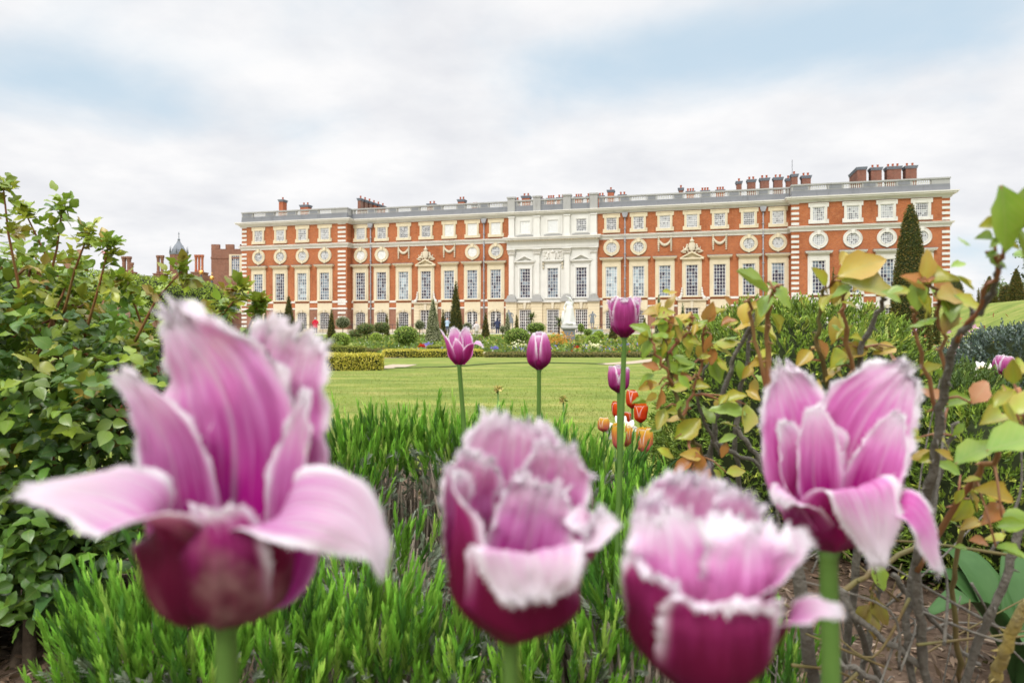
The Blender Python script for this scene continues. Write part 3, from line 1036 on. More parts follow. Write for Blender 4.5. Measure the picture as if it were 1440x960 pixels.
rg = empty('tudor_range', (wx(230, 135), 135, GZ))
tag(rg, 'low old brick court range behind the clipped green tunnel hedge', 'building')
mb = MB(); mb.box(-22, 11, 0, 10, 0, wz(392, 135) - GZ)
xx = -22
while xx < 11:
    mb.box(xx, xx + 1.0, -.02, .5, wz(392, 135) - GZ + .002, wz(387.5, 135) - GZ); xx += 1.8
mb.build('wall', M[BK], rg)


def tudor_stack(px, w, top, bot, Y, n, label):
    o = empty('chimney_stack', (wx(px, Y), Y, GZ))
    tag(o, label, 'chimney', 'Tudor chimney stacks above the hedge')
    ww = w / 960 * Y
    m_ = MB(); zb = wz(bot, Y) - GZ; zt = wz(top, Y) - GZ
    m_.box(-ww / 2 - .2, ww / 2 + .2, 0, ww + .4, 0, zb)
    m_.box(-ww / 2 - .3, ww / 2 + .3, -.1, ww + .5, zb, zb + .25)
    m_.build('stack_base', M[BK], o)
    r = ww / n / 2
    for k in range(n):
        s_ = MB()
        x = -ww / 2 + r * (2 * k + 1)
        s_.lathe([(r * .95, zb + .2), (r * .95, zb + .6), (r * .74, zb + .75), (r * .74, zt - .9), (r * .9, zt - .75), (r * .8, zt - .6), (r * 1.12, zt - .35), (r * 1.12, zt)], 8, 0, (x, ww / 2, 0), False)
        s_.build('chimney_shaft', M['brick_chim_red' if n == 3 else BK], o)


tudor_stack(174, 14, 360, 384, 130, 2, 'paired Tudor chimney shafts beside the small flag')
tudor_stack(184, 5, 369, 384, 128, 1, 'single short shaft hugging the pair beside the flag')
tudor_stack(222.5, 11, 358.5, 386, 130, 2, 'slim twin brick chimney shafts between the flag and the lead cupola')
tudor_stack(277, 13.5, 357.5, 384, 130, 3, 'cluster of three red brick shafts between the cupola and the tower')

cu = empty('cupola_turret', (wx(251.5, 132), 132, GZ))
tag(cu, 'brick turret topped by an ornate grey lead cupola with a spire', 'turret')
mb = MB(); hw = 11.5 / 960 * 132; mb.lathe([(hw * 1.05, 0), (hw * 1.05, wz(358.5, 132) - GZ)], 8, 0, (0, 0, 0), False, None); mb.build('turret_wall', M[BK], cu)
mb = MB(); zb = wz(358.5, 132) - GZ
mb.lathe([(hw * 1.1, zb), (hw * 1.1, zb + .5), (hw * .85, zb + .6), (hw * .8, zb + 1.0), (hw * .55, zb + 1.7), (hw * .28, zb + 2.3), (hw * .16, zb + 2.7), (.2, zb + 2.8), (.28, zb + 3.0), (.08, zb + 3.2), (.05, zb + 3.9), (.12, zb + 4.0), (.02, zb + 4.5)], 8, 0, (0, 0, 0), False)
for k in range(8):
    a = 2 * PI * k / 8 + .2
    mb.tube([(hw * 1.05 * math.cos(a), hw * 1.05 * math.sin(a), zb + .3), (hw * 1.0 * math.cos(a), hw * 1.0 * math.sin(a), zb + 1.7)], [.12, .02], 5)
mb.build('lead_cupola', M['lead'], cu)
for px, py, lb in ((283, 383, 'gilded ball finial on the lead roof under the three brick shafts'), (298, 391, 'gilded ball finial set against the battlemented tower wall')):
    o = empty('ball_finial', (wx(px, 108), 108, GZ)); tag(o, lb, 'finial')
    zz = wz(py, 108) - GZ
    mb = MB(); mb.ball((0, 0, zz), .36, 10); mb.tube([(0, 0, zz + .3), (0, 0, zz + .95)], [.05, .02], 5); mb.build('gilt_ball', M['gold'], o)
    mb = MB(); mb.lathe([(.7, 0), (.7, zz - 2), (.75, zz - 1.9), (.35, zz - 1.2), (.14, zz - .7), (.2, zz - .55), (.1, zz - .35)], 8); mb.build('lead_cap', M['slate'], o)

# flag
FYd = 140
fp = empty('flag', (wx(142.5, FYd), FYd, GZ)); tag(fp, 'small red, white and blue crossed flag on a thin pole over the hedge', 'flag')
mb = MB(); zt = wz(349, FYd) - GZ; mb.tube([(0, 0, 0), (0, 0, zt)], .05, 5); mb.build('flag_pole', M['sash'], fp)
fm, t, b = mat('flag_cloth')
g = nd(t, 'ShaderNodeUVMap'); s = nd(t, 'ShaderNodeSeparateXYZ'); lk(t, g.outputs[0], s.inputs[0])
X = mth(t, 'SUBTRACT', s.outputs[0], .5); Yv = mth(t, 'SUBTRACT', s.outputs[1], .5)
ax, ay = mth(t, 'ABSOLUTE', X), mth(t, 'ABSOLUTE', Yv)
dg = mth(t, 'ABSOLUTE', mth(t, 'SUBTRACT', ax, ay))
c = mixc(t, mth(t, 'LESS_THAN', dg, .13), (.02, .04, .25), (.8, .8, .8))
c = mixc(t, mth(t, 'LESS_THAN', dg, .045), c, (.6, .03, .05))
mn = mth(t, 'MINIMUM', mth(t, 'MULTIPLY', ax, 1.6), ay)
c = mixc(t, mth(t, 'LESS_THAN', mn, .17), c, (.8, .8, .8)); c = mixc(t, mth(t, 'LESS_THAN', mn, .1), c, (.6, .03, .05))
lk(t, c, b.inputs['Base Color'])
V, F, U = [], [], []
for i in range(13):
    for j in range(5):
        a = i / 12
        V.append((.05 + a * 1.5, .14 * math.sin(a * 7) * a, zt - .15 - 1.0 * (1 - j / 4) - .55 * a)); U.append((a, j / 4))
for i in range(12):
    for j in range(4): F.append((i * 5 + j, (i + 1) * 5 + j, (i + 1) * 5 + j + 1, i * 5 + j + 1))
ob('flag_cloth', np_mesh('flag_cloth', V, F, fm, None, U), fp)
# ------------------------------------------------------------------ the ground
def smooth(a, b, x):
    t = np.clip((x - a) / (b - a), 0, 1)
    return t * t * (3 - 2 * t)


def gh(X, Y):
    """Ground height: raised bed by the camera, sunk lawn, gentle rise to the terrace, grass bank to the east."""
    X = np.asarray(X, float); Y = np.asarray(Y, float)
    bed = .53 * (1 - smooth(2.9, 4.6, Y + .10 * np.sin(X * 1.3)))
    rise = .06 * smooth(22, 30, Y) + .30 * smooth(30, 48, Y) + .22 * smooth(50, 66, Y) + (GZ - .58) * smooth(67.5, 68.2, Y)
    bx = X - (24.5 + .25 * (Y - 45))
    bank = 3.0 * smooth(0, 10.5, bx) * smooth(17, 30, Y) * (1 - .8 * smooth(60, 95, Y))
    return np.maximum(bed + rise, 0) + bank


def g1(X, Y): return float(gh(X, Y))


def sheet(name, xs, ys, dz, material, kind='structure', wob=0):
    xs, ys = np.asarray(xs), np.asarray(ys)
    XX, YY = np.meshgrid(xs, ys)
    ZZ = gh(XX, YY) + dz
    V = np.stack([XX, YY, ZZ], -1).reshape(-1, 3)
    nx, ny = len(xs), len(ys)
    i, j = np.meshgrid(np.arange(nx - 1), np.arange(ny - 1))
    a = (j * nx + i).ravel()
    F = np.stack([a, a + 1, a + nx + 1, a + nx], 1)
    o = ob(name, np_mesh(name, V, F, material, smooth=True))
    tag(o, kind=kind)
    return o


def lawnmat():
    m, t, b = mat('mown_grass')
    g = nd(t, 'ShaderNodeTexCoord')
    mp = nd(t, 'ShaderNodeMapping'); mp.inputs['Scale'].default_value = (.55, 1.6, 1)
    lk(t, g.outputs['Object'], mp.inputs[0])
    n = nd(t, 'ShaderNodeTexNoise'); n.inputs['Scale'].default_value = .9; n.inputs['Detail'].default_value = 7; n.inputs['Roughness'].default_value = .62
    lk(t, mp.outputs[0], n.inputs['Vector'])
    n2 = nd(t, 'ShaderNodeTexNoise'); n2.inputs['Scale'].default_value = 14; n2.inputs['Detail'].default_value = 8; n2.inputs['Roughness'].default_value = .75
    lk(t, mp.outputs[0], n2.inputs['Vector'])
    c = ramp(t, n.outputs[0], [(.28, (.10, .148, .028)), (.5, (.165, .208, .044)), (.68, (.275, .265, .08))])
    c2 = ramp(t, n2.outputs[0], [(.3, (.5, .55, .5)), (.5, (1, 1, 1)), (.68, (1.3, 1.2, 1.1))])
    c = mixc(t, .8, c, c2, 'MULTIPLY')
    sx_ = nd(t, 'ShaderNodeSeparateXYZ'); lk(t, g.outputs['Object'], sx_.inputs[0])
    st = mth(t, 'SINE', mth(t, 'ADD', mth(t, 'MULTIPLY', sx_.outputs[1], 2.4), mth(t, 'MULTIPLY', sx_.outputs[0], .5)))
    c = mixc(t, mth(t, 'MULTIPLY', sm(t, st, -.3, .3), .22), c, mixc(t, 1.0, c, (1.35, 1.3, 1.2), 'MULTIPLY'))
    lk(t, c, b.inputs['Base Color'])
    b.inputs['Roughness'].default_value = .9; b.inputs['Specular IOR Level'].default_value = .1
    bp = nd(t, 'ShaderNodeBump'); bp.inputs['Strength'].default_value = .6; bp.inputs['Distance'].default_value = .03
    lk(t, n2.outputs[0], bp.inputs['Height']); lk(t, bp.outputs[0], b.inputs['Normal'])
    return m


M['lawn'] = lawnmat()
M['gravel'] = plain('pale_gravel', (.46, .38, .28), .9, .1, noise=1, nscale=9, c2=(.32, .26, .19), bump=.4)
M['soil'] = plain('dark_soil', (.075, .05, .035), .95, .05, noise=1, nscale=30, c2=(.15, .105, .075), bump=.8)
M['paving'] = plain('terrace_gravel', (.52, .46, .38), .9, .1, noise=1, nscale=3, c2=(.42, .37, .3))

xs = np.concatenate([-np.geomspace(700, 62, 10), np.linspace(-60, 60, 121), np.geomspace(62, 700, 10)])
ys = np.concatenate([np.linspace(-3, 6, 37), np.linspace(6.4, 30, 60), np.linspace(30.5, 66, 60), np.linspace(67, 69, 9), np.linspace(70, 120, 20), np.geomspace(125, 1500, 14)])
sheet('lawn', xs, ys, 0, M['lawn'])
sheet('flower_bed', np.linspace(-5, 6, 111), np.linspace(-.6, 4.3, 60), .006, M['soil'])
sheet('terrace', np.linspace(-75, 75, 31), np.linspace(69, 110, 12), .008, M['paving'])


def ribbon(name, pts, w, dz, material):
    """A strip of ground following a line on the lawn."""
    P = [Vector((p[0], p[1])) for p in pts]
    Q = []
    for i in range(len(P) - 1):
        for k in range(8): Q.append(P[i].lerp(P[i + 1], k / 8))
    Q.append(P[-1])
    V, F = [], []
    for i, q in enumerate(Q):
        t = (Q[min(i + 1, len(Q) - 1)] - Q[max(i - 1, 0)]).normalized(); n = Vector((-t.y, t.x))
        for s in (-1, -.5, 0, .5, 1):
            p = q + n * (w / 2 * s)
            V.append((p.x, p.y, g1(p.x, p.y) + dz))
    for i in range(len(Q) - 1):
        for j in range(4): F.append((i * 5 + j, i * 5 + j + 1, (i + 1) * 5 + j + 1, (i + 1) * 5 + j))
    o = ob(name, np_mesh(name, V, F, material)); tag(o, kind='structure')
    return o


def gp(px, Y): return (wx(px, Y), Y)


def ground_y(py):
    """Distance at which the (sunk, flat) lawn is seen at picture row py."""
    Y = 20.0
    for _ in range(30): Y = (CAM_H - g1(0, Y)) * 960 / (py - 467)
    return Y


ribbon('path', [gp(430, 31), gp(540, 29.5), gp(600, 31), gp(690, 35)], 2.0, .012, M['gravel'])
ribbon('path', [gp(520, 21.5), gp(548, 22.2), gp(570, 24)], .9, .012, M['gravel'])
ribbon('path', [gp(842, 24.2), gp(870, 24.6), gp(905, 26), gp(960, 30)], .9, .012, M['gravel'])
ribbon('path', [gp(300, 62), gp(520, 62), gp(760, 60), gp(1000, 60)], 1.6, .012, M['gravel'])

# terrace edge: low wall with pale coping
te = empty('terrace_wall', (0, 68.4, .5)); tag(te, 'low pale retaining wall with flat coping along the palace terrace', 'wall')
mb = MB(); mb.box(-48, 30, 0, .35, 0, .44); mb.build('wall_face', M['carving'], te)
mb = MB(); mb.box(-48.1, 30.1, -.08, .43, .44, .54); mb.build('coping', M['white'], te)
rl = empty('terrace_railing', (0, 72, GZ)); tag(rl, 'thin black iron railing standing along the terrace below the arched windows', 'railing')
mb = MB()
for k in range(61):
    x = -42 + k * .75 * 1.4
    mb.tube([(x, 0, 0), (x, 0, 1.02)], .022, 5)
mb.tube([(-42, 0, 1.0), (21, 0, 1.0)], .022, 5); mb.tube([(-42, 0, .15), (21, 0, .15)], .018, 5)
mb.build('iron_rails', M['iron'], rl)


# ------------------------------------------------------------------ clipped greenery
def foliage_on(prof, n, leaf, pal_, jit=.5, out=.6, kind='diamond', sx=1, sy=1, aspect=.6, up=.3):
    """Leaf faces over a turned profile [(r, z)], unit axis at the origin."""
    pr = np.array(prof, float)
    seg = np.hypot(np.diff(pr[:, 0]), np.diff(pr[:, 1])) * (pr[:-1, 0] + pr[1:, 0] + 1e-3)
    i = rng.choice(len(seg), n, p=seg / seg.sum())
    f = rng.random(n)
    r = pr[i, 0] * (1 - f) + pr[i + 1, 0] * f; z = pr[i, 1] * (1 - f) + pr[i + 1, 1] * f
    dr, dz = pr[i + 1, 0] - pr[i, 0], pr[i + 1, 1] - pr[i, 1]
    nr, nz = dz, -dr
    L = np.hypot(nr, nz) + 1e-9; nr, nz = nr / L, nz / L
    a = rng.random(n) * 2 * PI
    N = np.stack([nr * np.cos(a), nr * np.sin(a), nz], 1)
    P = np.stack([r * np.cos(a) * sx, r * np.sin(a) * sy, z], 1) + N * ((rng.random((n, 1)) - .75) * leaf * jit * 2)
    d = nrm(N * out + rdirs(n) * .8 + np.array([0, 0, up]))
    u = nrm(N + rdirs(n) * .6)
    ln = leaf * (.7 + .6 * rng.random(n))
    return leaves(P, d, u, ln, ln * aspect, pick(pal_, n), kind)


def core_mesh(name, prof, n=16, sx=1, sy=1, shrink=.0):
    m_ = MB(); m_.lathe([(max(.01, r - shrink), z) for r, z in prof], n, 0, (0, 0, 0), True, None, sx, sy)
    return m_.mesh(name, M['core'])


YEW = [(4, (.075, .085, .02)), (3, (.12, .10, .028)), (3, (.17, .115, .03)), (2, (.05, .055, .018))]
SILVER = [(4, (.34, .35, .20)), (3, (.18, .21, .10)), (3, (.60, .58, .40)), (1, (.10, .13, .06))]
BOX = [(4, (.30, .43, .06)), (3, (.40, .50, .08)), (2, (.19, .29, .045))]
GOLD = [(4, (.58, .50, .07)), (3, (.42, .40, .06)), (3, (.70, .60, .14)), (1, (.22, .23, .045))]
LAUREL = [(4, (.19, .30, .05)), (3, (.28, .38, .08)), (2, (.10, .17, .04)), (1, (.38, .40, .10))]
GREY = [(4, (.27, .29, .17)), (3, (.34, .36, .22)), (2, (.14, .16, .08))]
DARK = [(4, (.12, .18, .06)), (3, (.18, .23, .07)), (2, (.23, .19, .08)), (1, (.24, .12, .07))]


def cone(px, ytop, Y, wpx, label, pal_=YEW, group='clipped yew cones', name='yew_cone', n=2600, leaf=.11, round_=0., full=False):
    x = wx(px, Y); zb = g1(x, Y)
    h = wz(ytop, Y) - zb; R = wpx / 960 * Y / 2
    o = empty(name, (x, Y, zb)); tag(o, label, 'topiary', group)
    prof = [(R * .9, 0), (R, h * .05), (R * .80, h * .28), (R * .60, h * .5), (R * .38, h * .73), (R * .16, h * .92), (R * .05, h)] if not round_ else \
        [(R * .8, 0), (R, h * .15), (R * .98, h * .45), (R * .82, h * .72), (R * .5, h * .92), (R * .05, h)]
    if full: prof = [(R * .96, 0), (R, h * .08), (R * .9, h * .34), (R * .74, h * .55), (R * .52, h * .77), (R * .27, h * .93), (R * .08, h)]
    ob('dense_core', core_mesh('dense_core', prof, 18, shrink=leaf * .3), o)
    V, F, T, U = foliage_on(prof, int(n), leaf, pal_)
    ob('clipped_foliage', np_mesh('clipped_foliage', V, F, M['fol'], T, U), o)
    return o


cone(406, 416.7, 60, 20.5, 'broad dark yew cone just beside the person in the red coat', n=3200)
cone(373, 440, 66, 8, 'thin dark yew spike in front of the first arched window from the brick tower', n=1200)
cone(466, 435.5, 60, 11.5, 'slim upright yew cone behind the bright green box ball near the red coat', n=1600)
cone(641, 396, 58, 21, 'tallest sharp yew cone of the beds, rising right behind the wide open purple tulip', n=3800)
cone(623, 436, 62, 9.5, 'short yew cone tucked between the silvery cone and the tallest cone', n=1200)
cone(683, 440, 60, 11, 'small yew cone below the lead downpipe beside the white stone middle', n=1500)
cone(726.5, 442.5, 66, 7.5, 'tiny yew cone in front of the first tall doorway of the stone middle', n=1000)
cone(544, 441, 66, 7, 'thin yew spike against the second arched window past the projecting wing', n=900)
cone(559, 446, 66, 4, 'thinnest dark spike in the beds, showing just its tip over dark roses', n=600)
cone(906.5, 446, 64, 7.5, 'small dark yew cone partly hidden by the tall purple tulip', n=1000)
cone(862, 450, 50, 12, 'dark squat yew cone directly below the tallest purple tulip flower', n=1500)
cone(1280, 288, 36, 51, 'huge dense yew cone standing before the white-trimmed end wing', n=14000, leaf=.10, full=True)
cone(1172, 376, 48, 13, 'narrow yew column seen over the round clipped shrub, before the end wing', n=1500)
cone(1316, 430, 40, 11, 'small dark yew cone low beside the foot of the huge cone', n=900)
cone(609, 421, 44, 23, 'silver-grey variegated holly cone below the pedimented window', SILVER, 'variegated holly cones', 'holly_cone', n=5200, leaf=.075)
cone(713.5, 438, 58, 10, 'thin variegated holly cone beside the leaning lead statue', SILVER, 'variegated holly cones', 'holly_cone', n=2200, leaf=.075)
cone(926.5, 414, 56, 13, 'taller variegated holly cone to the east of the tall tulip', SILVER, 'variegated holly cones', 'holly_cone', n=3000, leaf=.075)
cone(960, 426, 58, 11, 'slender variegated holly cone before the stone doorway of the east range', SILVER, 'variegated holly cones', 'holly_cone', n=2400, leaf=.075)
cone(1429, 378, 50, 22, 'large clipped yew cone standing on the grass bank', n=4500, group='yews along the grass bank')
cone(1391, 389, 52, 18, 'slightly leaner yew cone on the bank slope below the large one', n=3000, group='yews along the grass bank')
cone(1376, 405, 75, 7, 'little distant yew cone peeping over the grass bank', n=900, group='yews along the grass bank')
cone(1408, 398, 75, 8, 'small far yew cone between the two bank cones', n=900, group='yews along the grass bank')
cone(1341, 388, 72, 26, 'rounded dark yew dome at the foot of the palace end wall', n=2500, group='clipped yew domes', name='yew_dome', round_=1)
cone(1416, 401, 62, 18, 'rounded yew dome half hidden by the large bank cone', n=2000, group='clipped yew domes', name='yew_dome', round_=1)


def ball(px, yc, Y, wpx, hpx, label, pal_=BOX, group='box balls in the flower beds', name='box_ball', n=2600, leaf=.055, stem=0):
    x = wx(px, Y); R = wpx / 960 * Y / 2; H = hpx / 960 * Y
    zb = g1(x, Y); zc = wz(yc, Y)
    o = empty(name, (x, Y, zb)); tag(o, label, 'shrub' if stem else 'topiary', group)
    prof = [(R * math.cos(a), H / 2 * math.sin(a)) for a in np.linspace(-PI / 2, PI / 2, 11)]
    c = ob('dense_core', core_mesh('dense_core', [(r * .88, z * .88) for r, z in prof], 14), o, (0, 0, zc - zb))
    V, F, T, U = foliage_on(prof, n, leaf, pal_, jit=1.0 if stem else .6)
    ob('foliage' if stem else 'clipped_foliage', np_mesh('foliage', V, F, M['fol'], T, U), o, (0, 0, zc - zb))
    m_ = MB()
    for k in range(max(1, stem)):
        a = k * 2.4; m_.tube([(R * .35 * math.cos(a) * (stem > 1), R * .3 * math.sin(a) * (stem > 1), 0), (R * .15 * math.cos(a) * (stem > 1), 0, (zc - zb) * .6), (0, 0, zc - zb)], .035, 5)
    m_.build('trunk', M['bark'], o)
    return o


ball(479, 478, 42, 27, 20.5, 'fresh green box ball beside the golden hedge, near the slim yew cone')
ball(529, 477.5, 46, 17, 19, 'smaller egg-shaped box ball between dark rose bushes')
ball(833.5, 481.5, 40, 23, 20.5, 'bright box ball behind pale yellow flowers near the statue pedestal')
ball(842, 471.5, 50, 14, 12, 'small box ball peeping from behind the bright ball near the pedestal')
G2 = 'grey-green standard shrubs on the terrace edge'
ball(482, 453.5, 62, 20, 17, 'grey-green round shrub beside the slim yew cone', GREY, G2, 'standard_shrub', 1800, .07, 1)
ball(420, 460, 62, 14, 17, 'grey-green round shrub close by the broad yew cone', GREY, G2, 'standard_shrub', 1400, .07, 1)
ball(657, 460, 60, 12, 12, 'grey-green ball-headed shrub beside the tallest yew cone', GREY, G2, 'standard_shrub', 1200, .07, 1)
ball(707, 463, 60, 9, 9, 'little grey shrub beside the thin holly cone', GREY, G2, 'standard_shrub', 900, .07, 1)
ball(364, 464, 60, 10, 9, 'grey shrub low beside the thin yew spike', GREY, G2, 'standard_shrub', 900, .07, 1)
ball(590, 457, 58, 13, 13, 'pale standard shrub in front of the silvery holly cone', GREY, G2, 'standard_shrub', 1100, .07, 1)
G3 = 'leafy evergreen shrubs on short trunks'
ball(571, 472, 38, 33, 25, 'leafy green shrub on bare trunks behind the long golden hedge', LAUREL, G3, 'evergreen_shrub', 2600, .085, 3)
ball(727, 474, 40, 36, 23, 'wide leafy green shrub before the white stone middle', LAUREL, G3, 'evergreen_shrub', 2800, .085, 3)
ball(754, 461, 58, 26, 14, 'dark shrub under the small palm by the tall doorways', LAUREL, G3, 'evergreen_shrub', 1500, .1, 2)
ball(817, 461, 60, 8, 11, 'small ball-headed tree beside the white statue', LAUREL, G3, 'evergreen_shrub', 900, .08, 1)
ball(826.5, 467, 56, 12, 8, 'small dark rounded bush in front of the stone trough', LAUREL, G3, 'evergreen_shrub', 900, .08, 1)
G4 = 'dark rose bushes in the beds'
for px, yc, Y, wp, hp, lb in ((514, 463, 52, 26, 16, 'dark rose bush behind the fresh green box ball'), (536, 461, 56, 24, 15, 'dark rose bush behind the egg-shaped box ball'), (500, 470, 56, 18, 12, 'low dark rose bush close to the slim yew cone'), (384, 476, 44, 26, 14, 'bright leafy rose bush with pink flowers left of the broad yew cone'),
                              (352, 466, 52, 12, 11, 'compact dark green bush below the first arched window'), (697, 479, 48, 20, 9, 'low green bush beside the wide leafy shrub'), (669, 481, 46, 18, 9, 'small green bush behind the open purple tulip'), (985, 472, 48, 22, 12, 'dark bush at the foot of the east doorway'), (1035, 470, 48, 26, 12, 'dark bush before the terrace step of the east range')):
    ball(px, yc, Y, wp, hp, lb, LAUREL if 'bright' in lb or 'low green' in lb else DARK, G4, 'rose_bush', 1500, .09, 2)


def hedge(px0, px1, ytop, Y0, Y1, depth, label, pal_=GOLD, n=5000, leaf=.05, cat='hedge', name='box_hedge', group='golden box hedges edging the beds', h=None):
    a, b = Vector(gp(px0, Y0)), Vector(gp(px1, Y1))
    L = (b - a).length; ang = math.atan2(b.y - a.y, b.x - a.x)
    zb = g1((a.x + b.x) / 2, (a.y + b.y) / 2)
    H = h or (wz(ytop, (Y0 + Y1) / 2) - zb)
    o = empty(name, (a.x, a.y, zb), ang); tag(o, label, cat, group)
    m_ = MB(); q = leaf * .5
    m_.box(q, L - q, q, depth - q, -.1, H - q); m_.build('dense_core', M['core'], o)
    areas = np.array([L * depth, L * H, L * H * .3, depth * H, depth * H])
    f = rng.choice(5, n, p=areas / areas.sum())
    u, v = rng.random(n), rng.random(n)
    P = np.zeros((n, 3)); N = np.zeros((n, 3))
    for k, (pf, nn) in enumerate(((lambda u, v: (u * L, v * depth, H), (0, 0, 1)), (lambda u, v: (u * L, 0 * u, v * H), (0, -1, 0)), (lambda u, v: (u * L, 0 * u + depth, v * H), (0, 1, 0)), (lambda u, v: (0 * u, u * depth, v * H), (-1, 0, 0)), (lambda u, v: (0 * u + L, u * depth, v * H), (1, 0, 0)))):
        s_ = f == k
        x, y, z = pf(u[s_], v[s_])
        P[s_] = np.stack([x, y, np.broadcast_to(z, x.shape)], 1); N[s_] = nn
    bump = np.array([mnoise.noise((p[0] * 1.7, p[1] * 1.7, p[2] * 1.7 + ang)) for p in P])
    P = P + N * (bump * leaf * 1.1 + (rng.random(n) - .6) * leaf * 1.4)[:, None]
    ln = leaf * (.7 + .6 * rng.random(n))
    V, F, T, U = leaves(P, nrm(N * .7 + rdirs(n) * .8 + [0, 0, .4]), nrm(N + rdirs(n) * .6), ln, ln * .6, pick(pal_, n), 'diamond')
    ob('clipped_foliage', np_mesh('clipped_foliage', V, F, M['fol'], T, U), o)
    return o


HB = [(4, (.22, .19, .06)), (3, (.16, .15, .05)), (3, (.26, .20, .09)), (2, (.1, .1, .04))]
hedge(418, 537, 500, 20.2, 20.6, .95, 'bright golden box hedge block at the lawn edge beside the pale path', n=9000)
hedge(425, 500, 487.5, 31, 30, .8, 'green-gold hedge running behind the bright hedge block under the box ball', [(3, (.25, .28, .05)), (2, (.16, .2, .04)), (2, (.34, .33, .07))], n=5000)
hedge(541, 680, 493, 29, 30, 1.0, 'long golden hedge below the silvery holly cone', n=8500)
hedge(600, 665, 487, 33, 33, .9, 'second golden hedge layer stepping up behind the long golden hedge', [(3, (.28, .30, .05)), (2, (.18, .22, .04)), (2, (.36, .35, .07))], n=3500)
hedge(497, 541, 492, 32, 31.5, .6, 'low brownish hedge linking the two golden hedges', HB, n=2500, leaf=.06)
hedge(682, 1010, 497.5, 29.5, 29.5, .7, 'low straggly brown-green hedge along the far lawn edge', HB, n=9000, leaf=.06)
hedge(752, 1000, 480, 44, 44, .6, 'low yellow-flowering edging by the statue pedestal', [(3, (.4, .36, .06)), (3, (.2, .24, .05)), (1, (.5, .42, .05))], n=5000, leaf=.06)
hedge(340, 470, 484, 36, 36, .7, 'low gold-green hedge partly behind the big pale tulip', [(3, (.3, .3, .06)), (3, (.2, .24, .05))], n=5000)

# grass terracing step: a shallow turf edge, darker than the lawn
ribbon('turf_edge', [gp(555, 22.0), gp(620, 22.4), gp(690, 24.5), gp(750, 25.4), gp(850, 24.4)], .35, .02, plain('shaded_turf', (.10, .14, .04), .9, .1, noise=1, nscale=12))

# ---- bedding flowers
P, C, S = [], [], []
FL = {'y': (.75, .62, .06), 'v': (.30, .26, .70), 'r': (.65, .03, .03), 'w': (.8, .8, .72), 'p': (.65, .22, .45), 'o': (.8, .3, .04)}
beds = [(535, 600, 29.8, 32, 'yvwgg'), (620, 640, 32, 34, 'v'), (690, 790, 31, 34, 'vwyggy'), (790, 1010, 31, 36, 'vyrggypv'), (500, 700, 36, 46, 'gygwg'), (700, 1010, 36, 50, 'ygggvwo'), (340, 480, 38, 50, 'gpgvg'), (480, 1000, 50, 64, 'ggygpg')]
for a, b, y0, y1, cs in beds:
    for k in range(int((b - a) * 9)):
        Y = rng.uniform(y0, y1); X = wx(rng.uniform(a, b), Y)
        q = mnoise.noise((X * .9, Y * .5, 3.3))
        c = cs[int((q * 1.6 + .5 + rng.normal() * .12) * len(cs)) % len(cs)]
        if rng.random() < .45: c = 'g'
        q2 = mnoise.noise((X * .5, Y * .4, 9.1))
        P.append((X, Y, g1(X, Y) + rng.uniform(.02, .26) * (1 + q2) + (.08 if c != 'g' else 0))); S.append(rng.uniform(.04, .08) if c != 'g' else rng.uniform(.12, .24))
        C.append(FL[c] if c != 'g' else [(.16, .25, .05), (.30, .34, .08), (.09, .14, .04)][rng.integers(3)])
P, C, S = np.array(P), np.array(C), np.array(S)
n = len(P)
parts = [leaves(P, nrm(rdirs(n) + [0, 0, .6]), rdirs(n), S, S * .8, C, 'diamond') for _ in range(2)]
gi = np.repeat(np.arange(n), 3)
gpos = P[gi] * 1.0; gpos[:, 2] = gh(gpos[:, 0], gpos[:, 1]); gpos[:, :2] += rng.normal(size=(len(gi), 2)) * .08
gl = rng.uniform(.12, .34, len(gi))
parts.append(leaves(gpos, nrm(rdirs(len(gi)) * .5 + [0, 0, 1]), rdirs(len(gi)), gl, gl * .2, pick([(2, (.1, .18, .04)), (2, (.17, .24, .06))], len(gi)), 'diamond'))
V, F, T, U = cat_parts(parts)
tag(ob('bedding_flowers', np_mesh('bedding_flowers', V, F, M['flower'], T, U)), 'mixed yellow, violet and white bedding flowers filling the beds before the palace', 'flowers', None, 'stuff')


def flower_clump(px, py, Y, wpx, colr, label, name='flower_clump', n=60, h=.3):
    x = wx(px, Y); zb = g1(x, Y); R = wpx / 960 * Y / 2; zc = wz(py, Y) - zb
    o = empty(name, (x, Y, zb)); tag(o, label, 'flowers')
    p = np.stack([rng.normal(size=n) * R * .5, rng.normal(size=n) * R * .5, zc + rng.normal(size=n) * R * .35], 1)
    s = np.full(n, .10)
    V, F, T, U = cat_parts([leaves(p, nrm(rdirs(n) + [0, 0, .5]), rdirs(n), s, s * .9, pick([(1, colr)], n, .12), 'diamond') for _ in range(2)])
    ob('blossom', np_mesh('blossom', V, F, M['flower'], T, U), o)
    m = n * 2
    p2 = np.stack([rng.normal(size=m) * R * .5, rng.normal(size=m) * R * .5, np.zeros(m)], 1); l2 = rng.uniform(.6, 1.0, m) * max(.15, zc)
    V, F, T, U = leaves(p2, nrm(rdirs(m) * .35 + [0, 0, 1]), rdirs(m), l2, l2 * .13, pick([(2, (.1, .18, .04)), (2, (.16, .24, .06))], m), 'diamond')
    ob('stems', np_mesh('stems', V, F, M['fol'], T, U), o)


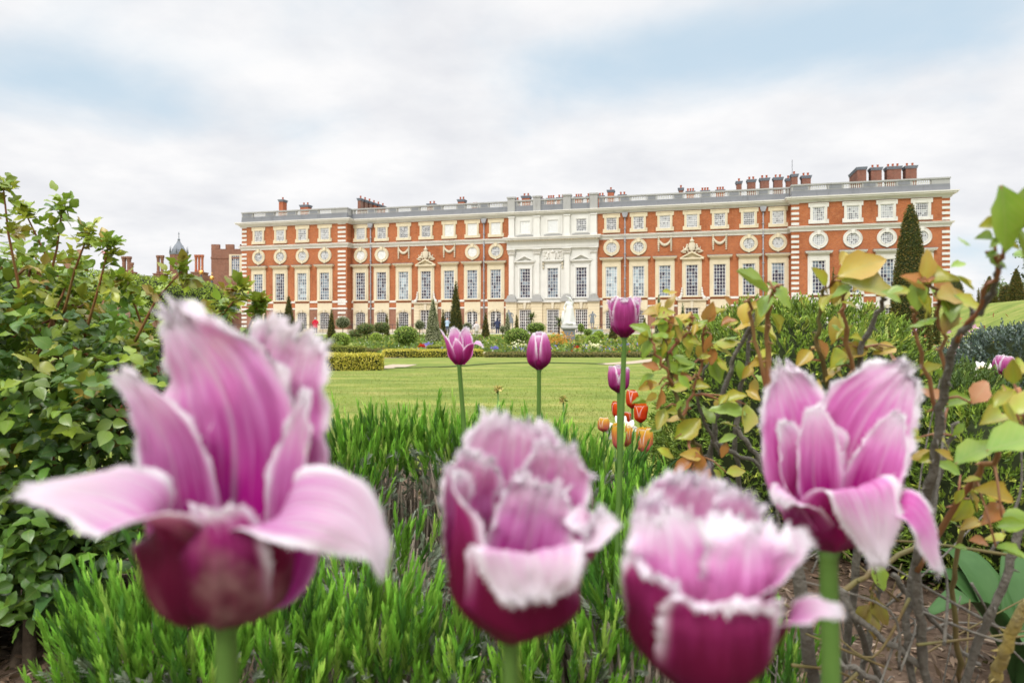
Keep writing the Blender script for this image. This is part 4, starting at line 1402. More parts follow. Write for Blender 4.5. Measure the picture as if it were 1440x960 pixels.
flower_clump(812, 489, 34, 7, FL['r'], 'clump of scarlet flowers between the pedestal and bright box ball')
flower_clump(660, 469, 58, 6, FL['r'], 'scarlet flowers glowing beside the tallest yew cone')
flower_clump(593, 487, 33, 6, FL['r'], 'small scarlet clump above the long golden hedge')
flower_clump(601, 486, 34, 12, FL['v'], 'violet-blue flowers beside the scarlet clump over the golden hedge')
flower_clump(697, 491, 33, 9, FL['v'], 'violet flowers near the foot of the wide leafy shrub')
flower_clump(833, 490.5, 34, 24, (.85, .82, .5), 'pale yellow flowers massed under the bright box ball', n=140)
flower_clump(730, 492, 34, 30, (.85, .82, .55), 'pale cream flowers along the foot of the wide leafy shrub', n=140)
flower_clump(786, 480, 38, 34, (.6, .3, .05), 'rusty orange rose shrub in front of the statue pedestal', 'rusty_shrub', n=260)
flower_clump(879, 487, 34, 8, FL['v'], 'violet flowers behind the stem of the tall purple tulip')
flower_clump(390, 473, 43.5, 16, FL['p'], 'pink flowers topping the bright rose bush near the broad yew cone', n=30)

# ---- small palms
for px, py, Y, lb in ((747, 447, 60, 'small palm rising out of the dark shrub before a tall doorway'), (786, 452, 60, 'small palm standing beside the white statue')):
    x = wx(px, Y); zb = g1(x, Y); zt = wz(py, Y) - zb
    o = empty('palm', (x, Y, zb)); tag(o, lb, 'palm')
    mb = MB(); mb.tube([(0, 0, 0), (.03, 0, zt)], [.09, .06], 6); mb.build('trunk', M['bark'], o)
    n = 90; d = nrm(rdirs(n) + [0, 0, .25]); l_ = rng.uniform(.45, .75, n)
    V, F, T, U = leaves(np.tile([.03, 0, zt], (n, 1)), d, np.tile([0, 0, 1.], (n, 1)) + rdirs(n) * .2, l_, l_ * .12, pick([(2, (.09, .13, .05)), (1, (.15, .17, .07))], n), 'blade')
    ob('fronds', np_mesh('fronds', V, F, M['fol'], T, U), o)

# ---- the tunnel hedge
def tunnel_hedge():
    o = empty('tunnel_hedge', (0, 0, 0)); tag(o, 'tall rounded tunnel hedge of fresh green leaves in front of the old brick court', 'hedge')
    A, B = Vector(gp(-90, 33)), Vector(gp(300, 57))
    t = (B - A).normalized(); nn = Vector((-t.y, t.x)); L = (B - A).length
    zt = 4.75; R = 2.0
    prof = [(-R, 0), (-R, 2.6), (-R * .86, 3.8), (-R * .5, 4.5), (0, zt), (R * .5, 4.5), (R * .86, 3.8), (R, 2.6), (R, 0)]
    V, F = [], []
    for i, s in enumerate((0, .5, L - .9, L - .3, L)):
        k = 1 if i < 3 else (.86 if i == 3 else .5)
        for p, z in prof:
            q = A + t * s + nn * p * k * .95
            V.append((q.x, q.y, g1(q.x, q.y) - .05 + z * (.97 if i < 3 else .97 * (.93 if i == 3 else .8))))
    m_ = MB(); n_ = len(prof)
    F = [(i * n_ + j, (i + 1) * n_ + j, (i + 1) * n_ + j + 1, i * n_ + j + 1) for i in range(4) for j in range(n_ - 1)]
    F += [tuple(range(4 * n_, 5 * n_)), tuple(range(n_ - 1, -1, -1))]
    m_.add(V, F, 0, True); m_.build('dense_core', M['core'], o)
    n = 26000
    pr = np.array(prof); seg = np.hypot(*np.diff(pr, axis=0).T)
    i = rng.choice(len(seg), n, p=seg / seg.sum()); f = rng.random(n)
    c = pr[i] * (1 - f)[:, None] + pr[i + 1] * f[:, None]
    dd = pr[i + 1] - pr[i]; N2 = np.stack([-dd[:, 1], dd[:, 0]], 1); N2 = nrm(N2)
    s = rng.random(n) * L
    k = np.where(s > L - .9, np.sqrt(np.clip(1 - ((s - L + .9) / .95) ** 2, .1, 1)), 1.0)
    tv, nv = np.array(t), np.array(nn)
    XY = np.array(A)[None] + tv[None] * s[:, None] + nv[None] * (c[:, 0] * k)[:, None]
    Z = gh(XY[:, 0], XY[:, 1]) + c[:, 1] * (.75 + .25 * k)
    N = np.concatenate([nv[None] * N2[:, :1] + tv[None] * (1 - k)[:, None], N2[:, 1:]], 1)
    # end face
    ne = 5200; e = rng.integers(len(pr), size=ne); fr = np.sqrt(rng.random(ne)); cc = pr[e] * fr[:, None] + np.array([0, 1.8]) * (1 - fr[:, None])
    sg = np.where(rng.random(ne) < .5, 1.0, 0.0)[:, None]
    XYe = (np.array(B)[None] * sg + np.array(A)[None] * (1 - sg)) + nv[None] * (cc[:, :1] * .75); Ze = gh(XYe[:, 0], XYe[:, 1]) + cc[:, 1] * .9
    P = np.concatenate([np.column_stack([XY, Z]), np.column_stack([XYe, Ze])]); N = np.concatenate([N, np.column_stack([tv[None, :] * (sg * 2 - 1), np.full((ne, 1), .1)])]); n += ne
    bmp = np.array([mnoise.noise((p[0] * .9, p[1] * .9, p[2] * 1.2)) for p in P])
    P = P + nrm(N) * (bmp * .12 + (rng.random(n) - .6) * .15)[:, None]
    ln = .13 * (.7 + .6 * rng.random(n))
    V, F, T, U = leaves(P, nrm(N * .5 + rdirs(n) * .8 + [0, 0, -.2]), nrm(N + rdirs(n) * .5), ln, ln * .62, pick([(4, (.32, .42, .05)), (3, (.23, .33, .04)), (2, (.14, .21, .03))], n), 'diamond')
    ob('foliage', np_mesh('foliage', V, F, M['fol'], T, U), o)


tunnel_hedge()


# ---- far trees over the bank and a cedar
def far_tree(px, ytop, Y, wpx, label, pal_, name='tree', n=2600, flat=False, group='trees beyond the grass bank'):
    x = wx(px, Y); zb = g1(x, Y); H = wz(ytop, Y) - zb; R = wpx / 960 * Y / 2
    o = empty(name, (x, Y, zb)); tag(o, label, 'tree', group)
    m_ = MB(); m_.tube([(0, 0, -.2), (.1, 0, H * .4), (0, .1, H * .85)], [R * .09, R * .07, R * .02], 7)
    tips = []
    for k in range(16):
        a = k * 2.4; z = H * (.35 + .55 * k / 16); r = R * (.95 if flat else math.sin(PI * (.2 + .75 * k / 16))) * rng.uniform(.7, 1)
        p = Vector((r * math.cos(a), r * math.sin(a), z + (0 if flat else r * .35)))
        m_.tube([(0, 0, z - .2), p * .55 + Vector((0, 0, z * .45)), p], [R * .035, R * .02, R * .006], 5); tips.append(p)
    m_.build('trunk', M['bark'], o)
    i = rng.integers(len(tips), size=n); tp = np.array(tips)[i]
    back = np.column_stack([tp[:, 0] * rng.uniform(.45, 1.05, n), tp[:, 1] * rng.uniform(.45, 1.05, n), tp[:, 2]])
    P = back + rng.normal(size=(n, 3)) * R * np.array([.16, .16, .035 if flat else .13])
    ln = R * .09 * (.7 + .6 * rng.random(n))
    V, F, T, U = leaves(P, rdirs(n), nrm(rdirs(n) + [0, 0, .8]), ln, ln * .6, pick(pal_, n), 'diamond')
    ob('crown', np_mesh('crown', V, F, M['fol'], T, U), o)


far_tree(1492, 318, 58, 96, 'dark cedar with flat spreading branches above the bank', [(3, (.035, .05, .03)), (2, (.06, .07, .04))], 'cedar_tree', 6000, True)
far_tree(1402, 392, 110, 50, 'pale green round tree far beyond the bank', [(3, (.12, .19, .05)), (2, (.16, .23, .07))], n=2500)
far_tree(1448, 388, 115, 40, 'darker far tree behind the bank yews', [(3, (.07, .11, .04)), (2, (.1, .15, .05))], n=2500)
far_tree(1350, 425, 110, 40, 'low far tree just past the palace end wall', [(3, (.08, .13, .04)), (2, (.12, .17, .05))], n=2000)


# ------------------------------------------------------------------ statues, trough, people
def skin_figure(name, verts, edges, radii, material, parent, sub=2, root=0):
    me = bpy.data.meshes.new(name); me.from_pydata(verts, edges, [])
    o = ob(name, me, parent)
    md = o.modifiers.new('skin', 'SKIN')
    md.use_smooth_shade = True
    for i, r in enumerate(radii):
        sv = me.skin_vertices[0].data[i]
        sv.radius = (r, r) if not hasattr(r, '__len__') else r
        sv.use_root = i == root
    s = o.modifiers.new('sub', 'SUBSURF'); s.levels = sub; s.render_levels = sub
    dg = bpy.context.evaluated_depsgraph_get()
    m2 = bpy.data.meshes.new_from_object(o.evaluated_get(dg))
    o.modifiers.clear(); o.data = m2
    m2.materials.clear(); m2.materials.append(material)
    return o


def body(name, material, parent, h=1.7, lean=0, arms=None, legs=None):
    """Standing figure, pelvis at vertex 0."""
    k = h / 1.7
    A = arms or ((.28, .0, 1.12), (.30, -.12, .90), (-.28, .0, 1.12), (-.30, -.12, .90))
    Lg = legs or ((.10, -.02, .50), (.11, .0, .07), (-.10, .0, .50), (-.11, .02, .07))
    v = [(0, 0, .95), (0, .01, 1.12), (0, .0, 1.32), (0, 0, 1.43), (0, -.01, 1.50), (0, -.015, 1.58), (0, -.01, 1.67),
         (.17, 0, 1.38), A[0], A[1], (-.17, 0, 1.38), A[2], A[3],
         (.09, 0, .88), Lg[0], Lg[1], (Lg[1][0] + .01, Lg[1][1] - .13, .03), (-.09, 0, .88), Lg[2], Lg[3], (Lg[3][0] - .01, Lg[3][1] - .13, .03)]
    e = [(0, 1), (1, 2), (2, 3), (3, 4), (4, 5), (5, 6), (2, 7), (7, 8), (8, 9), (2, 10), (10, 11), (11, 12), (0, 13), (13, 14), (14, 15), (15, 16), (0, 17), (17, 18), (18, 19), (19, 20)]
    r = [(.16, .12), (.14, .11), (.17, .12), .055, .07, .095, .06, .065, .045, .032, .065, .045, .032, .09, .06, .042, .035, .09, .06, .042, .035]
    v = [(x * k + lean * z * z * .1, y * k, z * k) for x, y, z in v]
    return skin_figure(name, v, e, [(q[0] * k, q[1] * k) if isinstance(q, tuple) else q * k for q in r], material, parent)


def drape(m_, x, z0, z1, r0, r1, seed, n=22, mi=0, y=0):
    """A fluted hanging cloth from waist to hem."""
    rr = random.Random(seed)
    ph = [rr.uniform(0, 6) for _ in range(3)]
    vs, fs = [], []
    H = 9
    for i in range(H):
        f = i / (H - 1); z = z1 + (z0 - z1) * f; r = r1 + (r0 - r1) * f
        for k in range(n):
            a = 2 * PI * k / n
            q = r * (1 + (.03 + .12 * f) * math.sin(5 * a + ph[0] + f * 2) + .05 * f * math.sin(9 * a + ph[1]))
            vs.append((x * (1 - f) + q * math.cos(a), y + q * .8 * math.sin(a), z))
    for i in range(H - 1):
        for k in range(n): fs.append((i * n + k, (i + 1) * n + k, (i + 1) * n + (k + 1) % n, i * n + (k + 1) % n))
    fs += [tuple(range(n)), tuple((H - 1) * n + k for k in range(n - 1, -1, -1))]
    m_.add(vs, fs, mi, True)


# white marble group on its pedestal
SY = 44.0
sx_ = wx(800, SY); szb = g1(sx_, SY); sp = wz(460, SY)
o = empty('statue_pedestal', (sx_, SY, szb)); tag(o, 'square grey stone pedestal carrying the white marble statue', 'pedestal')
hp = sp - szb; wp_ = 19 / 960 * SY / 2
mb = MB(); mb.box(-wp_ * .84, wp_ * .84, -wp_ * .84, wp_ * .84, .2, hp - .16); mb.box(-wp_ * .6, wp_ * .6, -wp_ * .87, -wp_ * .84, .35, hp - .3); mb.build('die', M['greystone'], o)
mb = MB(); mb.box(-wp_, wp_, -wp_, wp_, -.05, .12); mb.box(-wp_ * .92, wp_ * .92, -wp_ * .92, wp_ * .92, .12, .2); mb.build('base_moulding', M['lead_stone'], o)
mb = MB(); mb.box(-wp_ * .93, wp_ * .93, -wp_ * .93, wp_ * .93, hp - .16, hp - .1); mb.box(-wp_ * 1.1, wp_ * 1.1, -wp_ * 1.1, wp_ * 1.1, hp - .1, hp); mb.build('cap_moulding', M['lead_stone'], o)
st = empty('marble_statue', (sx_, SY, sp)); tag(st, 'white marble draped figure with raised arm on the grey pedestal', 'statue')
body('figure', M['marble'], st, 1.98, .25, arms=((-.02, -.05, 1.60), (-.24, -.1, 1.72), (-.30, .0, 1.08), (-.24, -.2, .92)), legs=((.14, -.1, .5), (.12, .02, .1), (-.08, .02, .5), (-.1, .05, .1)))
mb = MB(); drape(mb, .05, .12, 1.35, .42, .2, 3); drape(mb, -.1, .1, .9, .34, .2, 8, y=.05)
for k in range(14):
    a = k * 2.4; mb.ball((.36 * math.cos(a) * (k % 3) / 2, .3 * math.sin(a), .14 + .04 * (k % 4)), .14, 6, 0, (1.2, 1, .8))
mb.build('drapery', M['marble'], st)
mb = MB(); mb.tube([(-.3, .02, .1), (-.38, .0, .6), (-.33, 0, 1.05)], [.17, .13, .08], 8); mb.box(-.5, .5, -.4, .4, 0, .1); mb.build('tree_stump_support', M['marble'], st)

# lead statues on the terrace
for px, Y, h, ln_, lb in ((719, 70, 1.9, -1.1, 'dark lead statue of a leaning figure beside the thin holly cone'), (833, 70, 1.75, .15, 'dark lead statue of an upright figure above the flower trough')):
    x = wx(px, Y)
    o = empty('lead_statue', (x, Y, GZ)); tag(o, lb, 'statue', None)
    mb = MB(); mb.box(-.38, .38, -.38, .38, 0, .55); mb.box(-.44, .44, -.44, .44, .55, .63); mb.build('plinth', M['carving'], o)
    q = empty('figure_base', (0, 0, .63)); q.parent = o
    bpy.data.objects.remove(q)
    fb = body('figure', M['lead'], o, h, ln_, arms=((.34, -.1, 1.2), (.2, -.2, 1.0), (-.35, 0, 1.2), (-.22, -.1, .98)))
    fb.location = (0, 0, .63)
    m_ = MB(); drape(m_, 0, .5, 1.05, .24, .19, 5); m_.build('drapery', M['lead'], o, (0, 0, .63))

o = empty('stone_trough', (wx(838.5, 66), 66, g1(wx(838.5, 66), 66))); tag(o, 'pale green lead trough planted with small bright flowers', 'planter')
mb = MB(); w_ = 18 / 960 * 66 / 2; mb.prism([(-w_ * .92, .1), (w_ * .92, .1), (w_, .75), (-w_, .75)], -.35, .35); mb.box(-w_ - .05, w_ + .05, -.4, .4, .75, .84); mb.build('trough', M['verdigris'], o)
mb = MB(); mb.box(-w_ * .8, w_ * .8, -.3, .3, 0, .1); mb.build('foot', M['verdigris'], o)
n = 160; p = np.stack([rng.uniform(-w_ * .9, w_ * .9, n), rng.uniform(-.25, .25, n), rng.uniform(.84, 1.05, n)], 1); s = np.full(n, .09)
V, F, T, U = leaves(p, nrm(rdirs(n) + [0, 0, .7]), rdirs(n), s, s * .8, pick([(3, (.12, .2, .05)), (1, FL['r']), (1, FL['y']), (1, FL['v'])], n), 'diamond')
ob('plants', np_mesh('plants', V, F, M['flower'], T, U), o)

SKIN = plain('skin', (.55, .33, .25), .6, .3)


def person(px, Y, h, coat_c, hair_c, legs_c, label, long=True, zb=None, facing=0):
    x = wx(px, Y)
    o = empty('person', (x, Y, zb if zb is not None else g1(x, Y)), facing); tag(o, label, 'person')
    k = h / 1.7
    fig = body('figure', SKIN, o, h)
    cm = plain('coat_cloth', coat_c, .8, .15, noise=.6, nscale=9)
    m_ = MB()
    z0 = .62 if long else .88
    prof = [(.215, z0), (.205, .8), (.185, 1.05), (.195, 1.25), (.19, 1.36), (.13, 1.43), (.075, 1.47)]
    m_.lathe([(r * k, z * k) for r, z in prof], 16, 0, (0, 0, 0), True, None, 1.08, .78)
    for s in (-1, 1):
        m_.tube([(s * .18 * k, 0, 1.38 * k), (s * .27 * k, .01, 1.12 * k), (s * .29 * k, -.12 * k, .92 * k)], [.085 * k, .072 * k, .06 * k], 10)
    m_.ball((0, 0.08 * k, 1.44 * k), .12 * k, 8, 0, (1.1, .7, .6))
    m_.build('coat', cm, o)
    m_ = MB()
    for s in (-1, 1):
        m_.tube([(s * .09 * k, 0, .9 * k), (s * .10 * k, -.01, .5 * k), (s * .11 * k, .0, .08 * k)], [.105 * k, .078 * k, .062 * k], 10)
        m_.ball((s * .115 * k, -.05 * k, .055 * k), .07 * k, 7, 0, (.75, 1.7, .75))
    m_.build('trousers', plain('trouser_cloth', legs_c, .8, .15), o)
    m_ = MB(); m_.ball((0, .035 * k, 1.60 * k), .118 * k, 10, 0, (.9, .98, 1.08)); m_.ball((0, .07 * k, 1.52 * k), .095 * k, 8, 0, (1, .7, .9)); m_.build('hair', plain('hair', hair_c, .7, .3, noise=1, nscale=30), o)
    m_ = MB()
    m_.ball((0, -.108 * k, 1.57 * k), .018 * k, 6)
    for s in (-1, 1): m_.ball((s * .035 * k, -.09 * k, 1.605 * k), .012 * k, 6)
    m_.build('face', SKIN, o)


person(443.5, 70.5, 1.7, (.66, .02, .05), (.5, .5, .5), (.03, .035, .06), 'grey-haired person in a long red coat seen from behind on the terrace', zb=GZ + .01, facing=PI)
person(629, 71, 1.66, (.45, .6, .75), (.25, .12, .05), (.1, .12, .2), 'person in a light blue top half hidden by the tallest yew cone', False, GZ + .01, 0)
person(670, 66.0, 1.62, (.8, .72, .72), (.5, .35, .25), (.6, .55, .55), 'person in pale clothes walking near the tallest yew cone', True, None, .6)
person(699.5, 70, 1.62, (.05, .06, .12), (.03, .03, .05), (.05, .06, .12), 'person in navy clothes by the thin holly cone', True, GZ + .01, PI)
# ------------------------------------------------------------------ tulips
def petalmat(name, inner, deep, mid, pale, lo, hi, streak=.5, bloom=0):
    """Petal colour by its own u (across) and v (base to tip): deep at the base, pale at the fringe."""
    m, t, b = mat(name)
    uv = nd(t, 'ShaderNodeUVMap'); s = nd(t, 'ShaderNodeSeparateXYZ'); lk(t, uv.outputs[0], s.inputs[0])
    a = mth(t, 'ABSOLUTE', mth(t, 'SUBTRACT', mth(t, 'MULTIPLY', s.outputs[0], 2.0), 1.0))
    oi = nd(t, 'ShaderNodeObjectInfo')
    cm = nd(t, 'ShaderNodeCombineXYZ')
    lk(t, mth(t, 'MULTIPLY', s.outputs[0], 26.0), cm.inputs[0]); lk(t, mth(t, 'MULTIPLY', s.outputs[1], 2.6), cm.inputs[1]); lk(t, mth(t, 'MULTIPLY', oi.outputs['Random'], 50.0), cm.inputs[2])
    n = nd(t, 'ShaderNodeTexNoise'); n.inputs['Scale'].default_value = 1.0; n.inputs['Detail'].default_value = 5; n.inputs['Roughness'].default_value = .6
    lk(t, cm.outputs[0], n.inputs['Vector'])
    e = mth(t, 'MAXIMUM', mth(t, 'MULTIPLY', a, mth(t, 'ADD', .55, mth(t, 'MULTIPLY', s.outputs[1], .5))), s.outputs[1])
    e = mth(t, 'ADD', e, mth(t, 'MULTIPLY', mth(t, 'SUBTRACT', n.outputs[0], .5), streak))
    f = sm(t, e, lo, hi)
    c = ramp(t, f, [(0, deep), (.28, tuple(.55 * q + .45 * r for q, r in zip(mid, deep))), (.58, mid), (1, pale)])
    if inner:
        rib = mth(t, 'SUBTRACT', 1.0, sm(t, a, .0, .07))
        c = mixc(t, mth(t, 'MULTIPLY', rib, .35), c, pale)
    if streak > .3 and pale[0] > .8:
        ed = mth(t, 'MAXIMUM', mth(t, 'MULTIPLY', sm(t, a, .74, .98), sm(t, s.outputs[1], .3, .6)), sm(t, s.outputs[1], .84, 1.0))
        ed = mth(t, 'MULTIPLY', mth(t, 'MULTIPLY', ed, mth(t, 'ADD', .45, n.outputs[0])), .95, True)
        c = mixc(t, ed, c, (.97, .93, .96))
    if bloom:
        g = nd(t, 'ShaderNodeTexNoise'); g.inputs['Scale'].default_value = 3.2; g.inputs['Detail'].default_value = 6; g.inputs['Roughness'].default_value = .65
        lk(t, cm.outputs[0], g.inputs['Vector'])
        n3 = nd(t, 'ShaderNodeTexNoise'); n3.inputs['Scale'].default_value = 45; n3.inputs['Detail'].default_value = 4
        tc_ = nd(t, 'ShaderNodeTexCoord'); lk(t, tc_.outputs['Object'], n3.inputs['Vector'])
        c = mixc(t, mth(t, 'MULTIPLY', sm(t, n3.outputs[0], .48, .72), bloom), c, (.62, .42, .36))
    lk(t, c, b.inputs['Base Color'])
    b.inputs['Roughness'].default_value = .42; b.inputs['Specular IOR Level'].default_value = .3
    
    tr = nd(t, 'ShaderNodeBsdfTranslucent'); lk(t, c, tr.inputs[0])
    mx = nd(t, 'ShaderNodeMixShader'); mx.inputs[0].default_value = .62 if inner else .5
    lk(t, b.outputs[0], mx.inputs[1]); lk(t, tr.outputs[0], mx.inputs[2]); lk(t, mx.outputs[0], t.nodes['Material Output'].inputs[0])
    bp = nd(t, 'ShaderNodeBump'); bp.inputs['Strength'].default_value = .5; bp.inputs['Distance'].default_value = .003
    lk(t, n.outputs[0], bp.inputs['Height']); lk(t, bp.outputs[0], b.inputs['Normal'])
    return m


PALE = (.97, .87, .95)
PI_ = petalmat('petal_inside', True, (.66, .006, .38), (.93, .36, .79), PALE, .30, .96, .6)
PIW = petalmat('petal_inside_white', True, (.66, .006, .38), (.94, .46, .83), (.97, .91, .96), .24, .88, .7)
PO_ = petalmat('petal_outside', False, (.17, .010, .050), (.45, .04, .24), (.86, .66, .80), .45, 1.12, .45, .5)
PO2 = petalmat('petal_outside_dark', False, (.19, .008, .055), (.45, .045, .22), (.86, .62, .78), .42, 1.10, .35)
PO3 = petalmat('petal_outside_magenta', False, (.36, .015, .16), (.60, .13, .40), (.87, .66, .80), .25, 1.08, .4)
PALEOUT = petalmat('petal_outside_pale', False, (.52, .05, .28), (.90, .40, .74), (.96, .82, .93), .34, .98, .5)
OR_I = petalmat('orange_inside', True, (.75, .18, .02), (.82, .16, .02), (.85, .25, .03), .2, 1, .3)
OR_O = petalmat('orange_outside', False, (.72, .05, .015), (.80, .10, .015), (.85, .20, .02), .2, 1.05, .4)
YE_I = petalmat('yellow_inside', True, (.85, .55, .05), (.85, .6, .08), (.9, .65, .1), .2, 1, .3)
YE_O = petalmat('yellow_flamed', False, (.70, .16, .18), (.82, .38, .10), (.88, .62, .08), .25, .95, .4)
STEM = plain('tulip_stem', (.075, .16, .03), .5, .3, noise=1, nscale=30, c2=(.12, .22, .045))
ANTH = plain('anther', (.05, .02, .06), .7, .2)
TLEAF = plain('tulip_leaf', (.028, .075, .018), .6, .2, noise=1, nscale=20, c2=(.05, .11, .03))


def spl(rows, n):
    """Catmull-Rom through the rows, n samples."""
    R = np.asarray(rows, float); k = len(R)
    d = np.concatenate([[0], np.cumsum(np.sqrt(np.linalg.norm(np.diff(R[:, :3], axis=0), axis=1)) + 1e-6)])
    d /= d[-1]
    # mostly even in v, following chord length
    out = []
    for v in np.linspace(0, 1, n):
        i = min(max(np.searchsorted(d, v) - 1, 0), k - 2)
        t = (v - d[i]) / (d[i + 1] - d[i])
        p0, p1, p2, p3 = R[max(i - 1, 0)], R[i], R[i + 1], R[min(i + 2, k - 1)]
        out.append(.5 * ((2 * p1) + (-p0 + p2) * t + (2 * p0 - 5 * p1 + 4 * p2 - p3) * t * t + (-p0 + 3 * p1 - 3 * p2 + p3) * t ** 3))
    return np.array(out)


def petal_mesh(rows, cup, mats, sc_, seed, ruffle=.05, fringe=1.0, nv=36, ns=25, freq=5, vb=.42):
    crinkle = min(1.0, fringe * 1.6) * min(1.35, ruffle / .11)
    vb = vb + .14 * (fringe > .5)
    """rows: x, y, z, half width, inside normal (px units) -> mesh with an inside and an outside skin and a fringed edge."""
    r = np.random.default_rng(seed)
    A = spl(rows, nv)
    C, hw, N = A[:, :3], np.maximum(A[:, 3], .5), nrm(A[:, 4:7])
    T = nrm(np.gradient(C, axis=0))
    N = nrm(N - T * np.sum(N * T, 1, keepdims=True))
    S = np.cross(T, N)
    s = np.linspace(-1, 1, ns)
    v = np.linspace(0, 1, nv)
    ph = r.uniform(0, 6.28, 4)
    cups = np.broadcast_to(np.interp(v, np.linspace(0, 1, len(cup)), cup) if hasattr(cup, '__len__') else np.full(nv, cup), (nv,))
    ss, vv = np.meshgrid(s, v)
    bend = np.abs(ss) ** 2 * cups[:, None]
    ruf = ruffle * smooth(.3, 1, vv) * np.abs(ss) ** 1.5 * (np.sin(freq * 3.1 * vv + ph[0] + ss * 1.3) + .5 * np.sin(freq * 6.3 * vv + ph[1])) + ruffle * .7 * smooth(.6, 1, vv) * np.sin(ss * freq + ph[2])
    base = 2.2 * np.maximum(hw, .25 * hw.max())
    lat = ss * (1 - .22 * np.clip(np.abs(bend), 0, 1.2) * np.abs(ss))
    Pn = C[:, None] + S[:, None] * (hw[:, None] * lat)[..., None] + N[:, None] * (hw[:, None] * bend + base[:, None] * ruf * .6)[..., None]
    # slight groove of the midrib and fine lengthwise ribs
    Pn -= N[:, None] * (hw[:, None] * .05 * np.exp(-(ss / .12) ** 2))[..., None]
    # crinkles and ragged rim
    ew = np.maximum(smooth(.55, 1, np.abs(ss)) * smooth(.25, .6, vv), smooth(.72, 1, vv))
    o_ = seed * 7.31
    px_scale = hw.max()
    cr = np.array([[mnoise.noise((a_ * 5.5 + o_, b_ * 9.0, o_)) + .6 * mnoise.noise((a_ * 13 + o_, b_ * 19.0, 2.0)) for a_ in s] for b_ in v])
    Pn += N[:, None] * (ew * cr * px_scale * .11 * crinkle + .018 * px_scale * crinkle * np.sin(ss * 19 + 2.5 * cr) * smooth(.1, .5, vv))[..., None]
    rg = np.array([[mnoise.noise((a_ * 8 + o_, b_ * 16.0, 5.0 + o_)) for a_ in s] for b_ in v])
    Pn += (S[:, None] * (np.sign(ss) * smooth(.8, 1, np.abs(ss)) * smooth(.3, .6, vv) * rg * px_scale * .17 * crinkle)[..., None] + T[:, None] * (smooth(.86, 1, vv) * rg * px_scale * .30 * crinkle)[..., None])
    th = .012 * hw.max()
    Po = Pn - N[:, None] * th
    V = np.concatenate([Pn.reshape(-1, 3), Po.reshape(-1, 3)]); K = nv * ns
    i, j = np.meshgrid(np.arange(nv - 1), np.arange(ns - 1), indexing='ij'); a = (i * ns + j).ravel()
    Fi = np.stack([a, a + 1, a + ns + 1, a + ns], 1)
    Fo = np.stack([a + K, a + ns + K, a + ns + 1 + K, a + 1 + K], 1)
    ring = [k * ns for k in range(nv)] + [(nv - 1) * ns + k for k in range(1, ns)] + [k * ns + ns - 1 for k in range(nv - 2, -1, -1)]
    ring = np.array(ring)
    Fe = np.stack([ring[:-1], ring[1:], ring[1:] + K, ring[:-1] + K], 1)
    UVs = np.stack([(ss + 1) / 2, vv], -1).reshape(-1, 2); UV = np.concatenate([UVs, UVs])
    Vs, Fs, Us, Ms = [V], [Fi, Fo, Fe], [UV], [np.zeros(len(Fi)), np.ones(len(Fo)), np.zeros(len(Fe))]
    if fringe > 0:
        rp = Pn.reshape(-1, 3)[ring]; rv = UVs[ring]
        cen = C[np.clip((rv[:, 1] * (nv - 1)).astype(int) - 3, 0, nv - 1)]
        q, qf, qu = [], [], []
        n = len(V)
        for k in range(len(ring) - 1):
            if rv[k, 1] < vb: continue
            p, p2 = rp[k], rp[k + 1]
            m_ = max(2, int(np.linalg.norm(p2 - p) / (2.4 if fringe > .5 else 1.2)))
            for z in range(m_):
                f0, f1 = z / m_, (z + 1) / m_
                a0, a1 = p + (p2 - p) * f0, p + (p2 - p) * f1
                out = nrm((a0 + a1) / 2 - cen[k]); vi = min(int(rv[k, 1] * (nv - 1)), nv - 1)
                L = fringe * r.uniform(1.5, 5.0)
                tip = (a0 + a1) / 2 + (out + T[vi] * .5 + r.normal(size=3) * .35) * L
                q += [a0, a1, (a1 * .3 + tip * .7) + (a1 - a0) * .1, tip]; qu += [rv[k], rv[k], (rv[k, 0], 1), (rv[k, 0], 1)]
                qf.append((n, n + 1, n + 2, n + 3)); n += 4
        if q:
            Vs.append(np.array(q)); Fs.append(np.array(qf)); Us.append(np.array(qu)); Ms.append(np.zeros(len(qf)))
    return np_mesh('petal', np.concatenate(Vs) * sc_, np.concatenate(Fs), list(mats), None, np.concatenate(Us), np.concatenate(Ms), True)


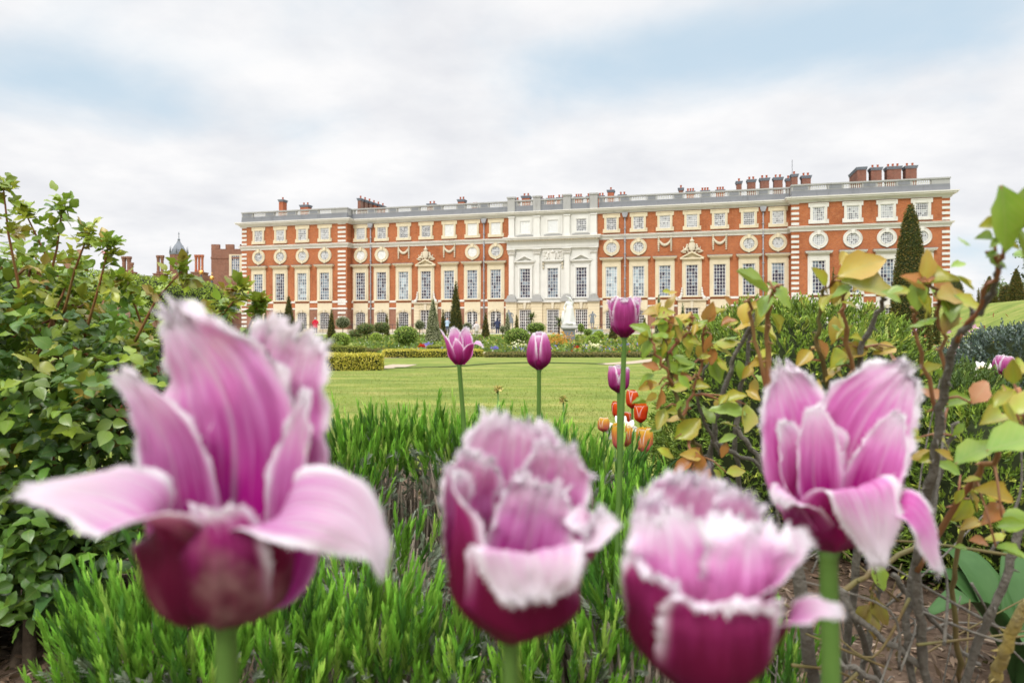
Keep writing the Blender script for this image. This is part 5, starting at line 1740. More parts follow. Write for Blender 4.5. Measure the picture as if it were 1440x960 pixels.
def tulip(px, py, Y, petals, label, out=PO_, inn=PI_, stem_px=16, group=None, name='tulip', bend=(0, 0), blades=0, seed=1, ruffle=.05, fringe=1.0, yaw=0):
    """petals: [(rows, cup)] in picture units round the flower base seen at (px, py), distance Y."""
    b = at(px, py, Y); zb = g1(b.x, b.y); s = Y / 960
    o = empty(name, (b.x + bend[0], b.y + bend[1], zb)); tag(o, label, 'tulip', group)
    fl = Vector((-bend[0], -bend[1], b.z - zb))
    for k, p in enumerate(petals):
        rows, cup = p[0], p[1]
        rf = p[2] if len(p) > 2 else ruffle
        ob('petal', petal_mesh(rows, cup, (PIW if len(p) > 3 and p[3] == 2 else inn, PALEOUT if len(p) > 3 and p[3] == 1 else out), s, seed * 31 + k, rf, fringe), o, fl, yaw)
    m_ = MB()
    r = stem_px / 2 * s
    m_.tube([(0, 0, -.02), (-bend[0] * .25, -bend[1] * .25, fl.z * .4), (-bend[0] * .75, -bend[1] * .75, fl.z * .8), tuple(fl - Vector((0, 0, r))), tuple(fl + Vector((0, 0, 6 * s)))], [r * 1.1, r * 1.05, r, r * .95, r * 1.5], 10)
    m_.build('stem', STEM, o)
    m_ = MB()
    s_ = s * max(r_[3] for p in petals for r_ in p[0]) / 105
    for k in range(6):
        a = k * PI / 3
        m_.tube([fl + Vector((0, 0, 8 * s_)), fl + Vector((14 * s_ * math.cos(a), 14 * s_ * math.sin(a), 40 * s_)), fl + Vector((17 * s_ * math.cos(a), 17 * s_ * math.sin(a), 65 * s_))], [3 * s_, 3 * s_, 4.5 * s_], 5)
    m_.tube([fl, fl + Vector((0, 0, 55 * s_))], [8 * s_, 9 * s_], 7)
    m_.build('stamens', ANTH, o)
    rr = random.Random(seed)
    for k in range(blades):
        a = rr.uniform(0, 6.28); L = fl.z * rr.uniform(.5, .75)
        rows = [(0, 0, 0, 6, 0, 0, 1), (.18 * L * math.cos(a), .18 * L * math.sin(a), L * .45, 16, -math.cos(a), -math.sin(a), .4), (.34 * L * math.cos(a), .34 * L * math.sin(a), L * .8, 12, -math.cos(a), -math.sin(a), .8), (.55 * L * math.cos(a), .55 * L * math.sin(a), L * .95, 2, -math.cos(a) * .5, -math.sin(a) * .5, 1)]
        rows = [(x * 1000, y * 1000, z * 1000, h_, n1_, n2_, n3_) for x, y, z, h_, n1_, n2_, n3_ in rows]
        ob('leaf', petal_mesh(rows, .35, (TLEAF, TLEAF), .001, seed + 7 * k, .01, 0, 14, 7), o)
    return o


# --- tulip A: wide open, long tongues to both sides
A_ = [
    ([(-6, 22, 0, 26, 0, -.3, 1), (-20, 58, 40, 78, .05, -1, .5), (-22, 76, 150, 108, .03, -1, .1), (-28, 86, 255, 112, .02, -1, -.03), (-58, 92, 335, 88, .02, -1, .0), (-98, 94, 396, 50, .04, -1, .1), (-122, 92, 436, 15, .04, -1, .2)], .10, .19),
    ([(14, 22, 0, 26, 0, -.3, 1), (36, 60, 40, 74, -.1, -1, .5), (32, 92, 160, 92, -.05, -1, .1), (34, 106, 265, 86, -.04, -1, .0), (46, 112, 335, 76, -.03, -1, .0), (60, 112, 384, 64, -.03, -1, .1), (70, 110, 406, 50, -.03, -1, .2)], .10, .19),
    ([(-22, 0, 0, 24, .3, 0, 1), (-58, 12, 50, 52, .8, -.45, .4), (-74, 18, 155, 54, .6, -.8, .2), (-88, 12, 240, 44, .5, -.9, .2), (-116, 0, 305, 24, .4, -.9, .4), (-146, -8, 345, 9, .4, -.7, .6)], .3, .1),
    ([(30, 6, 0, 24, -.3, 0, 1), (70, 12, 50, 52, -.9, -.2, .4), (82, 20, 130, 52, -.75, -.65, .1), (88, 30, 205, 42, -.6, -.8, 0), (96, 36, 270, 26, -.5, -.8, .1), (102, 36, 312, 9, -.5, -.8, .2)], .3, .12),
    ([(-10, -14, 0, 28, 0, .3, 1), (-40, -58, 18, 64, .2, .9, .8), (-42, -84, 75, 72, .2, .95, .15), (-44, -88, 140, 72, .15, .7, .6), (-84, -88, 182, 64, .1, -.4, .95), (-156, -90, 202, 42, .0, -.5, .9), (-222, -92, 200, 15, -.1, -.5, .9)], [.3, .5, .45, .15, 0, -.1, -.2], .08, 2),
    ([(6, -22, 0, 28, 0, .3, 1), (22, -78, 24, 62, 0, .9, .8), (28, -102, 95, 68, 0, 1, .1), (28, -106, 152, 54, 0, .9, .4), (26, -112, 180, 28, 0, .2, 1)], .4, .08),
    ([(22, -8, 0, 26, -.2, .2, 1), (60, -48, 20, 58, -.6, .75, .8), (72, -66, 80, 60, -.6, .8, .15), (78, -74, 138, 50, -.3, .5, .8), (122, -92, 180, 56, .05, -.65, .8), (184, -98, 174, 54, .25, -.7, .65), (228, -100, 138, 30, .6, -.6, .45), (240, -100, 98, 9, .8, -.5, .2)], [.3, .5, .4, .1, 0, -.15, -.3], .08, 2),
]
# --- tulip B: full ruffled cup with a folded white lip
B_ = [
    ([(0, 24, 0, 26, 0, -.3, 1), (-6, 66, 70, 82, 0, -1, .3), (-8, 78, 160, 90, 0, -1, .1), (0, 76, 224, 92, 0, -1, .1), (4, 70, 268, 80, 0, -1, .15), (8, 64, 298, 54, 0, -1, .2)], .22, .12),
    ([(16, 16, 0, 26, -.2, -.2, 1), (62, 40, 80, 70, -.6, -.8, .3), (78, 40, 170, 70, -.5, -.8, .1), (82, 26, 230, 58, -.4, -.9, .2), (80, 10, 268, 36, -.3, -.9, .5)], .3, .15),
    ([(-16, 10, 0, 26, .2, -.2, 1), (-62, 24, 80, 62, .8, -.6, .3), (-72, 20, 170, 60, .6, -.8, .1), (-58, 4, 228, 50, .4, -.9, .3), (-46, -8, 256, 30, .3, -.9, .5)], .3, .15),
    ([(2, 4, 0, 24, 0, -.2, 1), (18, 6, 80, 62, 0, -1, .2), (32, 14, 135, 68, -.1, -1, .15), (44, 18, 182, 60, -.1, -1, .05), (54, 18, 212, 42, -.1, -1, .1)], .15, .2),
    ([(-16, -10, 0, 26, .2, .2, 1), (-62, -42, 56, 66, .7, .6, .4), (-80, -50, 120, 62, .8, .5, .1), (-78, -46, 180, 50, .8, .2, .1), (-80, -42, 220, 26, .7, -.3, .2), (-84, -44, 238, 8, .7, -.4, .4)], .45, .06),
    ([(18, -10, 0, 26, -.2, .2, 1), (64, -40, 60, 64, -.7, .6, .4), (92, -58, 110, 58, -.6, .6, .4), (110, -72, 150, 56, -.3, .2, 1), (120, -82, 176, 46, -.1, -.5, .9), (118, -90, 188, 18, 0, -.7, .7)], [.3, .45, .3, .1, .1, .1], .08, 2),
    ([(2, -26, 0, 28, 0, .3, 1), (14, -88, 46, 80, 0, 1, .5), (18, -108, 105, 84, 0, 1, .1), (22, -110, 142, 82, 0, .8, .6), (26, -122, 158, 76, 0, .0, 1), (30, -138, 142, 68, 0, -.85, .4), (32, -142, 118, 52, 0, -1, .05), (34, -142, 104, 30, 0, -1, -.1)], [.3, .45, .4, .2, .1, .1, .05, 0], .06, 2),
]
# --- tulip C: big frilled cup, tongues to the east, base under the frame
C_ = [
    ([(-6, 24, 0, 28, 0, -.3, 1), (-16, 70, 80, 90, 0, -1, .3), (-12, 80, 170, 90, .0, -1, .1), (-2, 72, 228, 86, .0, -1, .1), (8, 66, 268, 70, 0, -1, .1), (14, 60, 292, 44, 0, -1, .2)], .22, .14),
    ([(20, 14, 0, 26, -.2, -.2, 1), (70, 32, 90, 70, -.7, -.7, .3), (78, 28, 190, 60, -.6, -.8, .1), (74, 12, 250, 46, -.4, -.9, .2), (76, -4, 278, 28, -.3, -.8, .6)], .35, .14),
    ([(-20, 10, 0, 26, .2, -.2, 1), (-74, 22, 80, 70, .8, -.6, .3), (-86, 14, 180, 60, .7, -.7, .1), (-78, 0, 240, 48, .4, -.9, .2), (-70, -12, 276, 28, .3, -.8, .6)], .35, .15),
    # two pale petals closing in front, seen from their backs
    ([(-12, -8, 0, 24, 0, .2, 1), (-46, -52, 90, 66, .3, .9, .3), (-56, -66, 170, 66, .25, 1, .0), (-62, -64, 225, 62, .2, 1, .02), (-70, -62, 268, 42, .2, 1, .1)], [.3, .5, .4, .2, .05], .2, 1),
    ([(14, -8, 0, 24, 0, .2, 1), (40, -56, 90, 66, -.2, .9, .3), (46, -74, 170, 72, -.2, 1, .0), (52, -72, 220, 68, -.15, 1, .0), (62, -68, 256, 48, -.1, 1, .1)], [.3, .5, .4, .2, .05], .2, 1),
    ([(-20, -12, 0, 26, .2, .2, 1), (-76, -52, 70, 76, .7, .65, .4), (-88, -68, 130, 70, .7, .5, .2), (-86, -74, 172, 58, .4, .3, .8), (-88, -86, 196, 40, .2, -.5, .8), (-90, -94, 194, 16, .1, -.8, .4)], [.3, .5, .4, .2, .1, 0], .09),
    ([(4, -28, 0, 30, 0, .3, 1), (-2, -98, 56, 88, 0, 1, .5), (-4, -118, 120, 92, 0, 1, .1), (-6, -118, 160, 86, 0, .8, .5), (-8, -126, 178, 76, 0, .0, 1), (-8, -136, 172, 56, 0, -.8, .5)], [.3, .5, .42, .25, .1, 0], .08),
    ([(22, -12, 0, 26, -.2, .2, 1), (76, -48, 80, 70, -.7, .6, .4), (86, -62, 150, 58, -.7, .5, .2), (98, -64, 195, 40, -.5, -.1, .8), (124, -66, 226, 24, -.3, -.6, .7), (148, -70, 238, 15, -.2, -.7, .7)], [.3, .45, .4, .2, .1, 0], .06),
    ([(24, -8, 0, 22, -.2, .2, 1), (84, -58, 80, 50, -.5, .7, .5), (108, -80, 132, 34, -.1, .2, 1), (146, -90, 154, 21, 0, -.5, .9), (186, -94, 150, 9, .2, -.6, .8)], [.3, .4, .2, 0, 0], .05),
    ([(-10, -30, 10, 18, 0, .3, 1), (-40, -70, 2, 40, 0, -.6, .8), (-70, -92, -24, 42, -.2, -.9, .3), (-82, -92, -60, 26, -.2, -1, 0)], .1, .06),
]
# --- tulip D: blown open, petals hanging
D_ = [
    ([(-4, 14, 0, 18, 0, -.3, 1), (-8, 48, 60, 56, 0, -1, .3), (-18, 58, 150, 66, .05, -1, .1), (-32, 58, 212, 48, .05, -1, .1), (-48, 54, 256, 14, .05, -1, .2)], .15, .12),
    ([(10, 12, 0, 18, -.2, -.3, 1), (36, 40, 60, 62, -.4, -1, .3), (58, 50, 130, 78, -.15, -1, .15), (88, 52, 190, 72, -.1, -1, .1), (124, 50, 236, 38, -.1, -1, .1), (142, 48, 254, 10, -.1, -1, .2)], .15, .11),
    ([(16, 2, 0, 18, -.4, 0, 1), (54, 4, 56, 46, -.9, -.3, .4), (74, 6, 110, 38, -.7, -.7, .2), (90, 8, 155, 26, -.5, -.8, .2), (104, 8, 190, 7, -.5, -.8, .3)], .3, .08),
    ([(-2, 0, 10, 16, 0, -.2, 1), (-20, -6, 80, 40, .3, -.9, .2), (-24, -10, 150, 34, .2, -1, .1), (-26, -12, 200, 14, .1, -1, .2)], .3, .06),
    ([(-14, 0, 0, 18, .4, 0, 1), (-50, -4, 50, 48, .9, -.2, .4), (-62, -8, 110, 44, .7, -.7, .2), (-68, -14, 150, 34, .5, -.8, .4), (-80, -24, 176, 14, .3, -.8, .8)], .3, .08),
    ([(0, -14, 0, 20, 0, .3, 1), (-4, -44, 30, 54, 0, .9, .5), (-2, -58, 66, 62, 0, .7, .7), (2, -70, 104, 54, 0, -.1, 1), (10, -84, 94, 50, .05, -.9, .5), (20, -88, 52, 34, .05, -1, .1), (24, -90, 8, 8, .05, -1, 0)], [.3, .45, .3, .1, -.05, -.15, -.2], .06, 2),
    ([(12, -8, 0, 18, -.3, .2, 1), (44, -34, 28, 46, -.6, .6, .5), (62, -46, 62, 44, -.4, .4, .9), (80, -58, 76, 44, .2, -.5, .9), (100, -64, 52, 38, .6, -.8, .4), (114, -64, 10, 24, .7, -.7, .1), (120, -62, -6, 10, .7, -.7, 0)], [.3, .45, .3, 0, -.1, -.2, -.2], .07),
    ([(-12, -8, 0, 18, .3, .2, 1), (-44, -30, 30, 40, .6, .6, .5), (-60, -42, 70, 34, .5, .2, .9), (-80, -54, 92, 24, -.1, -.5, .9), (-90, -58, 78, 8, -.6, -.6, .5)], [.3, .45, .3, 0, 0], .06),
]


def fit(petals, fl, fr, fz=1.0, belly=0.0):
    """Scale a hand-laid flower: fl / fr to the west / east, fz in height; belly fills the cup low down."""
    out = []
    for p in petals:
        rows = []
        for x, y, z, h_, a, b, c in p[0]:
            k = 1 + belly * math.exp(-((z - 45) / 38.0) ** 2)
            f = fl if x < 0 else fr
            rows.append((x * f * k, y * k, z * fz, h_ * (fl + fr) / 2 * k, a, b, c))
        out.append((rows,) + tuple(p[1:]))
    return out


def std(Rm, H, flare, tip, seed, nb=6, wid=1.0, tips=.15):
    """A tulip cup turned from one profile: Rm belly radius, H height, flare of the rim, tip curl."""
    r = random.Random(seed)
    out = []
    for k in range(nb):
        inner = k % 2
        a = 2 * PI * k / nb + r.uniform(-.12, .12) + seed
        h = H * r.uniform(.92, 1.06); fl = flare * r.uniform(.7, 1.3); q = .86 if inner else 1.0
        ca, sa = math.cos(a), math.sin(a)
        pr = [(.12 * Rm, 0, .3), (.85 * Rm * q, .18 * h, .8), (1.0 * Rm * q, .45 * h, .92), ((.86 + fl * .5) * Rm * q, .74 * h, .8), ((.62 + fl) * Rm * q, .93 * h, .45), ((.5 + fl * 1.25 + tip * .3) * Rm * q, (1.0 - tip * .25) * h, tips)]
        rows = []
        for i, (rr, z, w_) in enumerate(pr):
            up = [1, .5, .1, .15 + fl * .5, .2 + fl, .3 + fl + tip][i]
            rows.append((rr * ca, rr * sa, z, w_ * Rm * wid, -ca, -sa, up))
        out.append((rows, [.2, .55, .55, .45, .3, .1]))
    return out


M1_ = [
    ([(-4, 4, 0, 3, 0, -.3, 1), (-7, 10, 14, 11, 0, -1, .2), (-6, 12, 32, 11.5, 0, -1, 0), (-8, 12, 45, 8, 0, -1, 0), (-11, 12, 52, 3, 0, -1, .1)], .35, .1),
    ([(5, 4, 0, 3, 0, -.3, 1), (8, 10, 14, 11, 0, -1, .2), (8, 12, 32, 11.5, 0, -1, 0), (8, 12, 44, 8, 0, -1, 0), (11, 11, 52, 3.5, 0, -1, .1)], .35, .1),
    ([(-3, -1, 0, 3, .3, .2, 1), (-11, -5, 8, 10, .8, .4, .5), (-16, -7, 22, 10, .8, .4, .1), (-20, -6, 36, 6.5, .8, .2, .3), (-26, -6, 49, 1.2, .7, -.2, .5)], .45, .06),
    ([(3, -2, 0, 3, -.3, .2, 1), (11, -6, 7, 10, -.7, .6, .5), (15, -8, 20, 10, -.7, .6, .2), (20, -10, 30, 8, -.2, .0, 1), (28, -11, 31, 4.5, .2, -.5, .9), (34, -11, 25, 1, .5, -.6, .6)], [.4, .5, .4, .1, 0, -.1], .05),
    ([(0, -3, 0, 3, 0, .3, 1), (0, -11, 8, 10, 0, 1, .5), (-1, -14, 20, 10, 0, 1, .1), (-3, -14, 31, 5, 0, .9, .2), (-5, -12, 37, 1, 0, .7, .5)], .45, .04),
]
FG = 'big fringed tulips at the edge of the bed'
tulip(318, 868, .235, A_, 'wide open pink and white fringed tulip, one long petal reaching over the rose bush', PO_, PI_, 34, FG, seed=1, bend=(.01, .0))
tulip(718, 893, .25, fit(B_, .92, .88, 1, .12), 'full frilled pink tulip with a folded white lip and wine-red cup', PO2, PI_, 24, FG, seed=2)
tulip(985, 972, .235, fit(C_, .96, .82, 1, .05), 'frilled pale pink tulip standing lowest, its dark cup cut by the bottom edge', PO2, PI_, 26, FG, seed=3)
tulip(1165, 772, .36, D_, 'blown open magenta tulip with hanging white-tipped petals before the thorny grey stems', PO3, PI_, 26, FG, seed=4, bend=(.008, 0))
MG = 'purple tulips standing up over the lawn'
tulip(646, 513, 1.1, M1_, 'open purple tulip with one petal bent out, under the tallest yew cone', PO3, PI_, 6.5, MG, seed=11, bend=(.03, .05), fringe=.35, ruffle=.06)
tulip(758, 520, 1.1, std(17.5, 52, -.02, 0, 12, tips=.25), 'closed deep magenta tulip like an egg, alone against the middle of the lawn', PO3, PI_, 6.5, MG, seed=12, bend=(0, .05), fringe=.15, ruffle=.02)
tulip(878, 475, 1.0, std(20, 60, .48, .55, 13), 'tallest purple tulip, its ruffled flower reaching in front of the palace windows', PO3, PI_, 7.5, MG, seed=13, bend=(-.012, .03), fringe=.4, ruffle=.07)
tulip(870, 552, 1.5, std(15, 40, .22, .4, 14), 'small violet tulip low behind the tall tulip stem, above the orange tulips', PO3, PI_, 5, MG, seed=14, fringe=.3, ruffle=.06)
tulip(1412, 531, 2.0, std(13.5, 32, .15, .4, 15), 'small pink-purple tulip beside the blue-grey hedge', PO3, PI_, 4, MG, seed=15, fringe=.3, ruffle=.05, blades=2)
OG = 'orange and yellow tulips in the small clump'
for k, (px, py, Y, R, H, kind, lb) in enumerate(((889, 574, 2.1, 8.5, 22, 0, 'topmost orange tulip of the small clump behind the tall stem'), (869, 588, 2.15, 8.5, 20, 0, 'orange tulip of the clump set a little apart over the white daffodils'), (901, 594, 2.05, 9, 22, 0, 'orange tulip of the clump leaning towards the rose leaves'), (882, 599, 2.2, 7, 17, 0, 'smallest orange-red tulip in the middle of the clump'),
                                                 (907, 638, 1.8, 11, 31, 1, 'yellow tulip flamed with red, brightest at the clump edge'), (870, 632, 1.85, 9.5, 30, 1, 'pinkish yellow tulip half behind the tall green stem'), (849, 607, 2.0, 8, 18, 1, 'small golden yellow tulip beyond the lavender tips'), (881, 628, 1.9, 7, 24, 1, 'narrow apricot tulip between the two flamed tulips'))):
    tulip(px, py, Y, std(R * 1.02, H * 1.22, .12 + .16 * (k % 3), .25, 20 + k, tips=.12), lb, YE_O if kind else OR_O, YE_I if kind else OR_I, 3, OG, seed=20 + k, fringe=0, ruffle=.02, blades=3)


# daffodils
def daffodil(px, py, Y, label, seed):
    b = at(px, py, Y); zb = g1(b.x, b.y); o = empty('daffodil', (b.x, b.y, zb)); tag(o, label, 'daffodil', 'white daffodils in the small clump')
    h = b.z - zb; rr = random.Random(seed)
    m_ = MB(); m_.tube([(0, 0, -.02), (.005, 0, h * .6), (0, -.005, h)], .003, 6); m_.build('stem', STEM, o)
    W = petalmat_white
    for k in range(6):
        a = k * PI / 3 + rr.uniform(-.1, .1); ca, sa = math.cos(a), math.sin(a)
        rows = [(0, 0, 0, 4, 0, -1, 0), (12 * ca, -2, 12 * sa, 9, 0, -1, 0), (22 * ca, 0, 22 * sa, 7, 0, -1, 0), (29 * ca, 3, 29 * sa, 1, 0, -1, 0)]
        ob('petal', petal_mesh(rows, .1, (W, W), .001, seed + k, .03, 0, 10, 7), o, (0, 0, h), rr.uniform(-.3, .3))
    m_ = MB(); m_.lathe([(.004, 0), (.006, .012), (.009, .02), (.0075, .019), (.003, .006)], 12, 0, (0, 0, 0), True, Matrix.Translation((0, 0, h)) @ Matrix.Rotation(PI / 2, 4, 'X')); m_.build('trumpet', M['daff'], o)
    for k in range(3):
        a = rr.uniform(0, 6.28); L = h * rr.uniform(.7, .95) * 1000
        rows = [(0, 0, 0, 4, 0, 0, 1), (.06 * L * math.cos(a), .06 * L * math.sin(a), L * .5, 5, -math.cos(a), -math.sin(a), .2), (.22 * L * math.cos(a), .22 * L * math.sin(a), L, 1.5, -math.cos(a), -math.sin(a), .5)]
        ob('leaf', petal_mesh(rows, .2, (TLEAF, TLEAF), .001, seed + 50 + k, .0, 0, 10, 5), o)


petalmat_white = plain('white_petal', (.82, .82, .76), .5, .3)
M['daff'] = plain('daffodil_trumpet', (.85, .55, .06), .5, .3)
for k, (px, py, Y, lb) in enumerate(((873, 597, 1.95, 'white daffodil in front of the orange tulips'), (884, 603, 1.95, 'white daffodil beside the apricot tulip'), (864, 606, 2.0, 'white daffodil next to the small golden tulip'), (1378, 519, 2.3, 'small white daffodil beside the pink-purple tulip by the hedge'), (1389, 521, 2.3, 'second small white daffodil close to the blue-grey hedge'))):
    daffodil(px, py, Y, lb, 60 + k)
# ------------------------------------------------------------------ lavender
LAVG = [(4, (.13, .30, .03)), (3, (.19, .38, .045)), (2, (.06, .17, .025)), (1, (.30, .46, .08))]
LAVS = [(3, (.22, .25, .19)), (2, (.15, .18, .12)), (1, (.32, .34, .28))]
TWIG = plain('grey_twig', (.16, .125, .09), .9, .1, noise=1, nscale=60, c2=(.28, .24, .19))


def shoots(base, d, L, nl, leaf, palette, spread, wdt=.10, kind='blade'):
    """Leafy shoots: narrow leaves in pairs up a stem."""
    n = len(base)
    t = np.tile(np.linspace(.08, 1, nl), (n, 1)) + rng.normal(size=(n, nl)) * .02
    bend = rng.normal(size=(n, 1, 3)) * .06
    P = base[:, None] + d[:, None] * (L[:, None, None] * t[..., None]) + bend * (t[..., None] ** 2) * L[:, None, None]
    ax = np.repeat(d[:, None], nl, 1)
    a = (np.arange(nl)[None] * 2.0 + rng.random((n, 1)) * 6.28)[..., None]
    ref = nrm(np.cross(ax, rng.normal(size=(n, 1, 3)))); ref2 = np.cross(ax, ref)
    o = ref * np.cos(a) + ref2 * np.sin(a)
    taper = 1 - .3 * t[..., None] ** 2
    dd = nrm(ax + o * spread * (1.2 - .6 * t[..., None]))
    ll = (leaf * taper[..., 0] * (.75 + .5 * rng.random((n, nl)))).ravel()
    cc = np.repeat(pick(palette, n, .16)[:, None], nl, 1) * (.8 + .45 * t[..., None])
    cc = cc.reshape(-1, 3) * (1 + .1 * rng.normal(size=(n * nl, 1)))
    return leaves(P.reshape(-1, 3), dd.reshape(-1, 3), o.reshape(-1, 3), ll, ll * wdt, cc, kind)


def lavender(px, ytop, Y, R, label, ns=80, grey=40, twigs=60, low=.55):
    if 'grey woody' in label: ns, grey, twigs = 34, 230, 320
    x = wx(px, Y); zb = g1(x, Y); H = wz(ytop, Y) - zb
    o = empty('lavender_bush', (x, Y, zb)); tag(o, label, 'lavender', 'lavender bushes in the bed')
    hb = H - .11
    a = rng.random(ns) * 2 * PI; q = np.sqrt(rng.random(ns))
    base = np.stack([R * q * np.cos(a), R * q * np.sin(a), hb * (low + (.97 - low) * np.sqrt(1 - .9 * q ** 2)) + rng.normal(size=ns) * .025], 1)
    d = nrm(np.stack([np.cos(a) * q * .35, np.sin(a) * q * .35, np.ones(ns)], 1) + rng.normal(size=(ns, 3)) * .085)
    V1 = shoots(base, d, rng.uniform(.045, .095, ns), 26, .025, LAVG, .42, .15)
    V, F, T, U = V1
    ob('green_shoots', np_mesh('green_shoots', V, F, M['needle'], T, U), o)
    a = rng.random(grey) * 2 * PI; q = rng.uniform(.55, 1.1, grey)
    base = np.stack([R * q * np.cos(a), R * q * np.sin(a), hb * rng.uniform(.55, 1.0, grey)], 1)
    d = nrm(np.stack([np.cos(a) * .8, np.sin(a) * .8, np.full(grey, .7)], 1) + rng.normal(size=(grey, 3)) * .3)
    V, F, T, U = shoots(base, d, rng.uniform(.02, .04, grey), 18, .016, LAVS, .75, .17)
    ob('grey_leaves', np_mesh('grey_leaves', V, F, M['needle'], T, U), o)
    m_ = MB()
    for k in range(twigs):
        a = rng.uniform(0, 6.28); r0, r1 = R * rng.uniform(.05, .7), R * rng.uniform(.4, 1.05)
        p1 = (r1 * math.cos(a), r1 * math.sin(a), hb * rng.uniform(.5, .95)); a2 = a + rng.uniform(-.5, .5)
        m_.tube([(r0 * math.cos(a2), r0 * math.sin(a2), -.02), ((r0 + r1) / 2 * math.cos(a), (r0 + r1) / 2 * math.sin(a2), hb * .35), p1], [.004, .003, .0018], 4)
    m_.build('woody_stems', TWIG, o)
    return o


for i, (px, yt, Y, R, lb, ns) in enumerate(((455, 612, 1.5, .13, 'green lavender tuft at the lawn edge beside the wide open tulip', 60), (505, 572, 1.62, .13, 'tall lavender tuft in the back row, first past the wide open tulip', 70), (580, 556, 1.68, .14, 'lavender tuft with the highest spikes below the open purple tulip', 80), (655, 566, 1.62, .13, 'lavender tuft wrapped round the stem of the open purple tulip', 70), (735, 575, 1.6, .13, 'lavender tuft at the stem of the closed egg-shaped tulip', 70), (812, 592, 1.5, .13, 'back-row lavender tuft behind the full frilled tulip', 70), (880, 650, 1.35, .12, 'lavender tuft in front of the orange and yellow tulips', 70), (945, 668, 1.3, .10, 'lavender tuft beside the red rose leaves', 55),
                                                  (840, 690, 1.12, .11, 'lavender tuft between the two frilled tulips', 60), (905, 745, 1.0, .10, 'lavender tuft hidden behind the lowest frilled tulip', 50), (545, 690, 1.3, .14, 'grey woody lavender beside the drooping white petal', 26),
                                                  (205, 775, .96, .11, 'bright lavender mound beside the dark rose stems', 90), (265, 775, .9, .12, 'lavender mound directly under the wide open tulip', 90), (385, 800, .92, .12, 'lavender mound behind the thickest tulip stem', 80), (515, 778, .98, .10, 'lavender mound below the drooping white petal tip', 80), (588, 812, .98, .10, 'lavender mound between the wide open and full frilled tulips', 55), (690, 860, .95, .09, 'low lavender mound at the stem of the full frilled tulip', 40), (800, 815, .98, .10, 'lavender mound past the full frilled tulip stem', 60), (1085, 840, .95, .08, 'small lavender mound beside the stem of the blown open tulip', 45), (150, 905, .85, .08, 'small lavender sprigs at the foot of the dark rose stems', 40))):
    lavender(px, yt, Y, R, lb, int(ns * 1.5), 80 if i < 11 else 60, 170 if i < 11 else 60, .82 if i < 11 else .6)

# ------------------------------------------------------------------ the rose bush to the west
RS_STEM = plain('rose_stem', (.16, .075, .04), .6, .3, noise=1, nscale=18, c2=(.12, .14, .04))
RS_RED = plain('young_rose_stem', (.30, .07, .05), .5, .35, noise=1, nscale=14, c2=(.22, .16, .05))
DARKSTEM = plain('old_rose_wood', (.05, .035, .025), .9, .1, noise=1, nscale=25, c2=(.10, .075, .05), bump=.6)
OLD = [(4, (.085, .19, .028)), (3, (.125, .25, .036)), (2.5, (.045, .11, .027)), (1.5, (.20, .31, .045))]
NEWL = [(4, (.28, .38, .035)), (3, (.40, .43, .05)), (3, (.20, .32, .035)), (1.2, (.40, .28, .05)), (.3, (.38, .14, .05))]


def compound(pos, d, up, L, leaf, young):
    """Five-leaflet rose leaves; young in 0..1 chooses the colour."""
    N = len(pos)
    d = nrm(d); sd = nrm(np.cross(d, up)); parts = []
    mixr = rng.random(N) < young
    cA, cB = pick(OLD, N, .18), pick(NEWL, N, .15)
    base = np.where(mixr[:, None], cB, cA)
    for along, side in ((1.0, 0), (.62, 1), (.62, -1), (.25, 1), (.25, -1)):
        p = pos + d * (L * along)[:, None] + up * (-.06 * L * along ** 2)[:, None]
        dd = nrm(d * (1.0 if side == 0 else .45) + sd * side * .9 + rng.normal(size=(N, 3)) * .18)
        uu = nrm(up + rng.normal(size=(N, 3)) * .35)
        ll = leaf * rng.uniform(.8, 1.2, N) * (1.1 if side == 0 else (1 if along > .5 else .85))
        parts.append(leaves(p, dd, uu, ll, ll * rng.uniform(.62, .8, N), base * (1 + .1 * rng.normal(size=(N, 1))), 'leaf'))
    return cat_parts(parts)


def rose_leaf_cloud(ells, n, leaf=.036):
    P, D, Yg = [], [], []
    vol = np.array([e[3] * e[5] for e in ells]); vol = vol / vol.sum()
    for (px, py, Y, rx, ry, rz, yg), f in zip(ells, vol):
        k = int(n * f)
        c = np.array(at(px, py, Y)); u = rdirs(k); r = rng.uniform(.55, 1.0, (k, 1)) ** .6
        P.append(c + u * r * np.array([rx, ry, rz])); D.append(u)
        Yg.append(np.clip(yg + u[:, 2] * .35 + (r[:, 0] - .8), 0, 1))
    P, D, Yg = np.concatenate(P), np.concatenate(D), np.concatenate(Yg)
    d = nrm(D * [.8, .8, .35] + rng.normal(size=D.shape) * .55 + [0, -.25, .1])
    up = nrm(D * .7 + rng.normal(size=D.shape) * .25 + [0, -.35, .9])
    return compound(P, d, up, rng.uniform(.04, .065, len(P)), leaf, Yg)


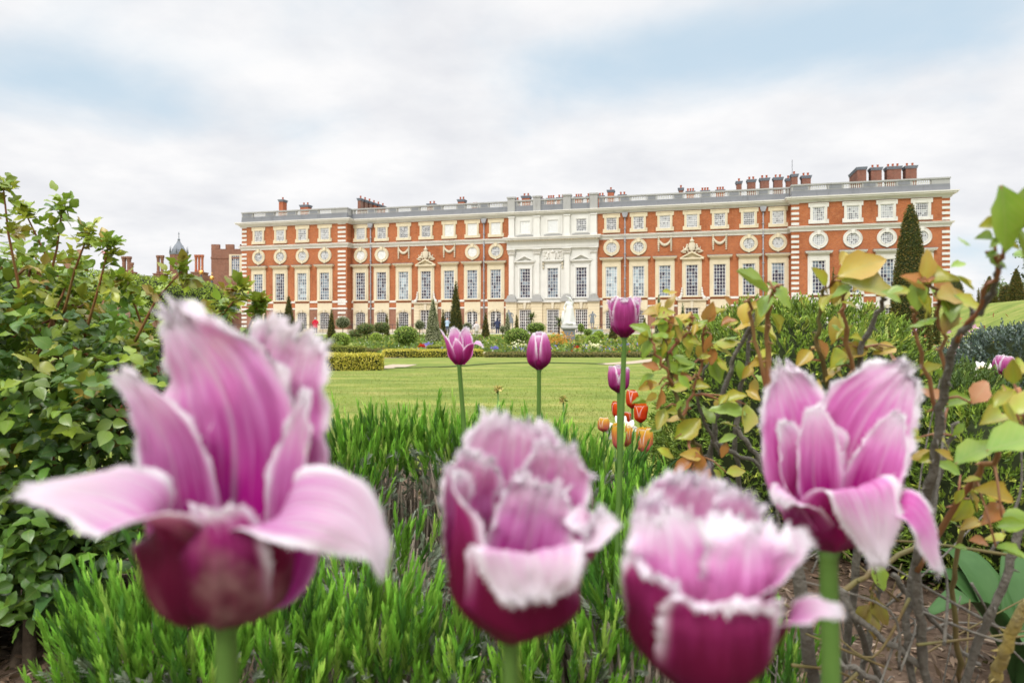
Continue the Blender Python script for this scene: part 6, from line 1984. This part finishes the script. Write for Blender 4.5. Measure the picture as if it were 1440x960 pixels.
WB = at(60, 900, 1.45); WB = Vector((WB.x, 1.45, g1(WB.x, 1.45)))
wb = empty('rose_bush', WB); tag(wb, 'big leafy rose bush filling the west side, dark green below with reddish tips', 'rose bush')
inv = np.array(WB)
ELL = [(-10, 495, 1.5, .32, .3, .21, .3), (105, 525, 1.45, .24, .26, .13, .25), (205, 545, 1.45, .15, .2, .08, .3), (40, 640, 1.45, .32, .28, .22, .0), (135, 660, 1.42, .15, .2, .16, .0), (-80, 415, 1.5, .24, .25, .13, .4), (20, 405, 1.5, .11, .14, .06, .55), (88, 448, 1.5, .09, .12, .045, .6), (250, 520, 1.45, .08, .12, .045, .5), (55, 770, 1.35, .17, .16, .09, .0), (-10, 830, 1.3, .16, .16, .08, .0), (110, 770, 1.32, .09, .1, .07, .0), (-40, 720, 1.4, .2, .2, .2, .0)]
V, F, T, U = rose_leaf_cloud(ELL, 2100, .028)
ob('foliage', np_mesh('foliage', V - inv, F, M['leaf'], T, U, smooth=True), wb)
m_ = MB(); sp_ = []
TIPS = [((30, 420), (12, 330), (4, 258), 1.35), ((60, 430), (80, 350), (88, 288), 1.4), ((90, 440), (105, 380), (124, 330), 1.35), ((120, 470), (140, 400), (153, 346), 1.35), ((130, 480), (60, 350), (36, 300), 1.5), ((190, 480), (220, 420), (255, 382), 1.3), ((210, 490), (190, 430), (172, 392), 1.45), ((290, 480), (315, 440), (338, 412), 1.3), ((240, 500), (290, 450), (318, 432), 1.4), ((-20, 400), (-10, 330), (-25, 290), 1.4), ((250, 520), (270, 470), (284, 440), 1.45), ((330, 500), (350, 460), (362, 432), 1.35)]
tp, td, ty = [], [], []
for a, b, c, Y in TIPS:
    pts = [at(*a, Y + .05), at(*b, Y), at(*c, Y - .03)]
    fine = [pts[0].lerp(pts[1], k / 6) for k in range(6)] + [pts[1].lerp(pts[2], k / 6) for k in range(7)]
    m_.tube([p - WB for p in fine], list(np.linspace(.003, .0014, len(fine))), 6)
    for k, p in enumerate(fine):
        if k < 5 or (k % 2 and k < 11): continue
        for q in range(2 if k < 11 else 4):
            tp.append(p); td.append(nrm(np.array(fine[min(k + 1, 12)] - fine[max(k - 1, 0)])) * .6 + rng.normal(size=3) * .75 + [0, 0, .1]); ty.append(.95)
tp, td = np.array(tp), np.array(td)
V, F, T, U = compound(tp, td, nrm(rng.normal(size=tp.shape) * .3 + [0, -.3, 1]), rng.uniform(.016, .03, len(tp)), .021, np.array(ty))
ob('young_leaves', np_mesh('young_leaves', V - inv, F, M['leaf'], T, U, smooth=True), wb)
m_.build('young_shoots', RS_RED, wb)
m_ = MB()
for k in range(30):
    e = ELL[(3, 4, 9, 10, 11)[k % 5]]; c = at(e[0] + rng.normal() * 60, e[1] + rng.normal() * 40, e[2] + .08 + abs(rng.normal()) * .1)
    b = Vector((WB.x + rng.normal() * .12, 1.4 + rng.normal() * .1, WB.z - .02)); mid = b.lerp(c, .45) + Vector((rng.normal() * .05, rng.normal() * .05, .05))
    m_.tube([b - WB, mid - WB, c - WB], [.014 if k % 3 else .024, .010, .004], 6)
m_.build('old_stems', DARKSTEM, wb)
for k in range(45):
    m_ = MB()
    e = ELL[rng.integers(8)]; c = at(e[0], e[1], e[2]) + Vector(np.clip(rng.normal(size=3), -1.2, 1.2) * [e[3] * .6, e[4] * .6, e[5] * .55]); d = Vector(rng.normal(size=3)) * .025 + Vector((0, 0, .035))
    m_.tube([c - d - WB, c - WB, c + d - WB], [.004, .0035, .002], 5)
    m_.build('twig', RS_RED, wb)

# yellow flowers glimpsed through the bush
yf = at(75, 660, 1.95); zb = g1(yf.x, yf.y)
o = empty('yellow_flower_plant', (yf.x, yf.y, zb)); tag(o, 'plant with tiny yellow-green flowers glimpsed through gaps of the rose bush', 'flowers')
n = 420; p = np.stack([rng.normal(size=n) * .2, rng.normal(size=n) * .08, rng.uniform(.0, .42, n)], 1); l_ = rng.uniform(.012, .022, n)
V, F, T, U = leaves(p, rdirs(n), rdirs(n), l_, l_ * .9, pick([(3, (.55, .55, .06)), (2, (.3, .4, .06))], n), 'diamond'); ob('small_flowers', np_mesh('small_flowers', V, F, M['flower'], T, U), o)
n = 260; p = np.stack([rng.normal(size=n) * .2, rng.normal(size=n) * .08, np.zeros(n)], 1); l_ = rng.uniform(.2, .42, n)
V, F, T, U = leaves(p, nrm(rdirs(n) * .3 + [0, 0, 1]), rdirs(n), l_, l_ * .03, pick([(1, (.12, .2, .04))], n), 'blade'); ob('stems', np_mesh('stems', V, F, M['fol'], T, U), o)

# ------------------------------------------------------------------ clipped evergreen shrubs to the east
def evergreen(px, Y, rx, ry, ztop, label, palette, n, leaf, name='clipped_shrub', asp=.28, zc=None, kind='blade', mat_='needle', spread=.6):
    x = wx(px, Y); zb = g1(x, Y); H = ztop - zb
    o = empty(name, (x, Y, zb)); tag(o, label, 'shrub')
    prof = [(.6, 0), (.92, .12), (1, .4), (.96, .65), (.8, .85), (.5, .96), (.05, 1)]
    k_ = .86
    m_ = MB(); m_.lathe([(r * k_, z * H * .95) for r, z in prof], 20, 0, (0, 0, 0), True, None, rx, ry); m_.build('dense_core', M['core'], o)
    pr = np.array(prof); seg = np.hypot(*np.diff(pr * [1, H / rx], axis=0).T) * (pr[:-1, 0] + pr[1:, 0]); i = rng.choice(len(seg), n, p=seg / seg.sum()); f = rng.random(n)
    r = pr[i, 0] * (1 - f) + pr[i + 1, 0] * f; z = (pr[i, 1] * (1 - f) + pr[i + 1, 1] * f) * H
    a = rng.random(n) * 2 * PI
    P = np.stack([r * rx * np.cos(a), r * ry * np.sin(a), z], 1)
    dr = pr[i + 1] - pr[i]; N = nrm(np.stack([dr[:, 1] * H * np.cos(a), dr[:, 1] * H * np.sin(a), -dr[:, 0] * rx], 1))
    b = np.array([mnoise.noise((p[0] * 5, p[1] * 5, p[2] * 6 + x)) for p in P]); b2 = np.array([mnoise.noise((p[0] * 14, p[1] * 14, p[2] * 14)) for p in P])
    P = P + N * (b * .05 * rx / .4 + b2 * .02 + (rng.random(n) - .75) * .05)[:, None]
    V, F, T, U = shoots(P, nrm(N * .7 + rng.normal(size=(n, 3)) * .45 + [0, 0, .45]), rng.uniform(1.2, 2.4, n) * leaf, 7, leaf, palette, spread, asp, kind)
    ob('clipped_foliage', np_mesh('clipped_foliage', V, F, M[mat_], T, U), o)
    return o


YG = [(4, (.14, .22, .03)), (3, (.20, .29, .04)), (2, (.07, .12, .02)), (1.5, (.32, .36, .06))]
DG = [(4, (.07, .12, .025)), (3, (.10, .16, .035)), (2, (.035, .065, .02)), (1, (.17, .21, .05))]
evergreen(1110, 2.15, .40, .42, 1.225, 'rounded dark green clipped shrub behind the rose stems, before the end wing', YG, 7500, .016)
evergreen(1270, 2.0, .34, .36, 1.06, 'lower evergreen shrub behind the blown open tulip', DG, 6000, .016)
evergreen(1375, 1.75, .30, .30, .97, 'dark bushy evergreen at the corner behind the large rose leaves', YG, 5000, .016)
evergreen(1030, 2.35, .14, .2, .95, 'pale yellow-green young shrub peeping between rose stems', [(3, (.26, .36, .05)), (2, (.18, .27, .04))], 900, .03, asp=.55, kind='diamond')
evergreen(1462, 5.6, .78, .7, 1.16, 'blue-grey clipped hedge bush beside the grass bank', [(3, (.07, .10, .09)), (2, (.11, .15, .13)), (2, (.04, .06, .055)), (1, (.2, .24, .22))], 5500, .035, name='clipped_hedge_bush', asp=.5, kind='diamond')
# pink flowered roses before the bank
x = wx(1372, 7.5); zb = g1(x, 7.5)
o = empty('pink_rose_bush', (x, 7.5, zb)); tag(o, 'sparse rose bush with pale pink flowers in front of the grass bank', 'rose bush')
n = 900; p = np.stack([rng.normal(size=n) * .35, rng.normal(size=n) * .25, np.abs(rng.normal(size=n)) * .25 + .55], 1); l_ = rng.uniform(.04, .07, n)
V, F, T, U = leaves(p, rdirs(n), rdirs(n), l_, l_ * .6, pick([(3, (.18, .24, .05)), (2, (.3, .2, .06)), (1, (.36, .12, .06))], n), 'diamond'); ob('foliage', np_mesh('foliage', V, F, M['fol'], T, U), o)
n = 40; p = np.stack([rng.normal(size=n) * .3, rng.normal(size=n) * .2, np.abs(rng.normal(size=n)) * .25 + .75], 1)
V, F, T, U = cat_parts([leaves(p, rdirs(n), rdirs(n), np.full(n, .06), np.full(n, .055), pick([(1, (.75, .45, .6))], n), 'diamond') for _ in range(3)]); ob('blossom', np_mesh('blossom', V, F, M['flower'], T, U), o)
m_ = MB()
for k in range(24): m_.tube([(rng.normal() * .08, rng.normal() * .08, -.02), (rng.normal() * .2, rng.normal() * .15, .4), (rng.normal() * .35, rng.normal() * .25, .9)], [.01, .007, .003], 5)
m_.build('stems', RS_STEM, o)

# ------------------------------------------------------------------ the thorny roses to the east
LICH = plain('lichened_wood', (.10, .085, .07), .9, .1, noise=1, nscale=55, c2=(.24, .225, .19), bump=.7)
LICHY = plain('yellow_lichen_wood', (.45, .33, .05), .9, .1, noise=1, nscale=55, c2=(.28, .24, .16), bump=.7)
PAL = {'g': (.19, .34, .035), 'y': (.40, .47, .035), 'o': (.50, .38, .05), 'r': (.46, .17, .05), 'd': (.14, .27, .04), 'b': (.22, .15, .06), 'p': (.55, .22, .09), 'G': (.24, .38, .07)}


def curve(pts, n=7):
    out = []
    for i in range(len(pts) - 1):
        p0, p1, p2, p3 = pts[max(i - 1, 0)], pts[i], pts[i + 1], pts[min(i + 2, len(pts) - 1)]
        for k in range(n):
            t = k / n
            out.append(.5 * ((2 * p1) + (p2 - p0) * t + (2 * p0 - 5 * p1 + 4 * p2 - p3) * t * t + (3 * p1 - p0 - 3 * p2 + p3) * t ** 3))
    out.append(pts[-1])
    return out


def rose_shrub(name, label, base_px, baseY, stems, lfs, material=None):
    """stems: (pts [(px, py, Y)], r0, r1, kind); leaves: (px, py, size px, angle, colour, Y)."""
    bx = wx(base_px, baseY); B = Vector((bx, baseY, g1(bx, baseY)))
    o = empty(name, B); tag(o, label, 'rose bush', 'thorny rose bushes beside the tulips')
    samples = []
    for k, (pts, r0, r1, kind) in enumerate(stems):
        c = curve([at(*p) for p in pts])
        c = [p + Vector(rng.normal(size=3) * .0015) for p in c]
        m_ = MB(); rad = .68 * np.linspace(r0, r1, len(c)) * (1 + .08 * rng.normal(size=len(c)))
        m_.tube([p - B for p in c], list(rad), 8)
        for j in range(2, len(c) - 1, 2):                                # thorns
            if rng.random() < .6:
                q = Vector(rng.normal(size=3)).normalized(); q = (q - q.dot((c[j + 1] - c[j]).normalized()) * (c[j + 1] - c[j]).normalized()).normalized()
                m_.tube([c[j] - B + q * rad[j] * .7, c[j] - B + q * (rad[j] + .006) + Vector((0, 0, -.002))], [.0016, .0002], 5)
        m_.build('stem', {'l': LICH, 'y': LICHY, 'r': RS_RED, 's': RS_STEM}[kind], o)
        samples += c
    S_ = np.array([tuple(p) for p in samples])
    parts = []
    more = []
    for (px, py, size, ang, colr, Y) in lfs:
        if colr == 'b' or size > 62: continue
        for _ in range(int(rng.random() * 3.9)):
            a = rng.uniform(0, 6.28); r_ = size * rng.uniform(.45, 1.25)
            c2 = colr if rng.random() < .5 else 'yyyggGGgoy'[rng.integers(10)]
            if px + r_ * math.cos(a) < 896: continue
            more.append((px + r_ * math.cos(a), py + r_ * math.sin(a) * .9, size * rng.uniform(.48, .85), ang + rng.uniform(-75, 75), c2, Y + rng.uniform(-.03, .05)))
    for (px, py, size, ang, colr, Y) in list(lfs) + more:
        c = np.array(at(px, py, Y)); L = size / 960 * Y * (1.02 if size < 80 else 1)
        a = math.radians(ang)
        d = np.array([math.cos(a), rng.uniform(-.5, .3), math.sin(a)]); d = d / np.linalg.norm(d)
        st_ = c - d * L * .5
        up = np.array([rng.normal() * .35, -.75 + rng.normal() * .3, .75 + rng.normal() * .2])
        base = np.array(PAL[colr]) * (1 + .12 * rng.normal())
        V, F, T, U = leaves(st_[None], d[None], up[None], np.array([L]), np.array([L * rng.uniform(.48, .64)]), base[None], 'leaf%d' % (rng.integers(0, 5) if size < 70 else 0))
        # red or yellow edge on young leaves
        edge = np.abs(U[:, 0] - .5)[:, None] * 2
        tintc = np.array(PAL['r'] if colr in 'oryp' else PAL['y'])
        T = T * (1 - edge ** 2 * .4) + tintc * edge ** 2 * .4
        tip = U[:, 1:2] ** 2 * (.25 if colr in 'gdG' else .4)
        T = T * (1 - tip) + np.array(PAL['y' if colr in 'gdG' else 'r']) * tip
        parts.append((V - np.array(B), F, T, U))
        j = np.argmin(np.linalg.norm(S_ - st_, axis=1)); s_ = Vector(S_[j]); e_ = Vector(st_)
        if (e_ - s_).length < .16 and len(parts) <= len(lfs):
            pet = MB(); pet.tube([s_ - B, s_.lerp(e_, .5) + Vector((0, 0, .004)) - B, e_ - B], [.0014, .0011, .0009], 5); pet.build('leaf_stalk', RS_RED, o)
    V, F, T, U = cat_parts(parts)
    ob('foliage', np_mesh('foliage', V, F, M['leaf'], T, U, smooth=True), o)
    return o


# first bush: the bunch of young leaves in front of the lawn
rose_shrub('thorny_rose_bush', 'rose bush with bunches of yellow-green and red young leaves before the lawn', 1000, 1.15,
           [([(1005, 1000, 1.05), (1000, 760, .95), (990, 650, .88), (960, 590, .82), (940, 520, .8), (932, 455, .8)], .006, .0022, 's'),
            ([(1010, 980, 1.05), (1004, 720, .95), (1000, 620, .9), (1028, 520, .88), (1058, 450, .86), (1072, 425, .85)], .007, .003, 'l'),
            ([(1030, 980, 1.05), (1042, 740, .95), (1035, 600, .9), (1055, 480, .88), (1048, 430, .86)], .006, .003, 'l'),
            ([(960, 590, .82), (985, 520, .82), (992, 450, .81)], .003, .002, 'r'), ([(945, 540, .8), (925, 500, .78), (915, 470, .78)], .003, .0018, 'r'), ([(938, 500, .8), (965, 470, .8), (975, 445, .8)], .003, .0018, 'r'), ([(965, 610, .82), (975, 650, .8), (968, 668, .8)], .003, .002, 'r'), ([(1000, 620, .9), (1060, 650, .88), (1085, 690, .88)], .005, .003, 'l'), ([(1015, 640, .9), (980, 560, .86), (1005, 500, .85)], .004, .002, 'l'), ([(1035, 600, .9), (1075, 660, .9), (1100, 740, .9)], .005, .004, 'l')],
           [(900, 467, 36, 150, 'G', .78), (908, 490, 30, 250, 'g', .78), (933, 441, 36, 10, 'y', .8), (957, 447, 34, 200, 'o', .8), (941, 453, 26, 250, 'r', .8), (955, 457, 26, 300, 'g', .79), (974, 453, 34, -20, 'y', .8), (935, 476, 30, 240, 'o', .8), (950, 468, 28, 280, 'o', .8), (970, 478, 32, 290, 'y', .8), (947, 493, 32, 260, 'g', .8), (963, 503, 36, -10, 'g', .8), (927, 503, 32, 230, 'g', .8), (997, 437, 36, 80, 'p', .8), (1010, 441, 26, 30, 'y', .8), (988, 462, 32, 60, 'G', .8), (998, 484, 28, 260, 'r', .8), (1016, 493, 38, -15, 'y', .82), (1022, 479, 34, 20, 'y', .82), (1002, 500, 26, 270, 'r', .82), (1046, 440, 34, 250, 'o', .84), (1062, 443, 36, 275, 'y', .84), (1045, 455, 28, 200, 'o', .84), (1067, 515, 30, 190, 'o', .84), (1077, 470, 34, 330, 'y', .84), (1023, 578, 52, 170, 'G', .82), (1045, 590, 46, 250, 'y', .82), (1035, 560, 34, 20, 'y', .82), (966, 601, 46, 40, 'y', .82), (950, 585, 32, 190, 'o', .82), (961, 658, 36, 220, 'r', .8), (984, 655, 36, 280, 'r', .8), (972, 640, 34, 170, 'o', .8), (1036, 662, 28, 10, 'y', .85), (1008, 522, 36, 290, 'g', .84), (920, 480, 28, 200, 'y', .79), (912, 545, 30, 200, 'o', .8), (924, 560, 30, 250, 'r', .8), (955, 540, 32, 20, 'y', .8), (960, 530, 28, 170, 'p', .8), (985, 545, 28, 10, 'y', .82), (930, 590, 34, 250, 'y', .81), (1062, 545, 28, 260, 'o', .86), (942, 425, 24, 60, 'o', .8), (928, 458, 26, 200, 'y', .79), (965, 515, 30, 200, 'd', .8), (945, 520, 30, 330, 'g', .8), (915, 515, 26, 160, 'r', .79)])

# second bush: tall stems between the blown open tulip and the huge cone
rose_shrub('thorny_rose_bush', 'tall grey-stemmed rose bush whose big leaves overlap the end wing', 1150, 1.0,
           [([(1160, 1060, .95), (1128, 860, .8), (1112, 740, .78), (1098, 690, .76)], .012, .009, 'l'), ([(1112, 740, .78), (1085, 600, .72), (1080, 480, .7), (1085, 420, .68), (1095, 400, .68)], .006, .0022, 'r'),
            ([(1085, 600, .72), (1060, 460, .7), (1052, 415, .69)], .004, .002, 'r'), ([(1180, 980, .9), (1200, 820, .84), (1215, 640, .78), (1205, 520, .74), (1235, 440, .72), (1245, 410, .7)], .008, .0025, 'l'),
            ([(1215, 640, .78), (1160, 520, .74), (1150, 450, .72), (1165, 400, .7)], .005, .002, 's'), ([(1205, 540, .74), (1185, 440, .7), (1195, 395, .7), (1215, 380, .7)], .004, .0018, 'r'),
            ([(1182, 831, .8), (1215, 900, .84), (1245, 975, .9)], .006, .007, 'l'), ([(1150, 850, .8), (1215, 810, .82), (1290, 765, .86)], .006, .004, 's'), ([(1120, 800, .78), (1160, 720, .8), (1250, 620, .84), (1260, 520, .84)], .005, .003, 'l'), ([(1230, 800, .8), (1226, 830, .8), (1228, 850, .8)], .002, .002, 's')],
           [(1053, 402, 66, 165, 'G', .66), (1100, 412, 50, -40, 'G', .68), (1080, 432, 40, 250, 'g', .68), (1148, 392, 36, 140, 'y', .7), (1214, 374, 70, 22, 'o', .68), (1226, 404, 78, -15, 'y', .68), (1178, 408, 42, 255, 'o', .7), (1196, 392, 40, 200, 'y', .7), (1165, 425, 30, 60, 'y', .7), (1152, 492, 34, 130, 'p', .72), (1198, 500, 46, 200, 'o', .74), (1172, 505, 38, 250, 'y', .74), (1130, 505, 32, 230, 'o', .74), (1244, 492, 42, 190, 'o', .76), (1259, 506, 38, 300, 'r', .76), (1222, 486, 38, 160, 'y', .76), (1115, 530, 34, 240, 'o', .74), (1236, 811, 44, 295, 'G', .8), (1222, 850, 42, 262, 'b', .8), (1236, 862, 46, 280, 'b', .8), (1212, 866, 40, 250, 'b', .8), (1230, 880, 36, 275, 'b', .81), (1090, 455, 30, 300, 'y', .7), (1190, 470, 30, 30, 'y', .72), (1170, 520, 30, 200, 'o', .74)])

# third bush: nearest the corner
rose_shrub('thorny_rose_bush', 'leggy rose bush at the east corner with lichened stems and broad green leaves', 1330, .95,
           [([(1330, 1100, .9), (1300, 940, .8), (1290, 800, .74), (1310, 660, .66), (1325, 560, .62), (1345, 480, .58), (1385, 430, .54), (1408, 375, .5)], .009, .0025, 'l'), ([(1345, 480, .58), (1395, 400, .52), (1412, 345, .48)], .003, .0018, 'r'),
            ([(1300, 1020, .85), (1275, 900, .8), (1290, 780, .78), (1318, 680, .76), (1345, 590, .74)], .007, .003, 'l'), ([(1325, 1080, .85), (1365, 930, .8), (1400, 850, .76), (1430, 760, .74), (1470, 680, .72)], .008, .005, 'l'),
            ([(1255, 808, .82), (1310, 870, .84), (1375, 936, .86)], .005, .004, 'l'), ([(1325, 600, .64), (1290, 480, .62), (1285, 430, .6)], .003, .0018, 'r'), ([(1330, 570, .62), (1322, 440, .6), (1310, 400, .6)], .003, .0018, 'r'),
            ([(1290, 800, .74), (1350, 700, .66), (1400, 640, .6), (1445, 600, .55)], .005, .003, 'r'), ([(1400, 960, .7), (1418, 905, .66), (1460, 830, .62)], .008, .007, 'y'), ([(1210, 960, .9), (1240, 800, .86), (1275, 640, .8), (1262, 560, .78)], .006, .003, 'l'), ([(1350, 960, .86), (1340, 830, .82), (1360, 720, .78), (1380, 660, .76)], .005, .003, 's'),
            ([(1300, 940, .8), (1200, 860, .8), (1150, 780, .8)], .006, .004, 'l'), ([(1330, 1000, .8), (1240, 960, .76), (1180, 930, .74)], .006, .004, 'l')],
           [(1414, 310, 98, 283, 'g', .47), (1447, 285, 84, 70, 'd', .47), (1436, 345, 70, 300, 'g', .48), (1392, 318, 34, 200, 'y', .48), (1384, 337, 30, 180, 'd', .5), (1405, 363, 40, -25, 'd', .5), (1282, 400, 42, 150, 'p', .6), (1320, 397, 54, 10, 'y', .6), (1288, 416, 46, 265, 'G', .6), (1345, 412, 60, 12, 'o', .58), (1337, 432, 44, 260, 'd', .58), (1340, 450, 44, 250, 'b', .58), (1300, 425, 38, 300, 'y', .6), (1360, 425, 40, -20, 'y', .58), (1305, 385, 34, 40, 'r', .6), (1319, 554, 44, 140, 'p', .66), (1345, 565, 40, 20, 'g', .66), (1382, 548, 52, 45, 'p', .62), (1415, 570, 56, 280, 'y', .58), (1395, 590, 46, 200, 'y', .6), (1374, 634, 70, 30, 'g', .58), (1436, 618, 96, 20, 'g', .5), (1440, 560, 50, 60, 'y', .52), (1332, 657, 40, 150, 'g', .68), (1398, 696, 56, -15, 'o', .62), (1395, 722, 48, 210, 'r', .62), (1434, 724, 44, 10, 'g', .58), (1352, 718, 40, 240, 'y', .68), (1365, 740, 34, 200, 'o', .68), (1270, 545, 34, 200, 'o', .74), (1256, 570, 30, 250, 'r', .74), (1310, 520, 32, 30, 'y', .64), (1330, 620, 36, 330, 'y', .66), (1298, 640, 32, 200, 'o', .7), (1420, 780, 44, 330, 'g', .6), (1280, 600, 34, 120, 'y', .72), (1425, 520, 40, 100, 'y', .55)])

# thin tangled twigs low in the corner bushes
for o_, n_, (xa, xb), (Ya, Yb) in ((bpy.data.objects['thorny_rose_bush.001'], 26, (1110, 1290), (.8, .95)), (bpy.data.objects['thorny_rose_bush.002'], 30, (1250, 1440), (.72, .9))):
    B = o_.location
    for k in range(n_):
        Y = rng.uniform(Ya, Yb); p0 = at(rng.uniform(xa, xb), rng.uniform(760, 960), Y)
        if k % 2: p0.z = g1(p0.x, p0.y)
        d = Vector((rng.normal() * .5, rng.normal() * .2, 1.0 if k % 2 else rng.normal() * .6)).normalized(); L = rng.uniform(.12, .3)
        c = curve([p0, p0 + d * L * .5 + Vector(rng.normal(size=3)) * .02, p0 + d * L + Vector(rng.normal(size=3)) * .03], 5)
        m_ = MB(); m_.tube([p - B for p in c], list(np.linspace(rng.uniform(.0012, .0025), .0008, len(c))), 6); m_.build('twig', LICH if k % 3 else RS_STEM, o_)

# ------------------------------------------------------------------ broad-leaved plants at the edges
def strap_plant(px, py, Y, label, n, L, hw, name='strap_leaved_plant', seed=3):
    b = at(px, py, Y); zb = g1(b.x, b.y); o = empty(name, (b.x, b.y, zb)); tag(o, label, 'plant')
    rr = random.Random(seed)
    for k in range(n):
        a = 2 * PI * k / n + rr.uniform(-.3, .3); l_ = L * rr.uniform(.8, 1.15) * 1000; ca, sa = math.cos(a), math.sin(a)
        rows = [(0, 0, 0, hw * .4, 0, 0, 1), (.2 * l_ * ca, .2 * l_ * sa, .45 * l_, hw, -ca, -sa, .5), (.45 * l_ * ca, .45 * l_ * sa, .68 * l_, hw * .9, -ca * .6, -sa * .6, 1), (.75 * l_ * ca, .75 * l_ * sa, .62 * l_, hw * .2, ca * .3, sa * .3, 1)]
        ob('leaf', petal_mesh(rows, .3, (TLEAF, TLEAF), .001, seed * 9 + k, .03, 0, 14, 9), o)


strap_plant(1440, 870, 1.15, 'clump of broad smooth green leaves low at the east corner', 8, .26, 34, 'broad_leaved_plant', 5)
strap_plant(95, 960, 1.3, 'tulip leaves folding over among the dark rose stems', 4, .26, 17, seed=8)
for px, py, Y, lb, sd in ((700, 548, 1.9, 'faded yellow flower head on a stalk beside the egg-shaped tulip', 1), (792, 562, 1.9, 'small pale seed head standing above the lavender', 2)):
    b = at(px, py, Y); zb = g1(b.x, b.y); o = empty('seed_head', (b.x, b.y, zb)); tag(o, lb, 'flower')
    h = b.z - zb; m_ = MB(); m_.tube([(0, 0, -.02), (.01, 0, h * .5), (0, 0, h)], .0028, 6); m_.build('stem', STEM, o)
    n = 60; V, F, T, U = leaves(np.tile([0, 0, h], (n, 1)) + rdirs(n) * .004, nrm(rdirs(n) + [0, 0, .6]), rdirs(n), np.full(n, .014), np.full(n, .008), pick([(2, (.6, .5, .18)), (1, (.3, .36, .1))], n), 'diamond')
    ob('flower_head', np_mesh('flower_head', V, F, M['flower'], T, U), o)

# ------------------------------------------------------------------ bark mulch, fallen bits, lawn grass
n = 26000
X = rng.uniform(-1.6, 2.4, n); Y = rng.uniform(.5, 2.6, n)
P = np.stack([X, Y, gh(X, Y) + rng.uniform(.004, .022, n)], 1)
l_ = rng.uniform(.012, .04, n)
V, F, T, U = leaves(P, nrm(rng.normal(size=(n, 3)) * [1, 1, .22]), nrm(rng.normal(size=(n, 3)) * .35 + [0, 0, 1]), l_, l_ * rng.uniform(.15, .4, n), pick([(4, (.14, .09, .06)), (3, (.22, .15, .10)), (2, (.07, .045, .03)), (1, (.34, .26, .19))], n, .2), 'diamond')
tag(ob('bark_mulch', np_mesh('bark_mulch', V, F, M['needle'], T, U)), 'brown bark chippings covering the flower bed', 'mulch', None, 'stuff')
n = 120000
Y = 4.3 + 17 * rng.random(n) ** 1.6; X = (rng.random(n) * 1.3 - .62) * Y
P = np.stack([X, Y, gh(X, Y)], 1); l_ = rng.uniform(.02, .045, n)
q = np.array([mnoise.noise((a * .5, b * .9, 1)) for a, b in zip(X, Y)])
V, F, T, U = leaves(P, nrm(rng.normal(size=(n, 3)) * .45 + [0, 0, 1]), rdirs(n), l_, l_ * .16, pick([(4, (.18, .255, .036)), (3, (.25, .30, .05)), (2, (.34, .32, .09))], n, .15) * (1 + .3 * q + .12 * np.sign(np.sin(Y * 2.4 + .5 * X)))[:, None], 'diamond')
tag(ob('grass', np_mesh('grass', V, F, M['fol'], T, U)), 'short mown grass of the lawn behind the lavender', 'grass', None, 'stuff')
